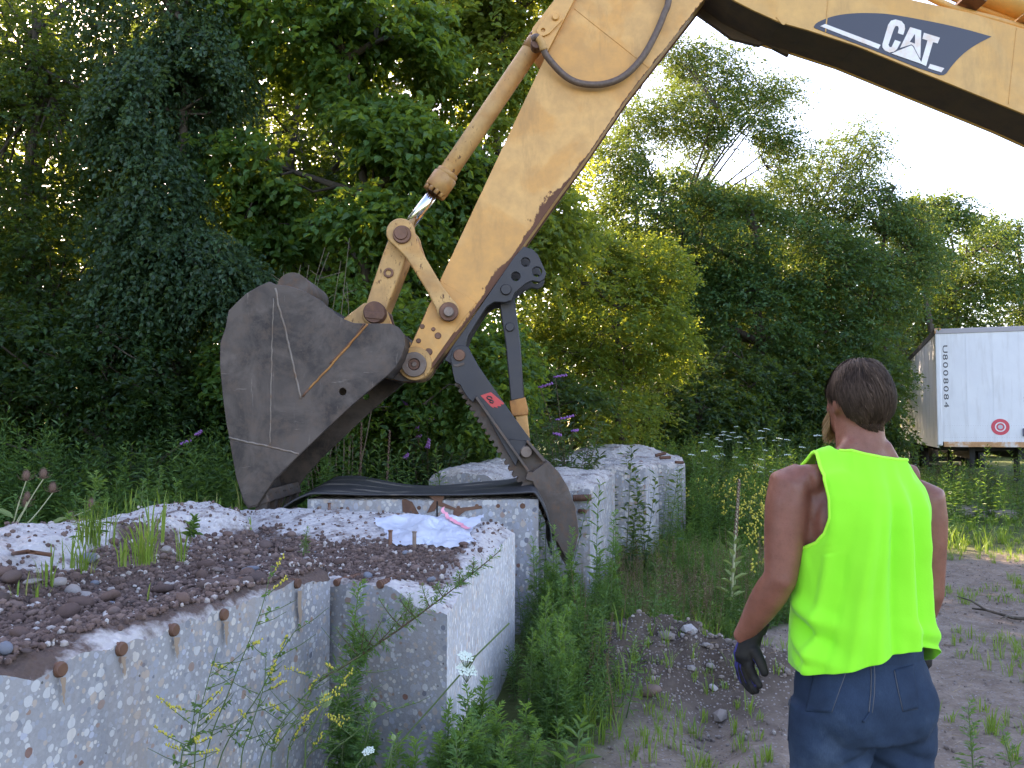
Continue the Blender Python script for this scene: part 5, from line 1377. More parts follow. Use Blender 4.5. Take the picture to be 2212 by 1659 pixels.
cx, cy_ = rn.uniform(-3.1, 0.02, 60000), 1.7 + 4.7 * rn.uniform(0, 1, 60000) ** 1.2
cz, cw, ck = tops(cx, cy_); cr_ = 0.0035 + 0.0145 * rn.random(60000) ** 1.8
ok = (cw > 0) & (np.abs(cx) < cy_ * .66) & (rn.random(60000) < ck * .95 + .05)
gp = np.stack([cx, cy_, cz + cr_ * .3], -1)[ok]; gr = cr_[ok]
gravel_mass('rubble', gp, gr, 'stone_mass', 'fine reddish and white broken rubble covering the slab and corner block tops', 'rubble')
# upright cut bolts cast into the corner block
for px, py, h, m in ((690, 1118, 0.075, 'steel_pin'), (711, 1113, 0.085, 'rust'), (843, 1190, 0.11, 'rust'), (895, 1190, 0.10, 'steel_pin')):
    p = on_slab(px, py, 0.95)
    MB().cyl(p - Vector((0, 0, .03)), p + Vector((0, 0, h)), 0.011, 10, bev=0.002).cyl(p + Vector((0, 0, h)), p + Vector((0, 0, h + .008)), 0.014, 8).build('bolt', M[m], blockB)
# long bar lying half buried at the back of the slab
MB().tube([on_slab(0, 1212) + Vector((0, 0, .03)), on_slab(60, 1203) + Vector((0, 0, .02)), on_slab(110, 1207) + Vector((0, 0, .015))], 0.009, 8).build('dowel', M['rust'], slabA)

# plastic sheet on the corner block
u = np.linspace(0, 1, 70); v = np.linspace(0, 1, 40); UU, VV = np.meshgrid(u, v)
c00, c10, c11, c01 = [ground_at(a, b, 0.965) for a, b in ((858, 1166), (1012, 1166), (1036, 1134), (812, 1138))]
Xs = (c00.x * (1 - UU) + c10.x * UU) * (1 - VV) + (c01.x * (1 - UU) + c11.x * UU) * VV
Ys = (c00.y * (1 - UU) + c10.y * UU) * (1 - VV) + (c01.y * (1 - UU) + c11.y * UU) * VV
Xs = Xs + fbm(UU * 5, VV * 5 + 3, 3) * 0.10; Ys = Ys + fbm(UU * 5 + 9, VV * 5, 3) * 0.14
TZ = np.array([[(top_z(x, y) or (0.95, ''))[0] for x, y in zip(rx, ry)] for rx, ry in zip(Xs, Ys)])
ridge = np.abs(fbm(UU * 3.4 + 1.7 * VV, VV * 2.6, 4)); fold = 0.055 * np.exp(-(((UU - 0.36 - 0.12 * VV) / 0.13) ** 2)) * np.sin(np.clip(VV * 1.1, 0, 1) * math.pi) ** .6 + 0.022 * np.exp(-(((UU - 0.72) / 0.1) ** 2)) * VV + 0.03 * sstep(.6, 1, VV)
edge_ = np.minimum(np.minimum(UU, 1 - UU), np.minimum(VV, 1 - VV))
Zs = TZ + 0.012 + fold + (0.04 * ridge + 0.012 * np.abs(fbm(UU * 11, VV * 9, 3))) * np.clip(edge_ * 12, 0.25, 1)
idx = np.arange(UU.size).reshape(UU.shape)
F = np.stack([idx[:-1, :-1], idx[:-1, 1:], idx[1:, 1:], idx[1:, :-1]], -1).reshape(-1, 4)
SHEET = empty('plastic_sheet', (float(Xs.mean()), float(Ys.mean()), float(TZ.mean())), 'crumpled translucent white plastic sheet with a pink tape lying on the corner block', 'plastic sheet')
np_mesh('film', np.stack([Xs, Ys, Zs], -1).reshape(-1, 3), F, M['plastic_sheet'], SHEET, smooth=True)
pts = []
for k in range(24):
    t = k / 23; jj = int(np.interp(t, [0, .25, 1], [46, 50, 68])); ii = int(np.interp(t, [0, .25, 1], [38, 31, 21]))
    pts.append((Xs[ii, jj], Ys[ii, jj], Zs[ii, jj] + 0.008 + 0.03 * max(0, 1 - t * 5)))
V = []; F = []
for k, p in enumerate(pts):
    V += [(p[0] - .008, p[1] - 0.022, p[2] + .002), (p[0] + .008, p[1] + 0.022, p[2] + 0.008)]
    if k: F.append((2 * k - 2, 2 * k - 1, 2 * k + 1, 2 * k))
np_mesh('pink_tape', V, F, M['plastic_pink'], SHEET, smooth=True)

# rubber mat draped over the square block
nu, nv = 110, 26
u = np.linspace(0, 1, nu + 1); v = np.linspace(0, 1, nv + 1); UU, VV = np.meshgrid(u, v)
s = -1.86 + UU * 2.42                                     # arc length along x
xm = np.where(s < 0.17, s, 0.17 + np.clip(0.13 * np.sin(np.clip((s - 0.17) / 0.3, 0, 1) * math.pi / 2), 0, 0.2))
Ym = 6.715 + VV * 1.0 + fbm(UU * 2 + 4, VV + 1, 2) * 0.08
wave = 0.035 * np.sin(UU * 9 + 0.6) * (0.4 + 0.6 * VV) + 0.05 * np.exp(-((UU - 0.2) / 0.12) ** 2) * VV + 0.075 * np.exp(-((UU - 0.86) / 0.06) ** 2) * (0.2 + VV) + 0.035 * VV
zm = MAT_Z + 0.025 + np.clip(wave, 0.0, 1) * 0.8
zm = np.where(s < -1.55, zm - 1.1 * (s + 1.55) ** 2 - 0.22 * (-1.55 - s), zm)
zm = np.where(s > 0.17, zm - 0.9 * (s - 0.17) ** 1.15 * 1.5, zm)
idx = np.arange(UU.size).reshape(UU.shape)
F = np.stack([idx[:-1, :-1], idx[:-1, 1:], idx[1:, 1:], idx[1:, :-1]], -1).reshape(-1, 4)
mat = np_mesh('rubber_mat', np.stack([xm, Ym, zm], -1).reshape(-1, 3), F, M['rubber_mat'], smooth=True)
sol = mat.modifiers.new('thickness', 'SOLIDIFY'); sol.thickness = 0.014; sol.offset = 1
tag(mat, 'frayed black rubber mat draped over the square block and gripped by the thumb', 'rubber mat')

# spoil heap: broken concrete lumps, and stones strewn over the track
rs2 = random.Random(9)
for k in range(75):
    x, y = rs2.gauss(1.35, 0.42), rs2.gauss(5.6, 0.25)
    r = 0.012 + 0.034 * rs2.random() ** 2.4
    place_stone((x, y, gzf(x, y) + r * 0.3), r, 'pale lump of broken concrete in the spoil heap behind the man', 'pale lumps in the spoil heap', 'stone_pale', 'concrete_lump', 'rubble')
for px, py, r, lab, m in ((1556, 1530, 0.055, 'whitish concrete lump alone on the bare earth below the heap', 'stone_pale'), (1405, 1488, 0.055, 'pointed grey stone at the foot of the spoil heap', 'stone_red'),
                       (1440, 1432, 0.06, 'brown stone lodged in the top of the spoil heap', 'stone_pale'), (1372, 1408, 0.06, 'rounded earth brown stone on the crest of the spoil heap', 'stone_red'), (1490, 1425, 0.07, 'largest pale rock of the spoil heap', 'stone_pale')):
    p = ground_at(px, py, 0.1 if py < 1500 else 0.02)
    place_stone((p.x, p.y, gzf(p.x, p.y) + r * 0.3), r, lab, None, m, name='rock', cat='rock')
pp, rr = [], []
cand = np.stack([rn.uniform(-0.2, 9, 30000), 3.4 + 9.5 * rn.uniform(0, 1, 30000) ** 1.6], -1)
bmk = bare_mask(cand[:, 0], cand[:, 1]); zz = gz(cand[:, 0], cand[:, 1])
for (x, y), b, z in zip(cand, bmk, zz):
    if abs(x) > y * .66 or rn.random() > b * 0.5: continue
    r = 0.003 + 0.014 * rn.random() ** 3; pp.append((x, y, z + r * .2)); rr.append(r)
for k in range(700):
    x, y = rn.normal(1.2, .5), rn.normal(5.6, .3); r = 0.004 + 0.016 * rn.random() ** 2.5; pp.append((x, y, gzf(x, y) + r * .3)); rr.append(r)
gravel_mass('gravel', pp, rr, 'track_mass', 'small stones scattered over the bare earth track and heap', 'gravel')
# ------------------------------------------------------------------ weeds
BLK = [A_C, B_C, [(-1.60, 6.76), (0.207, 6.76), (0.207, 7.72), (-1.60, 7.72)], [(-0.8, 8.3), (0.72, 8.0), (1.13, 9.5), (-0.4, 9.9)], [(0.55, 10.15), (1.55, 10.0), (1.85, 10.9), (0.8, 11.1)], [(0.4, 11.6), (2.31, 11.5), (2.6, 13.2), (0.7, 13.5)]]
def in_quad(C, x, y, grow=0.03):
    c = np.mean(np.array(C), axis=0); inside = np.ones(np.shape(x), bool)
    for i in range(4):
        a, b = np.array(C[i]), np.array(C[(i + 1) % 4]); e = b - a; L = np.linalg.norm(e)
        inside &= ((x - a[0]) * (-e[1]) + (y - a[1]) * e[0]) / L > -grow
    return inside
def free_xy(n, x0, x1, y0, y1, rng, dens=None):
    x, y = rng.uniform(x0, x1, n), rng.uniform(y0, y1, n)
    ok = np.abs(x) < y * 0.66 + 0.8
    for C in BLK: ok &= ~in_quad(C, x, y, 0.06)
    ok &= rng.random(n) > bare_mask(x, y) * 1.25
    ok &= ~((((x - 1.15) / .72) ** 2 + ((y - 5.55) / .52) ** 2 < 1) & (rng.random(n) < .93))      # the fresh spoil heap is bare
    tx = (x - TP.x) * tw.x + (y - TP.y) * tw.y; ty = (x - TP.x) * td.x + (y - TP.y) * td.y
    ok &= ~((tx > -0.1) & (tx < TW + .1) & (ty > 0.6) & (ty < TL))
    if dens is not None: ok &= rng.random(n) < dens(x, y)
    return x[ok], y[ok]
def stems_arrays(b, t, r):
    """thin three sided stems from b to t"""
    n = len(b); d = unit(t - b); a = unit(np.cross(d, np.array([0.3, 1, 0.1]))); c = np.cross(d, a); V = []
    for p, s in ((b, 1.0), (t, .35)):
        for k in range(3):
            an = 2 * math.pi * k / 3; V.append(p + (a * math.cos(an) + c * math.sin(an)) * (r * s)[:, None])
    V = np.stack(V, 1).reshape(-1, 3); base = np.arange(n)[:, None] * 6
    F = np.concatenate([base + np.array([[k, (k + 1) % 3, 3 + (k + 1) % 3, 3 + k]]) for k in range(3)], 0)
    return V, F
def join(parts):
    V = []; F = []; T = []; n = 0
    for v, f, t in parts:
        V.append(v); F.append(f + n); T.append(t); n += len(v)
    return np.concatenate(V), np.concatenate(F), np.concatenate(T)
def herbs(x, y, h, m, lsize, lwidth, rng, z=None, lean=0.12, up=0.5, full=False, taper=0.55, start=0.08, tone=0.0):
    """upright weeds with leaves spiralling up a stem; one array for all"""
    n = len(x); z = gz(x, y) if z is None else z
    b = np.stack([x, y, z], -1); ax = np.stack([rng.normal(0, lean, n), rng.normal(0, lean, n), np.ones(n)], -1) * h[:, None]
    t = start + (1 - start) * (np.arange(m) + rng.uniform(0, 1, (n, m))) / m
    P = b[:, None, :] + ax[:, None, :] * t[..., None]
    an = rng.uniform(0, 6.28, (n, 1)) + np.arange(m)[None] * 2.4 + rng.normal(0, .3, (n, m))
    rad = np.stack([np.cos(an), np.sin(an), np.zeros_like(an)], -1)
    side = (rng.random((n, m)) < .6) * rng.uniform(0, .10, (n, m)) * h[:, None] * (1.1 - t)
    P = P + rad * side[..., None]; P[..., 2] += side * .5
    D = rad * (1 - 0.45 * t)[..., None]; D[..., 2] += up * (t + .1) + rng.normal(0, .2, (n, m)) - .15
    N = np.array([0, 0, 1.0]) + rad * -0.3 + rng.normal(0, .3, (n, m, 3))
    sz = lsize * (1.15 - taper * t) * rng.uniform(.7, 1.25, (n, m)) * (0.75 + .25 * h / h.mean())[:, None]
    V, F, rep = leaf_arrays(P.reshape(-1, 3), D.reshape(-1, 3), N.reshape(-1, 3), sz.reshape(-1), lwidth, full)
    tint = np.repeat(np.clip(rng.normal(.40 + tone, .18, n)[:, None] + .35 * (t - .55) + rng.normal(0, .1, (n, m)), 0, 1).reshape(-1), rep)
    sv, sf = stems_arrays(b, b + ax * .97, np.full(n, .0035) + h * .0015)
    return join([(V, F, tint), (sv, sf, np.full(len(sf), .35))])
def blades(x, y, h, m, w, rng, z=None, spread=.5, rad=.04, tone=0.0):
    """grass: m bent blades for each tuft"""
    n = len(x); z = gz(x, y) if z is None else z
    an = rng.uniform(0, 6.28, (n, m)); r = rng.uniform(0, rad, (n, m))
    b = np.stack([x[:, None] + r * np.cos(an), y[:, None] + r * np.sin(an), np.repeat(z[:, None], m, 1) - .005], -1)
    hh = h[:, None] * rng.uniform(.45, 1.1, (n, m)); sp = spread * rng.uniform(.1, 1.2, (n, m)) * hh
    a2 = an + rng.normal(0, .6, (n, m)); d = np.stack([np.cos(a2), np.sin(a2), 0 * a2], -1)
    s = np.stack([-np.sin(a2), np.cos(a2), 0 * a2], -1) * (w * rng.uniform(.6, 1.3, (n, m)))[..., None]
    rows = []
    for f, k in ((0, .7), (.4, 1.0), (.75, .7), (1.0, .06)):
        p = b + d * (sp * f ** 1.8)[..., None]; p = p + np.array([0, 0, 1.0]) * (hh * (f - .18 * f ** 3))[..., None]
        rows += [p - s * k, p + s * k]
    V = np.stack(rows, 2).reshape(-1, 3); base = np.arange(n * m)[:, None] * 8
    F = np.stack([base + np.array([[2 * k, 2 * k + 1, 2 * k + 3, 2 * k + 2]]) for k in range(3)], 1).reshape(-1, 4)
    tint = np.repeat(np.clip(rng.normal(.42 + tone, .2, n * m), 0, 1), 3)
    return V, F, tint
def stuff(name, arr, mat, label, cat):
    V, F, T = arr
    return tag(np_mesh(name, V, F, M[mat], smooth=False, fattr={'tint': T}), label, cat, None, 'stuff')
rg = np.random.default_rng(77)
def fields(specs, fn, dens=None, **kw):
    out = []
    for (n, x0, x1, y0, y1, h0, h1), e in specs:
        x, y = free_xy(n, x0, x1, y0, y1, rg, dens)
        hs = rg.uniform(h0, h1, len(x)) * (0.8 + .5 * fbm(x * .8, y * .8, 2) * 1.6 + .2)
        out.append(fn(x, y, np.clip(hs, .05, 2), *e, rng=rg, **kw))
    return join(out)
# tall herbs on the bank below the wood and behind the blocks
stuff('undergrowth', fields([((2300, -9, 0.6, 7.8, 11.8, .75, 1.45), (46, .115, .26)), ((520, -6.2, -2.5, 4.4, 8.2, .45, .85), (44, .085, .24)), ((420, -0.6, 3.2, 13.4, 15.2, .6, 1.05), (42, .10, .24)), ((200, -0.6, 0.5, 9.4, 12.0, .5, .9), (42, .10, .24))], herbs),
      'leaf_herb', 'dense dark green herbs covering the bank between the blocks and the wood', 'undergrowth')
stuff('undergrowth', fields([((700, -9, 1.5, 8.5, 12.5, .7, 1.4), (46, .10, .42)), ((260, 2.0, 9, 14.5, 17.5, .6, 1.3), (46, .10, .42)), ((240, 2.4, 4.6, 11.5, 15.0, .4, .9), (40, .08, .4))], herbs, taper=.3),
      'leaf_dark', 'broad leaved dark undergrowth along the foot of the wood', 'undergrowth')
# feathery meadow with flowers in the middle distance
stuff('meadow_weeds', fields([((2100, 1.5, 9.8, 10.5, 17.6, .55, 1.1), (46, .09, .17)), ((900, 1.6, 5.2, 7.0, 11, .18, .42), (40, .06, .17))], herbs, dens=lambda x, y: np.where(x / y < .34, 1.0, .12)),
      'leaf_mugwort', 'fine leaved meadow weeds rising to the wood behind the man', 'meadow weeds')
stuff('weeds', fields([((1400, 0.1, 3.4, 4.4, 9.8, .12, .32), (40, .05, .2)), ((800, 0.05, 2.6, 6.2, 10.0, .14, .36), (40, .05, .18)), ((180, 0.0, 1.2, 4.2, 6.2, .2, .5), (40, .06, .2))], herbs),
      'leaf_herb', 'low tangled green weeds filling the gap between the blocks and the track', 'weeds')
stuff('dry_weeds', fields([((260, 0.9, 2.4, 6.6, 9.3, .25, .55), (34, .03, .35)), ((90, 6.5, 12, 16, 19.5, .2, .5), (34, .04, .35)), ((320, .3, 3.0, 4.6, 8.5, .2, .5), (30, .022, .3))], herbs),
      'leaf_dry', 'reddish brown withered weed stalks among the green ones', 'dry weeds')
# grass
stuff('grass', fields([((2600, 0.2, 4.4, 4.4, 11.0, .12, .34), (9, .0032)), ((900, 4.0, 14, 10.8, 17, .08, .2), (9, .006)), ((500, 1.5, 6, 9.5, 14, .2, .4), (9, .005))], blades),
      'leaf_grass', 'thin pale grass growing along the edges of the track', 'grass')
stuff('grass', fields([((1300, 6.0, 15, 11, 19.5, .08, .24), (9, .007)), ((700, 5.5, 16, 17, 24, .15, .4), (9, .008))], blades, tone=.12),
      'leaf_grass', 'short yellowish grass between the track and the trailer', 'grass')
stuff('weeds', fields([((420, 6.5, 14.5, 16.2, 21.0, .12, .35), (36, .06, .3)), ((26, 8.5, 14, 18, 19.8, .5, .95), (46, .09, .35))], herbs),
      'leaf_mugwort', 'scrubby weeds growing up in front of the trailer', 'weeds')
# sprouts and litter on the bare track
def sparse(n, x0, x1, y0, y1):
    x, y = rg.uniform(x0, x1, n), rg.uniform(y0, y1, n); ok = (bare_mask(x, y) > .4) & (fbm(x * 1.1 + 5, y * 1.1, 2) > .03) & (np.abs(x) < y * .66)
    return x[ok], y[ok]
x, y = sparse(2600, .2, 7.5, 3.4, 12)
stuff('grass', blades(x, y, rg.uniform(.05, .17, len(x)), 11, .003, rg), 'leaf_grass', 'scattered seedling grass on the bare earth of the track', 'grass')
x, y = rg.uniform(0, 6, 1500), rg.uniform(3.6, 10, 1500); ok = (bare_mask(x, y) > .15); x, y = x[ok], y[ok]
an = rg.uniform(0, 6.28, len(x)); b = np.stack([x, y, gz(x, y) + .006], -1); L = rg.uniform(.02, .14, len(x)); t = b + np.stack([np.cos(an) * L, np.sin(an) * L, rg.uniform(0, .02, len(x))], -1)
sv, sf = stems_arrays(b, t, rg.uniform(.001, .0025, len(x)))
stuff('litter', (sv, sf, rg.random(len(sf))), 'leaf_dry', 'dead straw and twigs strewn over the bare earth', 'litter')

# flowers standing in the meadow: one thing for each plant large enough to see
def umbel(mb, c, r, up=Vector((0, 0, 1)), n=16, seed=0):
    rr = random.Random(seed); up = up.normalized(); a = up.orthogonal().normalized(); b = up.cross(a)
    for k in range(n):
        q = math.sqrt((k + .5) / n) * r; t = k * 2.4
        p = c + a * math.cos(t) * q + b * math.sin(t) * q + up * (0.12 * r * math.cos(q / r * 1.4) + rr.uniform(-.05, .05) * r)
        s = r * 0.24
        ring_ = [p + (a * math.cos(w) + b * math.sin(w)) * s * rr.uniform(.7, 1.1) for w in [i * 1.0472 for i in range(6)]]
        mb.add(ring_ + [p + up * s * .5], [(i, (i + 1) % 6, 6) for i in range(6)])
def lace_plant(label, group, x, y, h, heads, seed, r=0.05):
    rr = random.Random(seed); z = gzf(x, y)
    root = empty('wild_carrot', (x, y, z), label, 'wildflower', group)
    st = MB(); fl = MB(); top = Vector((x + rr.uniform(-.08, .08), y, z + h * .55)); st.tube([Vector((x, y, z)), top], [.004, .003], 5)
    for k in range(heads):
        p = Vector((top.x + rr.uniform(-.12, .12), top.y + rr.uniform(-.1, .1), z + h * rr.uniform(.85, 1.05)))
        st.tube([top, top.lerp(p, .5) + Vector((rr.uniform(-.02, .02), 0, 0)), p], [.003, .0025, .002], 5)
        umbel(fl, p, r * rr.uniform(.8, 1.2), Vector((rr.uniform(-.2, .2), -.15, 1)), 12, seed * 7 + k)
    st.build('stem', M['stem_green'], root); fl.build('flower_head', M['flower_white'], root)
    return root
rr = random.Random(3)
k = 0
while k < 28:
    px, py = rr.uniform(1490, 1760), rr.uniform(925, 1010); Y = rr.uniform(11.5, 16.0)
    p = at(px, py, Y)
    h = p.z - gzf(p.x, Y)
    if h < .4 or h > 1.5 or bare_mask(p.x, Y) > .3: continue
    lace_plant('white flowered wild carrot standing in the meadow below the wood', 'white flowers in the meadow', p.x, Y, h, rr.choice((1, 2, 2, 3)), k + 50, .042); k += 1
# yellow flowered haze: single small sprigs
def yellow_sprig(x, y, h, seed):
    r2 = random.Random(seed); z = gzf(x, y)
    root = empty('yellow_wildflower', (x, y, z), 'yellow flowered sprig in the weeds between the mullein and the wood', 'wildflower', 'yellow sprigs in the weeds')
    st = MB(); fl = MB(); p0 = Vector((x, y, z)); p1 = p0 + Vector((r2.uniform(-.1, .1), r2.uniform(-.1, .1), h)); st.tube([p0, p1], [.004, .002], 4)
    for k in range(9):
        q = p0.lerp(p1, r2.uniform(.45, 1)) ; e = q + Vector((r2.uniform(-.16, .16), r2.uniform(-.1, .1), r2.uniform(.02, .14)))
        st.tube([q, e], [.002, .0015], 3, caps=False)
        for j in range(4):
            c = e + Vector((r2.gauss(0, .02), r2.gauss(0, .02), r2.gauss(0, .025))); fl.ellipsoid(c, (.011, .011, .013), 5, 3)
    st.build('stem', M['stem_green'], root); fl.build('blossoms', M['flower_yellow'], root)
for k in range(60):
    x, y = rr.uniform(2.3, 5.2), rr.uniform(7.6, 13.2)
    if bare_mask(x, y) > .2: continue
    yellow_sprig(x, y, rr.uniform(.45, .8), k)
# ------------------------------------------------------------------ the man
from mathutils.bvhtree import BVHTree
MY = 2.45; MX = (1845 - 1106) / FPX * MY
MP = Vector((MX, MY, 0.0)); MROT = math.radians(11)
RM = Matrix.Rotation(MROT, 3, 'Z')
MAN = empty('person', MP, 'man seen from behind in neon yellow green tank top, blue jeans and dark work gloves', 'person')
def bw(x, y, z): return MP + RM @ Vector((x + .018 * min(1, max(0, (z - 1.46) / .09)), y, z))          # body axes: x right, y forward
def ww(x, y, z): return MP + Vector((x, y, z))               # picture aligned axes
def remeshed(mb, name, m, parent, voxel, smooth=6, fac=0.5):
    me = mb.mesh(name); o = bpy.data.objects.new('tmp', me); COL.objects.link(o)
    md = o.modifiers.new('r', 'REMESH'); md.mode = 'VOXEL'; md.voxel_size = voxel; md.use_smooth_shade = True
    if smooth:
        sm = o.modifiers.new('s', 'SMOOTH'); sm.factor = fac; sm.iterations = smooth
    out = bpy.data.meshes.new_from_object(o.evaluated_get(bpy.context.evaluated_depsgraph_get()))
    bpy.data.objects.remove(o); out.name = name
    out.polygons.foreach_set('use_smooth', [True] * len(out.polygons))
    out.materials.clear()
    return link_mesh(name, out, m, parent)
def ering(cx, cy, a, b, z, n=28, f=bw, p=2.0):
    r = []
    for k in range(n):
        t = 2 * math.pi * k / n; c, s = math.cos(t), math.sin(t)
        r.append(f(cx + a * math.copysign(abs(c) ** (2 / p), c), cy + b * math.copysign(abs(s) ** (2 / p), s), z))
    return r
TOR = [(0.80, 0, -.01, .165, .12), (0.92, 0, -.01, .175, .125), (1.02, 0, 0, .168, .125), (1.12, 0, .005, .170, .128), (1.22, 0, .005, .172, .122), (1.32, 0, .002, .178, .113), (1.39, 0, .0, .180, .102), (1.44, 0, -.005, .165, .088), (1.475, .0, -.010, .118, .074), (1.505, .0, -.010, .085, .070), (1.54, .0, -.004, .068, .066), (1.60, 0, .004, .066, .066), (1.64, 0, .012, .066, .068)]
mb = MB()
mb.loft([ering(cx, cy, a, b, z) for z, cx, cy, a, b in TOR])
RR = RM
mb.ellipsoid(bw(0, .012, 1.690), (.077, .094, .103), 24, 16, RR)          # skull
mb.ellipsoid(bw(0, -.020, 1.680), (.074, .078, .085), 20, 14, RR)
mb.ellipsoid(bw(0, .045, 1.625), (.060, .060, .058), 20, 12, RR)          # jaw
mb.ellipsoid(bw(0, .085, 1.598), (.036, .028, .026), 14, 10, RR)          # chin
mb.ellipsoid(bw(0, .100, 1.705), (.055, .016, .012), 14, 8, RR)           # brow
mb.tube([bw(0, .100, 1.700), bw(0, .117, 1.672), bw(0, .108, 1.664)], [.009, .014, .012], 10)   # nose
mb.ellipsoid(bw(0, .095, 1.634), (.026, .012, .009), 12, 8, RR)           # lips
for s in (-1, 1):
    mb.ellipsoid(bw(s * .036, .070, 1.655), (.026, .024, .02), 12, 8, RR) # cheeks
    mb.ellipsoid(bw(s * .079, -.004, 1.672), (.009, .020, .032), 12, 10, RM @ Matrix.Rotation(s * .35, 3, 'Z'))   # ear
    mb.ellipsoid(bw(s * .077, .004, 1.648), (.008, .010, .012), 10, 8, RR)
    mb.tube([bw(s * .045, -.03, 1.555), bw(s * .10, -.026, 1.474), bw(s * .16, -.02, 1.456)], [.026, .034, .046], 12)   # trapezius
    mb.ellipsoid(bw(s * .095, -.062, 1.34), (.065, .036, .085), 16, 10, RR)    # shoulder blade
# arms hang in picture aligned axes
LS, LE, LW = ww(-.196, -.03, 1.442), ww(-.232, -.045, 1.185), ww(-.302, .07, 1.008)
RS, RE, RW = ww(.205, .03, 1.398), ww(.210, .03, 1.13), ww(.182, .13, 0.955)
def arm(S, E, W, up):
    def lp(a, b, t): return a.lerp(b, t)
    mb.tube([S + Vector((up * -.035, 0, .012)), S, lp(S, E, .22), lp(S, E, .5), lp(S, E, .8), E, lp(E, W, .25), lp(E, W, .55), lp(E, W, .85), W, W + (W - E) * .12],
            [.052, .062, .063, .058, .050, .0455, .048, .043, .033, .029, .028], 20)
    mb.ellipsoid(E + Vector((0, -.018, 0)), (.032, .030, .035), 12, 8)
arm(LS, LE, LW, -1); arm(RS, RE, RW, 1)
# legs inside the jeans
for s in (-1, 1):
    mb.tube([bw(s * .09, 0, .84), bw(s * .10, 0, .62), bw(s * .105, .01, .46), bw(s * .11, -.01, .28), bw(s * .115, 0, .09)], [.075, .068, .05, .05, .04], 14)
body = remeshed(mb, 'body', M['skin'], MAN, 0.0075, 7)
# elbow crease etc. come from the mesh itself; beard, eyes
bd = MB()
for k in range(900):
    a = random.uniform(-1.35, 1.35); h = random.random()
    c = Vector((.058 * math.sin(a), .050 + .055 * math.cos(a), 1.606 - .022 * math.cos(a) + .05 * h * (0.4 + abs(a) * .55)))
    n = Vector((math.sin(a), math.cos(a), -.5)); p = bw(*c); q = p + RM @ (n * .016 + Vector((0, 0, -.02))) * random.uniform(.6, 1.3)
    bd.tube([p, q], [.0014, .0004], 3, caps=False)
o = bd.build('beard', M['beard'], MAN); o['kind'] = 'stuff'
for s in (-1, 1):
    e = MB().ellipsoid(bw(s * .033, .088, 1.688), (.012, .012, .012), 12, 8).build('eye', M['eye_white'], MAN)
    MB().ellipsoid(bw(s * .033, .0985, 1.688), (.006, .003, .006), 10, 6, RM).build('pupil', M['eye_dark'], e)

# hair: a close cap and several thousand short locks combed down from the crown
HC = Vector((0, -.004, 1.692))
def cap_pt(th, ph, lift=0.0):
    """th from the crown (0) down, ph round the head; ph = -pi/2 is the back"""
    sn = math.sin(th) if th < 1.57 else max(math.sin(th), .64 + .36 * math.exp(-((th - 1.57) / .50) ** 2))
    d = Vector((sn * math.cos(ph), sn * math.sin(ph), math.cos(th)))
    r = Vector((.083, .104 if d.y > 0 else .099, .1045)) + Vector((lift,) * 3)
    return HC + Vector((d.x * r.x, d.y * r.y, d.z * r.z)), d
def hairline(ph):
    back = math.cos((ph + math.pi / 2))             # 1 at the back, -1 at the front
    return 2.72 * max(0, (back - .25) / .75) ** .5 + 1.42 * min(1, max(0, 1 - max(0, (back - .25) / .75) ** .5)) if back > .25 else 1.42 - 0.45 * max(0, -back) ** 1.5
nth, nph = 26, 56; V = []; F = []
for i in range(nth + 1):
    for j in range(nph):
        ph = 2 * math.pi * j / nph; th = min(hairline(ph) * i / nth, 2.30)
        p, d = cap_pt(th, ph); k = 1.0
        if th > 1.45: k = 1.0                 # nape draws in
        p = HC + Vector(((p - HC).x * k, (p - HC).y * k, (p - HC).z))
        V.append(bw(*p))
for i in range(nth):
    for j in range(nph): F.append((i * nph + j, (i + 1) * nph + j, (i + 1) * nph + (j + 1) % nph, i * nph + (j + 1) % nph))
MB().add(V, F, True).build('hair_cap', M['hair_scalp'], MAN)
rh = np.random.default_rng(4); V = []; F = []; T = []
NS = 11000
for k in range(NS):
    ph = rh.uniform(0, 2 * math.pi); hl = hairline(ph); th = hl * math.sqrt(rh.uniform(0.0, 1.0)); 
    tn = 0.0 if th < 1.6 else min(1, (th - 1.6) / .8)
    L = (0.038 - 0.032 * tn) * rh.uniform(.7, 1.3)
    lift = rh.uniform(0.001, 0.006) * (1 - .6 * tn)
    clump = float(vnoise(ph * 4.5, th * 3 + 3)); sw = (clump - .5) * 1.1 + 0.35
    pts = []
    for q in range(4):
        t = q / 3; th2 = th + L * 10.5 * t; ph2 = ph + sw * .22 * t + rh.normal(0, .012)
        p, d = cap_pt(th2, ph2, lift * math.sin(min(1, t * 1.3 + .15) * 2.2) + .0035 * clump + 0.006 * (clump - .4) * t); kk = 1.0
        if th2 > 1.45: kk = 1.0
        p = HC + Vector(((p - HC).x * kk, (p - HC).y * kk, (p - HC).z)); pts.append(bw(*p))
    s = (pts[-1] - pts[0]).cross(pts[0] - bw(*HC)); s = s.normalized() * (.0013 if s.length > 0 else 0); b = len(V)
    for q, p in enumerate(pts): w = (1, 1, .8, .15)[q]; V += [p - s * w, p + s * w]
    for q in range(3): F.append((b + 2 * q, b + 2 * q + 1, b + 2 * q + 3, b + 2 * q + 2))
    crown_tone = min(1, max(0, 1 - th / 1.3)); tc_ = .14 + .36 * crown_tone + .55 * (clump - .4) + rh.normal(0, .14) + .22 * tn  # strands get paler towards the crown
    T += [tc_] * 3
hr = np_mesh('hair', np.array([list(v) for v in V]), np.array(F), M['hair'], MAN, smooth=True, fattr={'tint': np.clip(T, 0, 1)}); hr['kind'] = 'stuff'

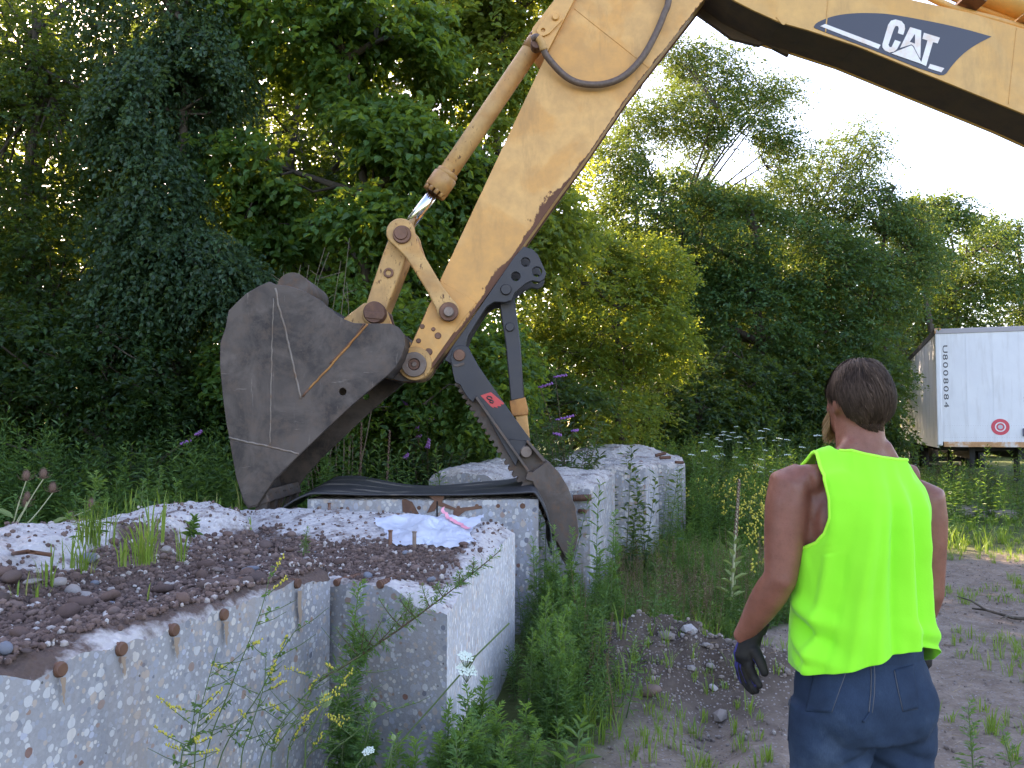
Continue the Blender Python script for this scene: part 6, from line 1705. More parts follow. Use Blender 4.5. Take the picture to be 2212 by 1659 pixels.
# tank top: one continuous garment, back and front panel joined at the side seams, open at arms, neck and hem
FOLD = 1.9
def sh_ab(z):
    zz = [.86, .92, 1.0, 1.1, 1.2, 1.27, 1.34, 1.40, 1.44, 1.47, 1.50, 1.53]
    a = np.interp(z, zz, [.198, .197, .194, .189, .186, .187, .192, .197, .193, .184, .168, .148])
    b = np.interp(z, zz, [.165, .163, .158, .150, .147, .147, .145, .138, .126, .112, .099, .088])
    return a, b
ncol, nlow, nup = 64, 46, 30
def hem(phi):      # phi: 0 back centre, +-pi/2 sides, pi front
    s = math.sin(phi); c = math.cos(phi)
    if c > 0:      # back: caught up on the belt right of the middle
        x = phi / (math.pi / 2)
        return float(np.interp(x, [-1, -.75, -.5, -.2, 0.02, .2, .42, .62, .8, 1], [.935, .938, .952, .978, 1.002, 1.012, 1.010, .995, .955, .940]))
    return .915 + .02 * abs(s)
def fold(phi, z):
    f = 0.0
    # long drapes falling from the neck and shoulder blades
    for p0, p1, w, amp in ((-.10, -.55, .10, .010), (.10, .02, .085, -.010), (.25, .34, .085, .012), (.42, .72, .09, -.009), (.60, 1.02, .10, .010), (-.35, -.95, .12, -.007), (-.62, -1.15, .1, .008), (-.02, -.22, .07, .007)):
        t = (1.50 - z) / .5; pc = p0 + (p1 - p0) * min(1.2, max(0, t)); f += amp * math.exp(-((phi - pc) / w) ** 2) * min(1, max(0, t * 2.2)) 
    # bunching above the hem on the right and at the left side
    u = phi; f += 0.007 * math.exp(-((z - 1.05 + .05 * (u - .6)) / .022) ** 2) * math.exp(-((u - .75) / .45) ** 2)
    f += 0.005 * math.exp(-((z - 1.02 + .10 * (u - .6)) / .016) ** 2) * math.exp(-((u - .95) / .35) ** 2)
    f -= 0.003 * math.exp(-((z - 1.035 + .07 * (u - .6)) / .015) ** 2) * math.exp(-((u - .85) / .4) ** 2)
    for z0, k, amp in ((1.10, .42, .012), (1.05, .5, -.010), (1.00, .55, .012), (.95, .3, .008)):
        f += amp * math.exp(-((z - z0 + k * .12 * (u + 1.3)) / .022) ** 2) * math.exp(-((u + 1.25) / .42) ** 2)
    f += 0.006 * float(fbm(phi * 2.2 + 3, z * 5, 3)) * 2
    return f
def sh_pt(phi, z):
    a, b = sh_ab(z); s, c = math.sin(phi), math.cos(phi); e = fold(math.atan2(s, c), z) * FOLD
    r = 1 + e / ((a + b) / 2)
    shift = 0.0
    tilt = -0.03 * (a * s) / .2 * min(1, max(0, (z - 1.2) / .25))
    cy = -.004 - .010 * min(1, max(0, (z - 1.15) / .25))
    return bw(a * s * r + shift, cy - b * c * r, z + tilt)
def ang(col): return -math.pi / 2 + math.pi * col / ncol      # back half, left seam to right seam
def rows_for(half):
    rows = []
    for r in range(nlow + nup + 1):
        row = []
        for cidx in range(ncol + 1):
            s = -1 + 2 * cidx / ncol
            phi0 = s * math.pi / 2
            if half == 'front': hm = hem(math.pi - phi0)
            else: hm = hem(phi0)
            za = 1.256
            if r <= nlow:
                t = r / nlow; z = hm + (za - hm) * t; phi = phi0
            else:
                t = (r - nlow) / nup
                if half == 'back': zt_ = float(np.interp(abs(s), [0, .3, .5, .65, .8, 1], [1.520, 1.522, 1.526, 1.528, 1.520, 1.508]))
                else: zt_ = float(np.interp(abs(s), [0, .3, .5, .65, .8, 1], [1.40, 1.42, 1.47, 1.528, 1.520, 1.508]))
                lim = float(np.interp(t, [0, .04, .10, .2, .36, .55, .78, 1], [1, .86, .72, .61, .535, .53, .60, .74]))
                if s > 0: lim = float(np.interp(t, [0, .05, .14, .3, .5, .75, 1], [1, .93, .85, .77, .74, .75, .82]))
                z = za + (zt_ - za) * t; phi = phi0 * lim
            row.append((phi, z))
        rows.append(row)
    return rows
V = []; F = []
back_rows = rows_for('back'); front_rows = rows_for('front')
nb_ = ncol + 1
for row in back_rows:
    for phi, z in row: V.append(sh_pt(phi, z))
off = len(V)
for row in front_rows:
    for phi, z in row: V.append(sh_pt(math.pi - phi, z))
for half in (0, 1):
    o0 = off * half
    for r in range(nlow + nup):
        for cidx in range(ncol):
            q = (o0 + r * nb_ + cidx, o0 + r * nb_ + cidx + 1, o0 + (r + 1) * nb_ + cidx + 1, o0 + (r + 1) * nb_ + cidx)
            F.append(q if half == 0 else q[::-1])
# shoulder seam: pull the strap tops of front and back together
for cidx in range(ncol + 1):
    s = abs(-1 + 2 * cidx / ncol)
    if s > .5:
        i, j = (nlow + nup) * nb_ + cidx, off + (nlow + nup) * nb_ + cidx
        m_ = (V[i] + V[j]) / 2 + Vector((0, 0, .004 + .012 * (1 - s)))
        for back_, q in ((1, i), (0, j)): 
            base_ = q
            for k, w in ((0, 1.0), (1, .86), (2, .68), (3, .5), (4, .34), (5, .2), (6, .09)):
                t_ = min(1, (s - .5) / .14); V[base_ - k * nb_] = V[base_ - k * nb_].lerp(m_ + Vector((0, 0, -.004 * k * k * .6)), w * t_ * (1 if k == 0 else .8))
bm = bmesh.new()
vs = [bm.verts.new(v) for v in V]
for f in F: bm.faces.new([vs[i] for i in f])
bmesh.ops.remove_doubles(bm, verts=bm.verts, dist=0.0008)
bmesh.ops.recalc_face_normals(bm, faces=bm.faces)
for f in bm.faces: f.smooth = True
me = bpy.data.meshes.new('tank_top'); bm.to_mesh(me); bm.free()
shirt = link_mesh('tank_top', me, M['shirt_neon'], MAN)
sd = shirt.modifiers.new('cloth', 'SOLIDIFY'); sd.thickness = .003; sd.offset = 1
ss = shirt.modifiers.new('soft', 'SUBSURF'); ss.levels = 1; ss.render_levels = 1
def trim(ids, r=.0055):
    MB().tube([V[i] for i in ids], r, 8).build('trim', M['shirt_trim'], shirt)
rtop = (nlow + nup) * nb_
trim([rtop + c for c in range(int(ncol * .22), int(ncol * .78) + 1)])
for col in (0, ncol): trim([(nlow + k) * nb_ + col for k in range(nup + 1)] )
for col in (0, ncol): trim([off + (nlow + k) * nb_ + col for k in range(nup + 1)])

# jeans
mb = MB()
mb.loft([ering(0, cy, a, b, z, 30, bw, 2.2) for z, cy, a, b in ((.76, -.01, .172, .135), (.82, -.012, .186, .148), (.88, -.014, .187, .152), (.93, -.01, .180, .144), (.965, -.006, .169, .131), (1.00, -.004, .163, .124))])
for s in (-1, 1):
    mb.ellipsoid(bw(s * .085, -.075, .845), (.092, .088, .105), 20, 14, RM)
    mb.tube([bw(s * .095, -.01, .83), bw(s * .102, -.008, .74), bw(s * .106, 0, .64), bw(s * .112, .012, .48), bw(s * .118, 0, .30), bw(s * .122, -.005, .14), bw(s * .122, 0, .035)], [.112, .108, .100, .092, .088, .09, .092], 24)
jeans = remeshed(mb, 'jeans', M['denim'], MAN, 0.009, 5)
# creases below the seat and across the thighs
n = len(jeans.data.vertices); co = np.empty(n * 3, dtype=np.float32); jeans.data.vertices.foreach_get('co', co); co = co.reshape(-1, 3)
no = np.empty(n * 3, dtype=np.float32); jeans.data.vertices.foreach_get('normal', no); no = no.reshape(-1, 3)
L = (co - np.array(MP)) @ np.array(RM)            # body axes
dsp = fbm(L[:, 0] * 9 + L[:, 2] * 6, L[:, 2] * 16 - np.abs(L[:, 0]) * 14, 3) * .016 * sstep(1.0, .8, L[:, 2]) + fbm(L[:, 0] * 30 + 5, L[:, 2] * 34, 2) * .004
for sx in (-1, 1):
    for z0, k, amp, w in ((.735, .35, -.012, .014), (.705, .5, .010, .016), (.675, .6, -.010, .013), (.64, .4, .008, .015), (.60, .5, -.008, .014)):
        d = L[:, 2] - (z0 - k * (np.abs(L[:, 0]) - .03)); dsp += amp * np.exp(-(d / w) ** 2) * np.exp(-((L[:, 0] * sx - .09) / .085) ** 2) * (L[:, 1] < .03)
co = co + no * dsp[:, None]; jeans.data.vertices.foreach_set('co', co.astype(np.float32).ravel()); jeans.data.update()
bvh = BVHTree.FromPolygons([Vector(v) for v in co.tolist()], [tuple(p.vertices) for p in jeans.data.polygons])
CO = Vector((0, 0, CAM_H))
def on_jeans(px, py, lift=.0012):
    d = (at(px, py, 3.0) - CO).normalized(); h = bvh.ray_cast(CO, d)
    return None if h[0] is None else h[0] + h[1] * lift
def zp(pts): return [(1592.6 + a * .4487, 914.9 + b * .4487) for a, b in pts]
def seam(name, pts, r=.0016, m='denim_stitch', step=5.0, dash=False):
    P = []
    for i in range(len(pts) - 1):
        a, b = pts[i], pts[i + 1]; k = max(int(math.hypot(b[0] - a[0], b[1] - a[1]) / step), 1)
        for j in range(k): P.append((a[0] + (b[0] - a[0]) * j / k, a[1] + (b[1] - a[1]) * j / k))
    P.append(pts[-1]); Q = [on_jeans(*p) for p in P]; Q = [q for q in Q if q is not None]
    if len(Q) > 2: return MB().tube(Q, r, 5).build(name, M[m], jeans)
def pocket(pts):
    """sewn on patch: a skin of cloth 2.5 mm proud of the jeans"""
    n = 14; V = []; F = []
    for i in range(n + 1):
        for j in range(n + 1):
            u, v = i / n, j / n
            a = (pts[0][0] * (1 - u) + pts[1][0] * u, pts[0][1] * (1 - u) + pts[1][1] * u); b = (pts[3][0] * (1 - u) + pts[2][0] * u, pts[3][1] * (1 - u) + pts[2][1] * u)
            q = on_jeans(a[0] * (1 - v) + b[0] * v, a[1] * (1 - v) + b[1] * v, .003)
            if q is None: return None
            V.append(q)
    for i in range(n):
        for j in range(n): F.append((i * (n + 1) + j, i * (n + 1) + j + 1, (i + 1) * (n + 1) + j + 1, (i + 1) * (n + 1) + j))
    o = MB().add(V, F, True).build('pocket', M['denim'], jeans)
    s_ = o.modifiers.new('cloth', 'SOLIDIFY'); s_.thickness = .003; s_.offset = -1
    return o
pocket(zp([(385, 1140), (528, 1180), (455, 1392), (330, 1385)]))
pocket(zp([(755, 1186), (846, 1160), (868, 1370), (797, 1388)]))
for pts in ([(385, 1146), (528, 1186), (455, 1390)], [(392, 1152), (520, 1188), (450, 1386)], [(755, 1190), (842, 1166)], [(755, 1190), (775, 1290), (797, 1385), (866, 1372)], [(762, 1194), (782, 1292), (803, 1380)],
            [(480, 1112), (560, 1135), (650, 1156), (740, 1145), (810, 1125)], [(482, 1106), (560, 1129), (650, 1150), (740, 1139), (810, 1119)],
            [(268, 1200), (250, 1400), (240, 1640)], [(262, 1200), (244, 1400), (234, 1640)]):
    seam('stitching', zp(pts), .0012)
seam('centre_seam', zp([(648, 1140), (652, 1220), (650, 1300), (640, 1390), (605, 1436)]), .004, 'denim')
seam('stitching', zp([(641, 1150), (645, 1220), (643, 1300), (633, 1388)])); seam('stitching', zp([(657, 1150), (661, 1220), (659, 1300), (648, 1392)]))
q0 = [on_jeans(*p, .004) for p in zp([(646, 1058), (648, 1085), (650, 1110), (650, 1135)])]
if all(q is not None for q in q0): MB().tube(q0, .006, 6).build('belt_loop', M['denim'], jeans)
MB().loft([ering(0, -.005, .170, .131, z, 40, bw, 2.2) for z in (.955, .96, .995, 1.0)], caps=False).build('waistband', M['denim'], jeans)

# gloves
def glove(pts_wrist, fingers, thumb, cuff, side):
    mb = MB(); W, K = pts_wrist
    mb.tube([W + (W - K) * .35, W, W.lerp(K, .35), W.lerp(K, .75), K], [.032, .031, .034, .036, .026], 16)
    for f in fingers:
        mb.tube([K.lerp(f[0], .55)] + f, [.015, .0145, .0132, .0125, .0100][:len(f) + 1], 12)
        mb.ellipsoid(f[-1], (.0112,) * 3, 10, 8)
        mb.tube([W.lerp(K, .4), f[0]], [.020, .0150], 12)
    mb.tube([W.lerp(K, .25)] + thumb, [.019, .018, .0155, .013], 12); mb.ellipsoid(thumb[-1], (.0132,) * 3, 10, 8)
    g = remeshed(mb, 'glove', M['glove_black'], MAN, .0032, 5)
    d = (W - K).normalized(); c0 = W + d * .035
    MB().tube([c0 - d * .012, c0 + d * .018], [.036, .0385], 18, caps=False).build('cuff', M['glove_black'], g)
    return g
Yh = MY + .07
def hp_(px, py, dy=0.0): return at(px, py, Yh + dy)
g1 = glove((hp_(1622, 1378), hp_(1606, 1432, .005)),
      [[hp_(1597, 1437, .030), hp_(1601, 1460, .028), hp_(1609, 1474, .012), hp_(1616, 1482, -.006)],
       [hp_(1602, 1442, .012), hp_(1608, 1468, .010), hp_(1617, 1484, -.004), hp_(1626, 1493, -.022)],
       [hp_(1610, 1443, -.006), hp_(1618, 1468, -.008), hp_(1626, 1483, -.020), hp_(1633, 1491, -.036)],
       [hp_(1619, 1440, -.022), hp_(1628, 1461, -.026), hp_(1635, 1472, -.036), hp_(1640, 1480, -.048)]],
      [hp_(1632, 1408, -.03), hp_(1643, 1430, -.045), hp_(1651, 1452, -.055)], None, -1)
# blue stretch back of the glove
n = len(g1.data.polygons); g1.data.materials.append(M['glove_blue'])
for p in g1.data.polygons:
    c = p.center; 
    if p.normal.dot(Vector((-.80, .58, 0.05))) > .58 and c.z > hp_(1600, 1478).z: p.material_index = 1
Yr = MY + .13
def hr_(px, py, dy=0.0): return at(px, py, Yr + dy)
g2 = glove((hr_(1988, 1400), hr_(1984, 1442, .0)),
      [[hr_(1994, 1450, .02), hr_(1994, 1468, .02), hr_(1989, 1482, .015), hr_(1984, 1490, .01)], [hr_(1988, 1454, .01), hr_(1988, 1474, .01), hr_(1983, 1490, .0), hr_(1978, 1497, -.01)],
       [hr_(1981, 1454, .0), hr_(1980, 1474, .0), hr_(1976, 1488, -.01), hr_(1971, 1494, -.02)], [hr_(1974, 1450, .0), hr_(1972, 1468, .0), hr_(1968, 1480, -.01), hr_(1964, 1486, -.02)]],
      [hr_(1974, 1420, .03), hr_(1968, 1438, .04), hr_(1966, 1454, .05)], None, 1)
# boots
for s in (-1, 1):
    mb = MB(); mb.loft([[bw(s * .122 + dx * w, y, z0) for dx, z0 in ((-1, .0), (1, .0), (1, h * .6), (.6, h), (-.6, h), (-1, h * .6))] for y, w, h in ((-.10, .038, .10), (-.06, .045, .13), (.02, .047, .12), (.10, .052, .085), (.16, .048, .065), (.20, .03, .045))], smooth=False)
    b_ = mb.build('boot', M['boot'], MAN)
# ------------------------------------------------------------------ single plants close to the camera
def lobed(P, D, N, L, w=.30):
    """deeply cut leaves: an end lobe and two pairs of side lobes"""
    D = unit(D); S = unit(np.cross(N, D)); N = unit(np.cross(D, S)); out = []
    for t, a, l in ((.42, 0, .62), (.30, .75, .50), (.30, -.75, .50), (.58, .62, .42), (.58, -.62, .42), (.0, 0, .5)):
        d = D * math.cos(a) + S * math.sin(a) - N * (.12 if a else .05)
        out.append((P + D * (L * t)[:, None], d, N, L * l))
    PP = np.concatenate([o[0] for o in out]); DD = np.concatenate([o[1] for o in out]); NN = np.concatenate([o[2] for o in out]); LL = np.concatenate([o[3] for o in out])
    return leaf_arrays(PP, DD, NN, LL, w, False) + (len(out),)
def axis_points(base, top, bend, n):
    b, t = np.array(base, float), np.array(top, float); s = np.linspace(0, 1, n)[:, None]
    off = np.array(bend, float) * (s * (1 - s) * 4)
    return b * (1 - s) + t * s + off
def leafy_plant(name, label, cat, base, top, leaves, L, mat='leaf_mugwort', stem='stem_green', group=None, seed=0, bend=(0, 0, 0), width=.30, cut=True, shoots=0, r=.004, start=.1, tone=0.0, taper=.55, tip_tone=.35, up=.5):
    rng = np.random.default_rng(seed + 1000)
    root = empty(name, tuple(base), label, cat, group)
    A = axis_points(base, top, bend, 14)
    st = MB(); st.tube([Vector(p) for p in A], [r * (1 - .75 * k / 13) + .0006 for k in range(14)], 6)
    H = np.linalg.norm(A[-1] - A[0]); axes = [(A, leaves, L, start)]
    for k in range(shoots):
        t = rng.uniform(.25, .85); p = A[0] + (A[-1] - A[0]) * t; i = int(t * 13); p = A[i]
        an = rng.uniform(0, 6.28); ln = H * rng.uniform(.12, .30) * (1.15 - t)
        e = p + np.array([math.cos(an) * ln * .7, math.sin(an) * ln * .5, ln * .75]); q = axis_points(p, e, (0, 0, -.01), 8)
        st.tube([Vector(x) for x in q], [r * .5 * (1 - .7 * j / 7) + .0005 for j in range(8)], 5, caps=False)
        axes.append((q, max(8, int(leaves * .35)), L * .62, .15))
    VV = []
    for q, m, l, s0 in axes:
        t = s0 + (1 - s0) * (np.arange(m) + rng.uniform(0, 1, m)) / m; f = t * (len(q) - 1); i = np.clip(f.astype(int), 0, len(q) - 2); fr = (f - i)[:, None]
        P = q[i] * (1 - fr) + q[i + 1] * fr; T = unit(q[i + 1] - q[i])
        an = np.arange(m) * 2.4 + rng.normal(0, .35, m) + rng.uniform(0, 6.28)
        u_ = unit(np.cross(T, np.array([0.05, 1, .1]))); v_ = np.cross(T, u_)
        rad = u_ * np.cos(an)[:, None] + v_ * np.sin(an)[:, None]
        D = rad * (1 - .4 * t)[:, None] + T * (up * (.5 + t))[:, None] + np.array([0, 0, -.25]) * (1 - t)[:, None] + rng.normal(0, .12, (m, 3))
        N = T + rng.normal(0, .3, (m, 3)) + np.array([0, 0, .5]); sz = l * (1.1 - taper * t) * rng.uniform(.75, 1.2, m)
        tint = np.clip(.38 + tone + tip_tone * (t - .5) * 1.6 + rng.normal(0, .10, m), 0, 1)
        if cut:
            V, F, rep, k = lobed(P, D, N, sz, width); tt = np.tile(tint, k)
        else:
            V, F, rep = leaf_arrays(P, D, N, sz, width, True); tt = np.repeat(tint, rep)
        VV.append((V, F, tt))
    V, F, T = join(VV)
    st.build('stem', M[stem], root)
    lf = np_mesh('leaves', V, F, M[mat], root, fattr={'tint': T}); lf['kind'] = 'stuff'
    return root
def pz(px, py, Y): return tuple(at(px, py, Y))
def gpos(x, y): return (x, y, gzf(x, y) - .01)
# mugwort growing in the gap between slab and block
leafy_plant('mugwort', 'bright tipped mugwort rising in the gap between the slab and the corner block', 'weed', gpos(-.70, 3.80), pz(776, 1262, 3.80), 60, .105, seed=1, bend=(-.02, 0, 0), shoots=7, start=.05)
leafy_plant('mugwort', 'darker mugwort bushing out lower in the gap beside the slab end', 'weed', gpos(-.72, 3.66), pz(752, 1440, 3.66), 56, .115, seed=2, shoots=9, tone=-.15, start=.05)
leafy_plant('mugwort', 'short mugwort at the foot of the gap in front of the corner block', 'weed', gpos(-.62, 3.52), pz(800, 1535, 3.52), 46, .10, seed=3, shoots=8, tone=-.1)
leafy_plant('mugwort', 'long mugwort stem leaning diagonally across the corner block', 'weed', pz(690, 1470, 3.62), pz(1082, 1188, 3.50), 66, .07, stem='stem_brown', seed=4, bend=(0, 0, -.025), shoots=15, r=.0055, start=.05, width=.22, tip_tone=.2)
# clump in front of the bright side of the corner block
rm = random.Random(12)
for k, (px, py, Y, L) in enumerate(((968, 1530, 3.75, .10), (1010, 1500, 3.85, .10), (1048, 1478, 3.95, .11), (1075, 1530, 3.80, .11), (1020, 1580, 3.55, .11), (950, 1590, 3.50, .10), (1110, 1570, 3.75, .10), (900, 1600, 3.40, .10), (1160, 1590, 3.7, .09), (1090, 1600, 3.45, .10), (1205, 1560, 3.9, .08), (985, 1600, 3.35, .10), (860, 1590, 3.4, .09), (1040, 1545, 3.6, .11), (1135, 1525, 3.95, .09), (1000, 1560, 3.5, .11))):
    t = at(px, py, Y); leafy_plant('mugwort', 'leafy green mugwort in the low clump before the bright block side', 'weed', gpos(t.x + rm.uniform(-.04, .04), Y + .02), tuple(t), 44, L, group='mugwort clump before the corner block', seed=20 + k, shoots=5, tone=rm.uniform(-.15, .12), start=.02)
for k, (px, py, Y, lab) in enumerate(((1180, 1292, 4.7, 'tallest slim mugwort spire against the bright side of the corner block'), (1205, 1330, 4.9, 'second slim mugwort spire just right of the corner block'), (1150, 1365, 4.6, 'mugwort spire touching the right edge of the corner block'), (1235, 1440, 4.6, 'short mugwort at the weed edge left of the spoil heap'))):
    t = at(px, py, Y); leafy_plant('mugwort', lab, 'weed', gpos(t.x - .02, Y), tuple(t), 62, .075, seed=50 + k, shoots=4, width=.24, tip_tone=.5)
for k in range(26):
    Y = rm.uniform(4.3, 6.4); lo, hi = .16 + (Y - 4.3) * .02, .30 + (Y - 4.3) * .22
    x = rm.uniform(lo, hi); h = rm.uniform(.28, .62) * (1 - .25 * (x - lo))
    if Y > 4.9 and x > .45: x = rm.uniform(lo, .45)
    leafy_plant('mugwort', 'green mugwort among the weeds right of the corner block', 'weed', gpos(x, Y), (x + rm.uniform(-.06, .06), Y + rm.uniform(-.05, .05), gzf(x, Y) + h), 50, .085, group='mugworts right of the corner block', seed=70 + k, shoots=4, tone=rm.uniform(-.2, .1))
for k in range(16):
    Y = rm.uniform(6.0, 6.65); x = rm.uniform(.05, .8); h = rm.uniform(.5, .85)
    leafy_plant('mugwort', 'mugwort growing around the tip of the thumb', 'weed', gpos(x, Y), (x + rm.uniform(-.06, .06), Y, gzf(x, Y) + h), 54, .09, group='mugworts around the thumb tip', seed=120 + k, shoots=3, tone=rm.uniform(-.1, .15))
leafy_plant('goldenrod', 'tall goldenrod with long pointed leaves standing right of the thumb tip', 'weed', gpos(.70, 6.85), pz(1296, 1042, 6.85), 30, .13, 'leaf_herb', seed=150, cut=False, width=.22, start=.35, bend=(-.03, 0, 0), tone=.15)
leafy_plant('goldenrod', 'goldenrod with broad pointed leaves at the bottom of the photo beside the bare patch', 'weed', gpos(.28, 4.02), pz(1256, 1555, 4.02), 16, .14, 'leaf_herb', seed=151, cut=False, width=.30, tone=.2)
leafy_plant('goldenrod', 'small goldenrod sprout in front of the bare patch', 'weed', gpos(.22, 3.82), pz(1225, 1618, 3.82), 12, .12, 'leaf_herb', seed=152, cut=False, width=.30, tone=.15)
leafy_plant('weed_sprout', 'low weed sprouting beside the right thigh of the man', 'weed', gpos(1.98, 3.75), pz(2092, 1530, 3.75), 30, .09, 'leaf_herb', seed=153, tone=.1)
leafy_plant('weed_sprout', 'low weed at the bottom right corner of the track', 'weed', gpos(2.1, 3.6), pz(2165, 1580, 3.6), 26, .08, 'leaf_herb', seed=154, tone=.1)
# herbs right behind the slab on the left
for k in range(34):
    x = rm.uniform(-4.6, -2.35); Y = rm.uniform(5.2, 7.6)
    if in_quad(A_C, np.array([x]), np.array([Y]), .05)[0] or in_quad(B_C, np.array([x]), np.array([Y]), .05)[0]: continue
    h = rm.uniform(.75, 1.25)
    leafy_plant('mugwort', 'tall mugwort standing behind the long slab', 'weed', gpos(x, Y), (x + rm.uniform(-.1, .1), Y, gzf(x, Y) + h), 56, .11, group='mugworts behind the long slab', seed=160 + k, shoots=4, tone=rm.uniform(-.25, .05))

# mulleins: woolly leaves and a long brown seed spike
def mullein(label, base, top, leaf_top, seed, L=.16, dry=False, group=None):
    rng = np.random.default_rng(seed); root = empty('mullein', base, label, 'weed', group); b, t = Vector(base), Vector(top)
    MB().tube([b, b.lerp(t, .5), t], [.012, .010, .005], 8).build('stem', M['stem_pale' if not dry else 'stem_brown'], root)
    sp = MB(); n = 60
    for k in range(n):
        f = leaf_top + (1 - leaf_top) * k / n; p = b.lerp(t, f); an = k * 2.4; rr = .011 * (1.1 - .5 * k / n)
        sp.ellipsoid(p + Vector((math.cos(an) * rr, math.sin(an) * rr, 0)), (.008, .008, .011), 5, 4)
    o = sp.build('seed_spike', M['seed_brown'], root); o['kind'] = 'stuff'
    m = 26; f = leaf_top * (np.arange(m) + .3) / m; P = np.array(b)[None] + (np.array(t) - np.array(b))[None] * f[:, None]
    an = np.arange(m) * 2.4; rad = np.stack([np.cos(an), np.sin(an), 0 * an], -1); D = rad + np.array([0, 0, .75]) * (.3 + f / leaf_top)[:, None] + np.array([0, 0, -.6]) * (f < leaf_top * .25)[:, None]
    V, F, rep = leaf_arrays(P, D, np.array([0, 0, 1.]) - rad * .6 + rng.normal(0, .2, (m, 3)), L * (1.1 - .65 * f / leaf_top) * rng.uniform(.8, 1.2, m), .36, True)
    lf = np_mesh('leaves', V, F, M['leaf_dry' if dry else 'leaf_pale'], root, fattr={'tint': np.repeat(rng.random(m), rep)}); lf['kind'] = 'stuff'
p = at(1575, 1310, 7.1); mullein('pale woolly mullein with a brown seed spike left of the man', gpos(p.x, 7.1), pz(1597, 1035, 7.1), .62, 1, .19)
p = at(775, 1040, 9.0); mullein('dry mullein spike behind the rubber mat, the left of two', gpos(p.x, 9.0), pz(781, 912, 9.0), .55, 2, .10, True)
p = at(826, 1040, 9.0); mullein('dry mullein spike behind the rubber mat, leaning right', gpos(p.x, 9.0), pz(842, 928, 9.0), .5, 3, .10, True)
p = at(1335, 1000, 14); mullein('small mullein spike behind the rearmost block', gpos(p.x, 14), pz(1345, 962, 14), .5, 4, .08)

# butterfly bushes with purple spikes
def buddleia(label, x, y, h, w, spikes, seed, nst=24):
    rng = random.Random(seed); root = empty('butterfly_bush', gpos(x, y), label, 'bush'); st = MB(); VV = []; g = np.random.default_rng(seed); b = Vector(gpos(x, y))
    for k in range(nst):
        t = b + Vector((rng.uniform(-w, w), rng.uniform(-.4, .4), h * rng.uniform(.55, 1.0))); q = axis_points(b, t, (0, 0, .12), 9); st.tube([Vector(p) for p in q], [.008 - .0008 * j for j in range(9)], 5)
        m = 40; f = np.sort(g.uniform(1.5, 7.9, m)); i = f.astype(int); P = q[i] * (1 - (f - i))[:, None] + q[np.minimum(i + 1, 8)] * (f - i)[:, None]
        D = g.normal(0, 1, (m, 3)) * np.array([1, 1, .4]) + np.array([0, 0, .15]); V, F, rep = leaf_arrays(P, D, np.array([0, 0, 1.]) + g.normal(0, .4, (m, 3)), g.uniform(.08, .14, m), .22, True)
        VV.append((V, F, np.repeat(g.random(m), rep)))
    for px, py, Y, ln, ang_ in spikes:
        c = at(px, py, Y); d = Vector((math.cos(ang_), -.2, math.sin(ang_))).normalized(); e = c - d * ln * .5
        q = axis_points(b + Vector((0, 0, h * .5)), e, (0, 0, .08), 8); st.tube([Vector(p) for p in q], .004, 5)
        m = 22; f = g.uniform(1, 6.9, m); i = f.astype(int); P = q[i] * (1 - (f - i))[:, None] + q[np.minimum(i + 1, 7)] * (f - i)[:, None]
        V, F, rep = leaf_arrays(P, g.normal(0, 1, (m, 3)) * np.array([1, 1, .5]), np.array([0, 0, 1.]) + g.normal(0, .4, (m, 3)), g.uniform(.07, .12, m), .22, True); VV.append((V, F, np.repeat(g.random(m), rep)))
    V, F, T = join(VV); st.build('stem', M['stem_brown'], root); lf = np_mesh('leaves', V, F, M['leaf_blue'], root, fattr={'tint': T}); lf['kind'] = 'stuff'
    for px, py, Y, ln, ang_ in spikes:
        c = at(px, py, Y); d = Vector((math.cos(ang_), -.2, math.sin(ang_))).normalized(); fb = MB()
        for j in range(26):
            s = j / 26; p = c + d * (s - .5) * ln; r = .020 * (1 - .75 * s) + .003; a = j * 2.4
            fb.ellipsoid(p + Vector((math.cos(a) * r, math.sin(a) * r, math.sin(a * 1.3) * r)), (.011, .011, .011), 5, 3)
        o = fb.build('flower_spike', M['flower_purple'], root); o['kind'] = 'stuff'
buddleia('butterfly bush with bright purple spikes right of the thumb strut', .62, 9.9, 1.75, .45, [(1222, 902, 9.6, .20, .25), (1180, 832, 9.7, .16, .3), (1212, 812, 9.8, .14, .15), (1205, 938, 9.7, .08, -.3), (1243, 930, 9.8, .06, .2)], 5)
buddleia('butterfly bush with small purple flowers between bucket and thumb', -.95, 9.7, 1.35, .8, [(872, 870, 9.5, .10, -.5), (848, 846, 9.6, .10, .3), (902, 920, 9.4, .10, 1.2), (930, 903, 9.6, .08, -.2), (925, 958, 9.4, .10, 1.3), (878, 985, 9.4, .07, .8), (905, 942, 9.5, .05, .2), (880, 905, 9.6, .08, .4)], 6)
buddleia('butterfly bush with a few dim purple flowers left of the bucket', -4.2, 9.4, 1.3, .6, [(402, 955, 9.2, .12, .4), (430, 935, 9.3, .08, .6)], 7)

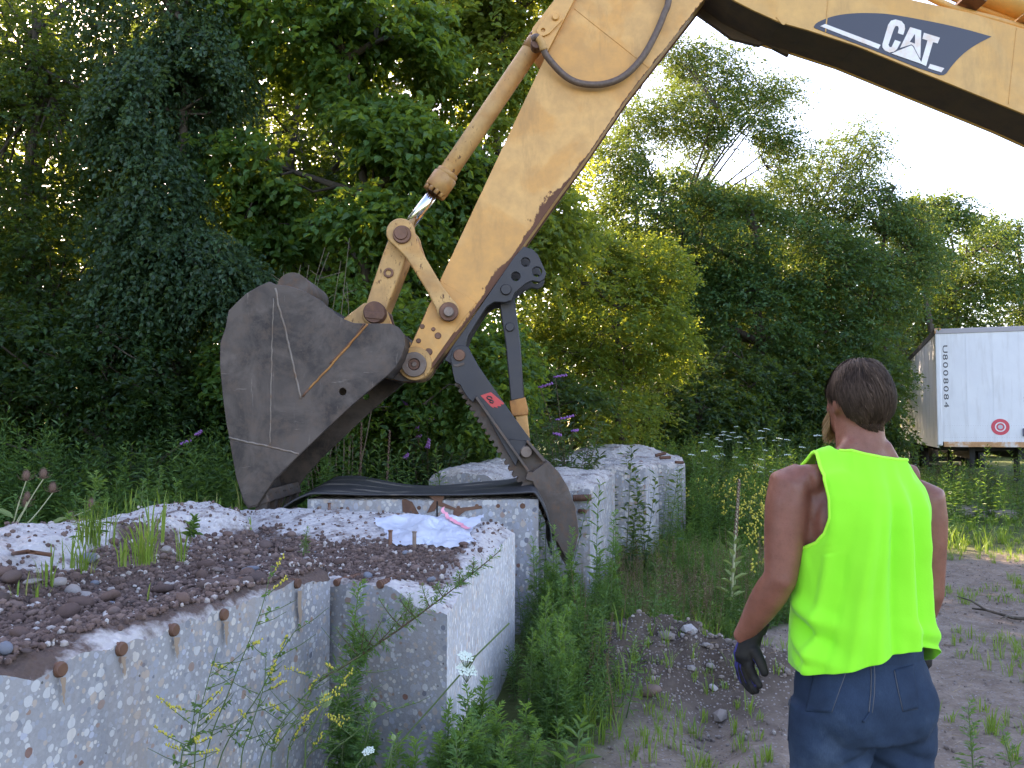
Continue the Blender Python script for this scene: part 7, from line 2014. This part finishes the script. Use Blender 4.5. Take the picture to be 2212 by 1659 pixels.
# wild carrots in front of the corner block
def carrot(label, pts, heads, r, Y, green=()):
    root = empty('wild_carrot', gpos(at(*pts[0], Y).x, Y), label, 'wildflower'); st = MB(); st.tube([Vector(gpos(at(*pts[0], Y).x, Y))] + [at(a, b, Y) for a, b in pts], .0032, 6)
    for k, (px, py, rr_, tilt) in enumerate(heads):
        c = at(px, py, Y - .01); fl = MB(); umbel(fl, c, rr_, Vector((tilt, -.35, 1)), 26, k + 3)
        st.tube([at(*pts[-2], Y), c - Vector((0, 0, .01))], .0022, 5); o = fl.build('flower_head', M['flower_white'], root); o['kind'] = 'stuff'
        for j in range(12):
            a = j * 2.4; st.tube([c - Vector((0, 0, .05)) , c + Vector((math.cos(a) * rr_ * .8, math.sin(a) * rr_ * .8, -.002))], .0009, 3, caps=False)
    for px, py, rr_ in green:
        c = at(px, py, Y); fb = MB()
        for j in range(50):
            a = j * 2.4; u_ = 1 - 2 * (j + .5) / 50; s_ = math.sqrt(1 - u_ * u_); d = Vector((s_ * math.cos(a), s_ * math.sin(a), u_ * 1.2)); fb.tube([c - Vector((0, 0, rr_)), c + d * rr_ * .8, c + d * rr_ + Vector((0, 0, rr_ * .4))], [.0012, .0018, .001], 3, caps=False)
        o = fb.build('seed_head', M['flower_green'], root); o['kind'] = 'stuff'; st.tube([at(px - 20, py + 90, Y), c - Vector((0, 0, rr_))], .002, 5)
    st.build('stem', M['stem_green'], root); return root
carrot('wild carrot with two white umbels and a bare stem crossing the bright block side', [(845, 1625), (930, 1530), (996, 1455), (1030, 1415), (1100, 1346)], [(1008, 1446, .040, .25), (1006, 1418, .030, .3)], .035, 3.30)
carrot('wild carrot with one small white umbel low in front of the shaded block face', [(770, 1655), (785, 1635), (795, 1622)], [(796, 1622, .022, -.2)], .022, 3.1)
carrot('wild carrot with closed green seed heads before the slab end', [(660, 1600), (690, 1540), (700, 1522)], [], .02, 3.1, [(703, 1514, .024), (807, 1524, .009), (850, 1594, .008)])
# sweet clover sprays with yellow spikes before the slab
def clover(label, pts, Y, seed, n=9):
    rng = random.Random(seed); b = Vector(gpos(at(*pts[0], Y).x, Y)); root = empty('sweet_clover', b, label, 'wildflower', 'yellow sweet clover sprays before the slab')
    line = smooth_loop([b] + [at(a, c, Y) for a, c in pts], 6, False); st = MB(); fl = MB(); st.tube(line, [.003 - .002 * k / len(line) for k in range(len(line))], 5); P = []; D = []
    for k in range(n):
        q = line[int(len(line) * (.35 + .6 * k / n))]; e = q + Vector((rng.uniform(.03, .16) * rng.choice((1, 1, -1)), rng.uniform(-.05, .02), rng.uniform(.03, .10)))
        st.tube([q, q.lerp(e, .6) + Vector((0, 0, -.005)), e], [.0016, .0013, .0008], 4, caps=False)
        if rng.random() < .4:
            for j in range(13):
                f = .45 + .55 * j / 13; c = q.lerp(e, f) + Vector((rng.gauss(0, .003), rng.gauss(0, .003), rng.gauss(0, .003))); fl.ellipsoid(c, (.0032, .003, .0045), 5, 3)
        for j in range(5):
            P.append(q.lerp(e, rng.uniform(0, .5))); D.append((rng.gauss(0, 1), rng.gauss(0, 1), rng.gauss(.2, .5)))
    g = np.random.default_rng(seed); V, F, rep = leaf_arrays(np.array([list(p) for p in P]), np.array(D), np.array([0, 0, 1.]) + g.normal(0, .4, (len(P), 3)), g.uniform(.014, .024, len(P)), .5, True)
    st.build('stem', M['stem_green'], root); o = fl.build('flower_spikes', M['flower_yellow'], root); o['kind'] = 'stuff'
    o = np_mesh('leaves', V, F, M['leaf_herb'], root, fattr={'tint': np.repeat(g.random(len(P)), rep)}); o['kind'] = 'stuff'
for k, (pts, Y) in enumerate((([(440, 1659), (500, 1480), (560, 1330), (586, 1228)], 2.95), ([(470, 1659), (560, 1500), (600, 1420), (650, 1345)], 3.0), ([(420, 1659), (432, 1540), (470, 1400)], 2.8), ([(560, 1659), (610, 1560), (680, 1480), (700, 1455)], 3.1), ([(620, 1659), (640, 1580), (720, 1500), (800, 1440)], 3.15),
        ([(520, 1659), (540, 1580), (570, 1480), (575, 1400)], 2.9), ([(700, 1659), (760, 1590), (830, 1540), (872, 1528)], 3.2), ([(390, 1659), (410, 1600), (425, 1500)], 2.7), ([(655, 1659), (700, 1600), (735, 1500), (752, 1385)], 3.2), ([(585, 1659), (600, 1610), (650, 1540), (668, 1500)], 2.95))):
    clover('spindly sweet clover with yellow flower spikes in front of the sawn slab face', pts, Y, 300 + k)

# teasel behind the slab at the left
root = empty('teasel', gpos(at(10, 1180, 5.6).x, 5.6), 'dry teasel with brown spiny heads behind the left end of the slab', 'weed'); st = MB(); b = Vector(root.location)
hub = at(20, 1165, 5.6); st.tube([b, hub], [.009, .008], 7); g = np.random.default_rng(3)
for k, (px, py, via) in enumerate(((57, 1027, (40, 1090)), (94, 1023, (62, 1085)), (114, 1053, (70, 1120)), (59, 1072, (48, 1110)), (57, 1084, (40, 1120)), (198, 1088, (120, 1130)), (153, 1114, (100, 1140)))):
    c = at(px, py, 5.6 + .05 * (k % 3)); st.tube(smooth_loop([hub, at(*via, 5.6), c - Vector((0, 0, .035))], 4, False), [.005] * 5 + [.0035] * 4, 5, caps=False)
    s_ = 1.0 if k not in (3, 6) else .8
    h = MB().ellipsoid(c, (.020 * s_, .020 * s_, .030 * s_), 12, 10)
    for j in range(110):
        a = j * 2.4; u_ = 1 - 2 * (j + .5) / 110; q = math.sqrt(1 - u_ * u_); d = Vector((q * math.cos(a) * .020, q * math.sin(a) * .020, u_ * .030)) * s_; h.tube([c + d * .95, c + d * 1.35 + Vector((0, 0, .004))], [.0016, .0004], 3, caps=False)
    for j in range(5):
        a = j * 1.26; h.tube([c - Vector((0, 0, .035 * s_)), c + Vector((math.cos(a) * .045, math.sin(a) * .03, -.02)), c + Vector((math.cos(a) * .06, math.sin(a) * .04, .012))], [.002, .0016, .0005], 4, caps=False)
    h.build('seed_head', M['seed_brown'], root)['kind'] = 'stuff'
st.build('stem', M['stem_pale'], root)
P = np.array([list(at(px, py, 5.55)) for px, py in ((25, 1150), (40, 1140), (20, 1170), (55, 1165), (100, 1142), (30, 1120))]); D = np.array([(.6, -.2, .3), (1, 0, .1), (.8, -.2, -.4), (.3, -.3, -.8), (.5, 0, .3), (-.8, 0, .4)])
V, F, rep = leaf_arrays(P, D, np.array([0, -.4, 1.]) + g.normal(0, .2, (6, 3)), np.full(6, .16), .34, True); np_mesh('leaves', V, F, M['leaf_pale'], root, fattr={'tint': np.repeat(g.random(6) * .5, rep)})['kind'] = 'stuff'

# grass growing on the rubble
def tuft(label, px, py, h, n, seed, w=.0035, spread=.45, rad=.035, group=None, tone=.15, zg=.93):
    p = on_slab(px, py, zg); g = np.random.default_rng(seed); root = empty('grass_tuft', p, label, 'grass', group)
    V, F, T = blades(np.array([p.x]), np.array([p.y]), np.array([h]), n, w, g, np.array([p.z]), spread, rad, tone)
    o = np_mesh('blades', V, F, M['leaf_grass'], root, fattr={'tint': T}); o['kind'] = 'stuff'
tuft('bright green grass tuft on the slab rubble left of the angular stone', 183, 1240, .20, 46, 1, rad=.045, w=.0026)
tuft('large grass clump in the middle of the slab rubble', 205, 1178, .25, 60, 2, rad=.10, w=.0028)
tuft('dense fine grass clump right of the large one on the slab', 312, 1215, .22, 70, 3, rad=.06, w=.0024)
tuft('tall blades rising behind the fine grass clump on the slab', 330, 1170, .28, 14, 4, rad=.05, w=.004, spread=.3)
for k, (px, py, h, n) in enumerate(((100, 1265, .20, 9), (147, 1225, .20, 10), (262, 1222, .16, 8), (318, 1300, .11, 3), (395, 1210, .20, 12), (392, 1120, .30, 12), (428, 1128, .28, 10), (470, 1135, .26, 5), (520, 1110, .30, 6), (558, 1105, .28, 7), (610, 1100, .15, 5), (85, 1300, .16, 5), (40, 1285, .14, 4), (280, 1150, .35, 12), (545, 1165, .18, 4), (505, 1120, .2, 8), (350, 1135, .3, 10))):
    tuft('thin spray of grass blades on the slab rubble', px, py, h, n, 10 + k, w=.0045, spread=.3, rad=.03, group='thin grass sprays on the slab')
for k, (px, py, h, L, lab, cut) in enumerate(((195, 1175, .30, .09, 'leafy weed inside the large grass clump on the slab', True), (300, 1150, .32, .07, 'leafy weed among tall blades at the back of the slab', True), (338, 1120, .36, .075, 'tall slender weed standing behind the slab rubble grass', True), (655, 1200, .14, .035, 'little green sprout on the corner block rubble', True), (410, 1165, .10, .05, 'creeping dark green vine on the slab rubble', False), (140, 1175, .16, .06, 'dark leafed weed left of the grass clump on the slab', False), (560, 1075, .14, .05, 'small weed at the bucket tip', True))):
    p = on_slab(px, py, .95); leafy_plant('weed', lab, 'weed', tuple(p), (p.x + .02, p.y, p.z + h), 34, L, 'leaf_herb', seed=400 + k, cut=cut, shoots=3, width=.3 if cut else .5, tone=.1 if k != 4 else -.2)
# fallen branch on the track and a few loose sticks
def stick(label, pts, r, kids=(), group=None):
    root = empty('fallen_branch', ground_at(*pts[0]), label, 'branch', group); mb = MB(); P = []
    for a, b in pts:
        p = ground_at(a, b); P.append(Vector((p.x, p.y, gzf(p.x, p.y) + r + .01)))
    mb.tube(P, [r * (1 - .6 * k / (len(P) - 1)) for k in range(len(P))], 7)
    for i, d in kids: mb.tube([P[i], P[i] + Vector(d) * .5 + Vector((0, 0, .02)), P[i] + Vector(d)], [r * .6, r * .5, r * .2], 5)
    mb.build('wood', M['bark'], root)
stick('grey fallen branch lying across the track right of the man', [(2250, 1345), (2190, 1338), (2130, 1322), (2100, 1318)], .018, ((1, (-.25, -.25, .05)), (2, (-.2, .1, .1))))
for k in range(7):
    px, py = rm.uniform(1230, 1420), rm.uniform(1430, 1520); p = ground_at(px, py, .08)
    stick('dead stalk lying on the weeds at the spoil heap', [(px, py), (px + rm.uniform(20, 50), py - rm.uniform(-8, 22)), (px + rm.uniform(60, 120), py - rm.uniform(0, 30))], .004, group='dead stalks at the spoil heap')

# bare pale twigs between the wood and the bucket
root = empty('twiggy_shrub', gpos(-2.0, 9.2), 'bare pale twigs of a shrub sticking out behind the top of the bucket', 'shrub'); mb = MB(); r3 = random.Random(8); b = Vector(root.location)
for k in range(22):
    e = at(r3.uniform(560, 860), r3.uniform(500, 720), 9.0 + r3.uniform(-.4, .4)); q = axis_points(b + Vector((r3.uniform(-.3, .3), r3.uniform(-.2, .2), 0)), e, (r3.uniform(-.3, .3), 0, .25), 10)
    mb.tube([Vector(p) for p in q], [.009 - .0008 * j for j in range(10)], 5)
    for j in range(3):
        i = r3.randrange(4, 9); a = Vector(q[i]); mb.tube([a, a + Vector((r3.uniform(-.3, .3), r3.uniform(-.1, .1), r3.uniform(-.02, .25)))], [.004, .0015], 4)
mb.build('twigs', M['stem_twig'], root)['kind'] = 'stuff'
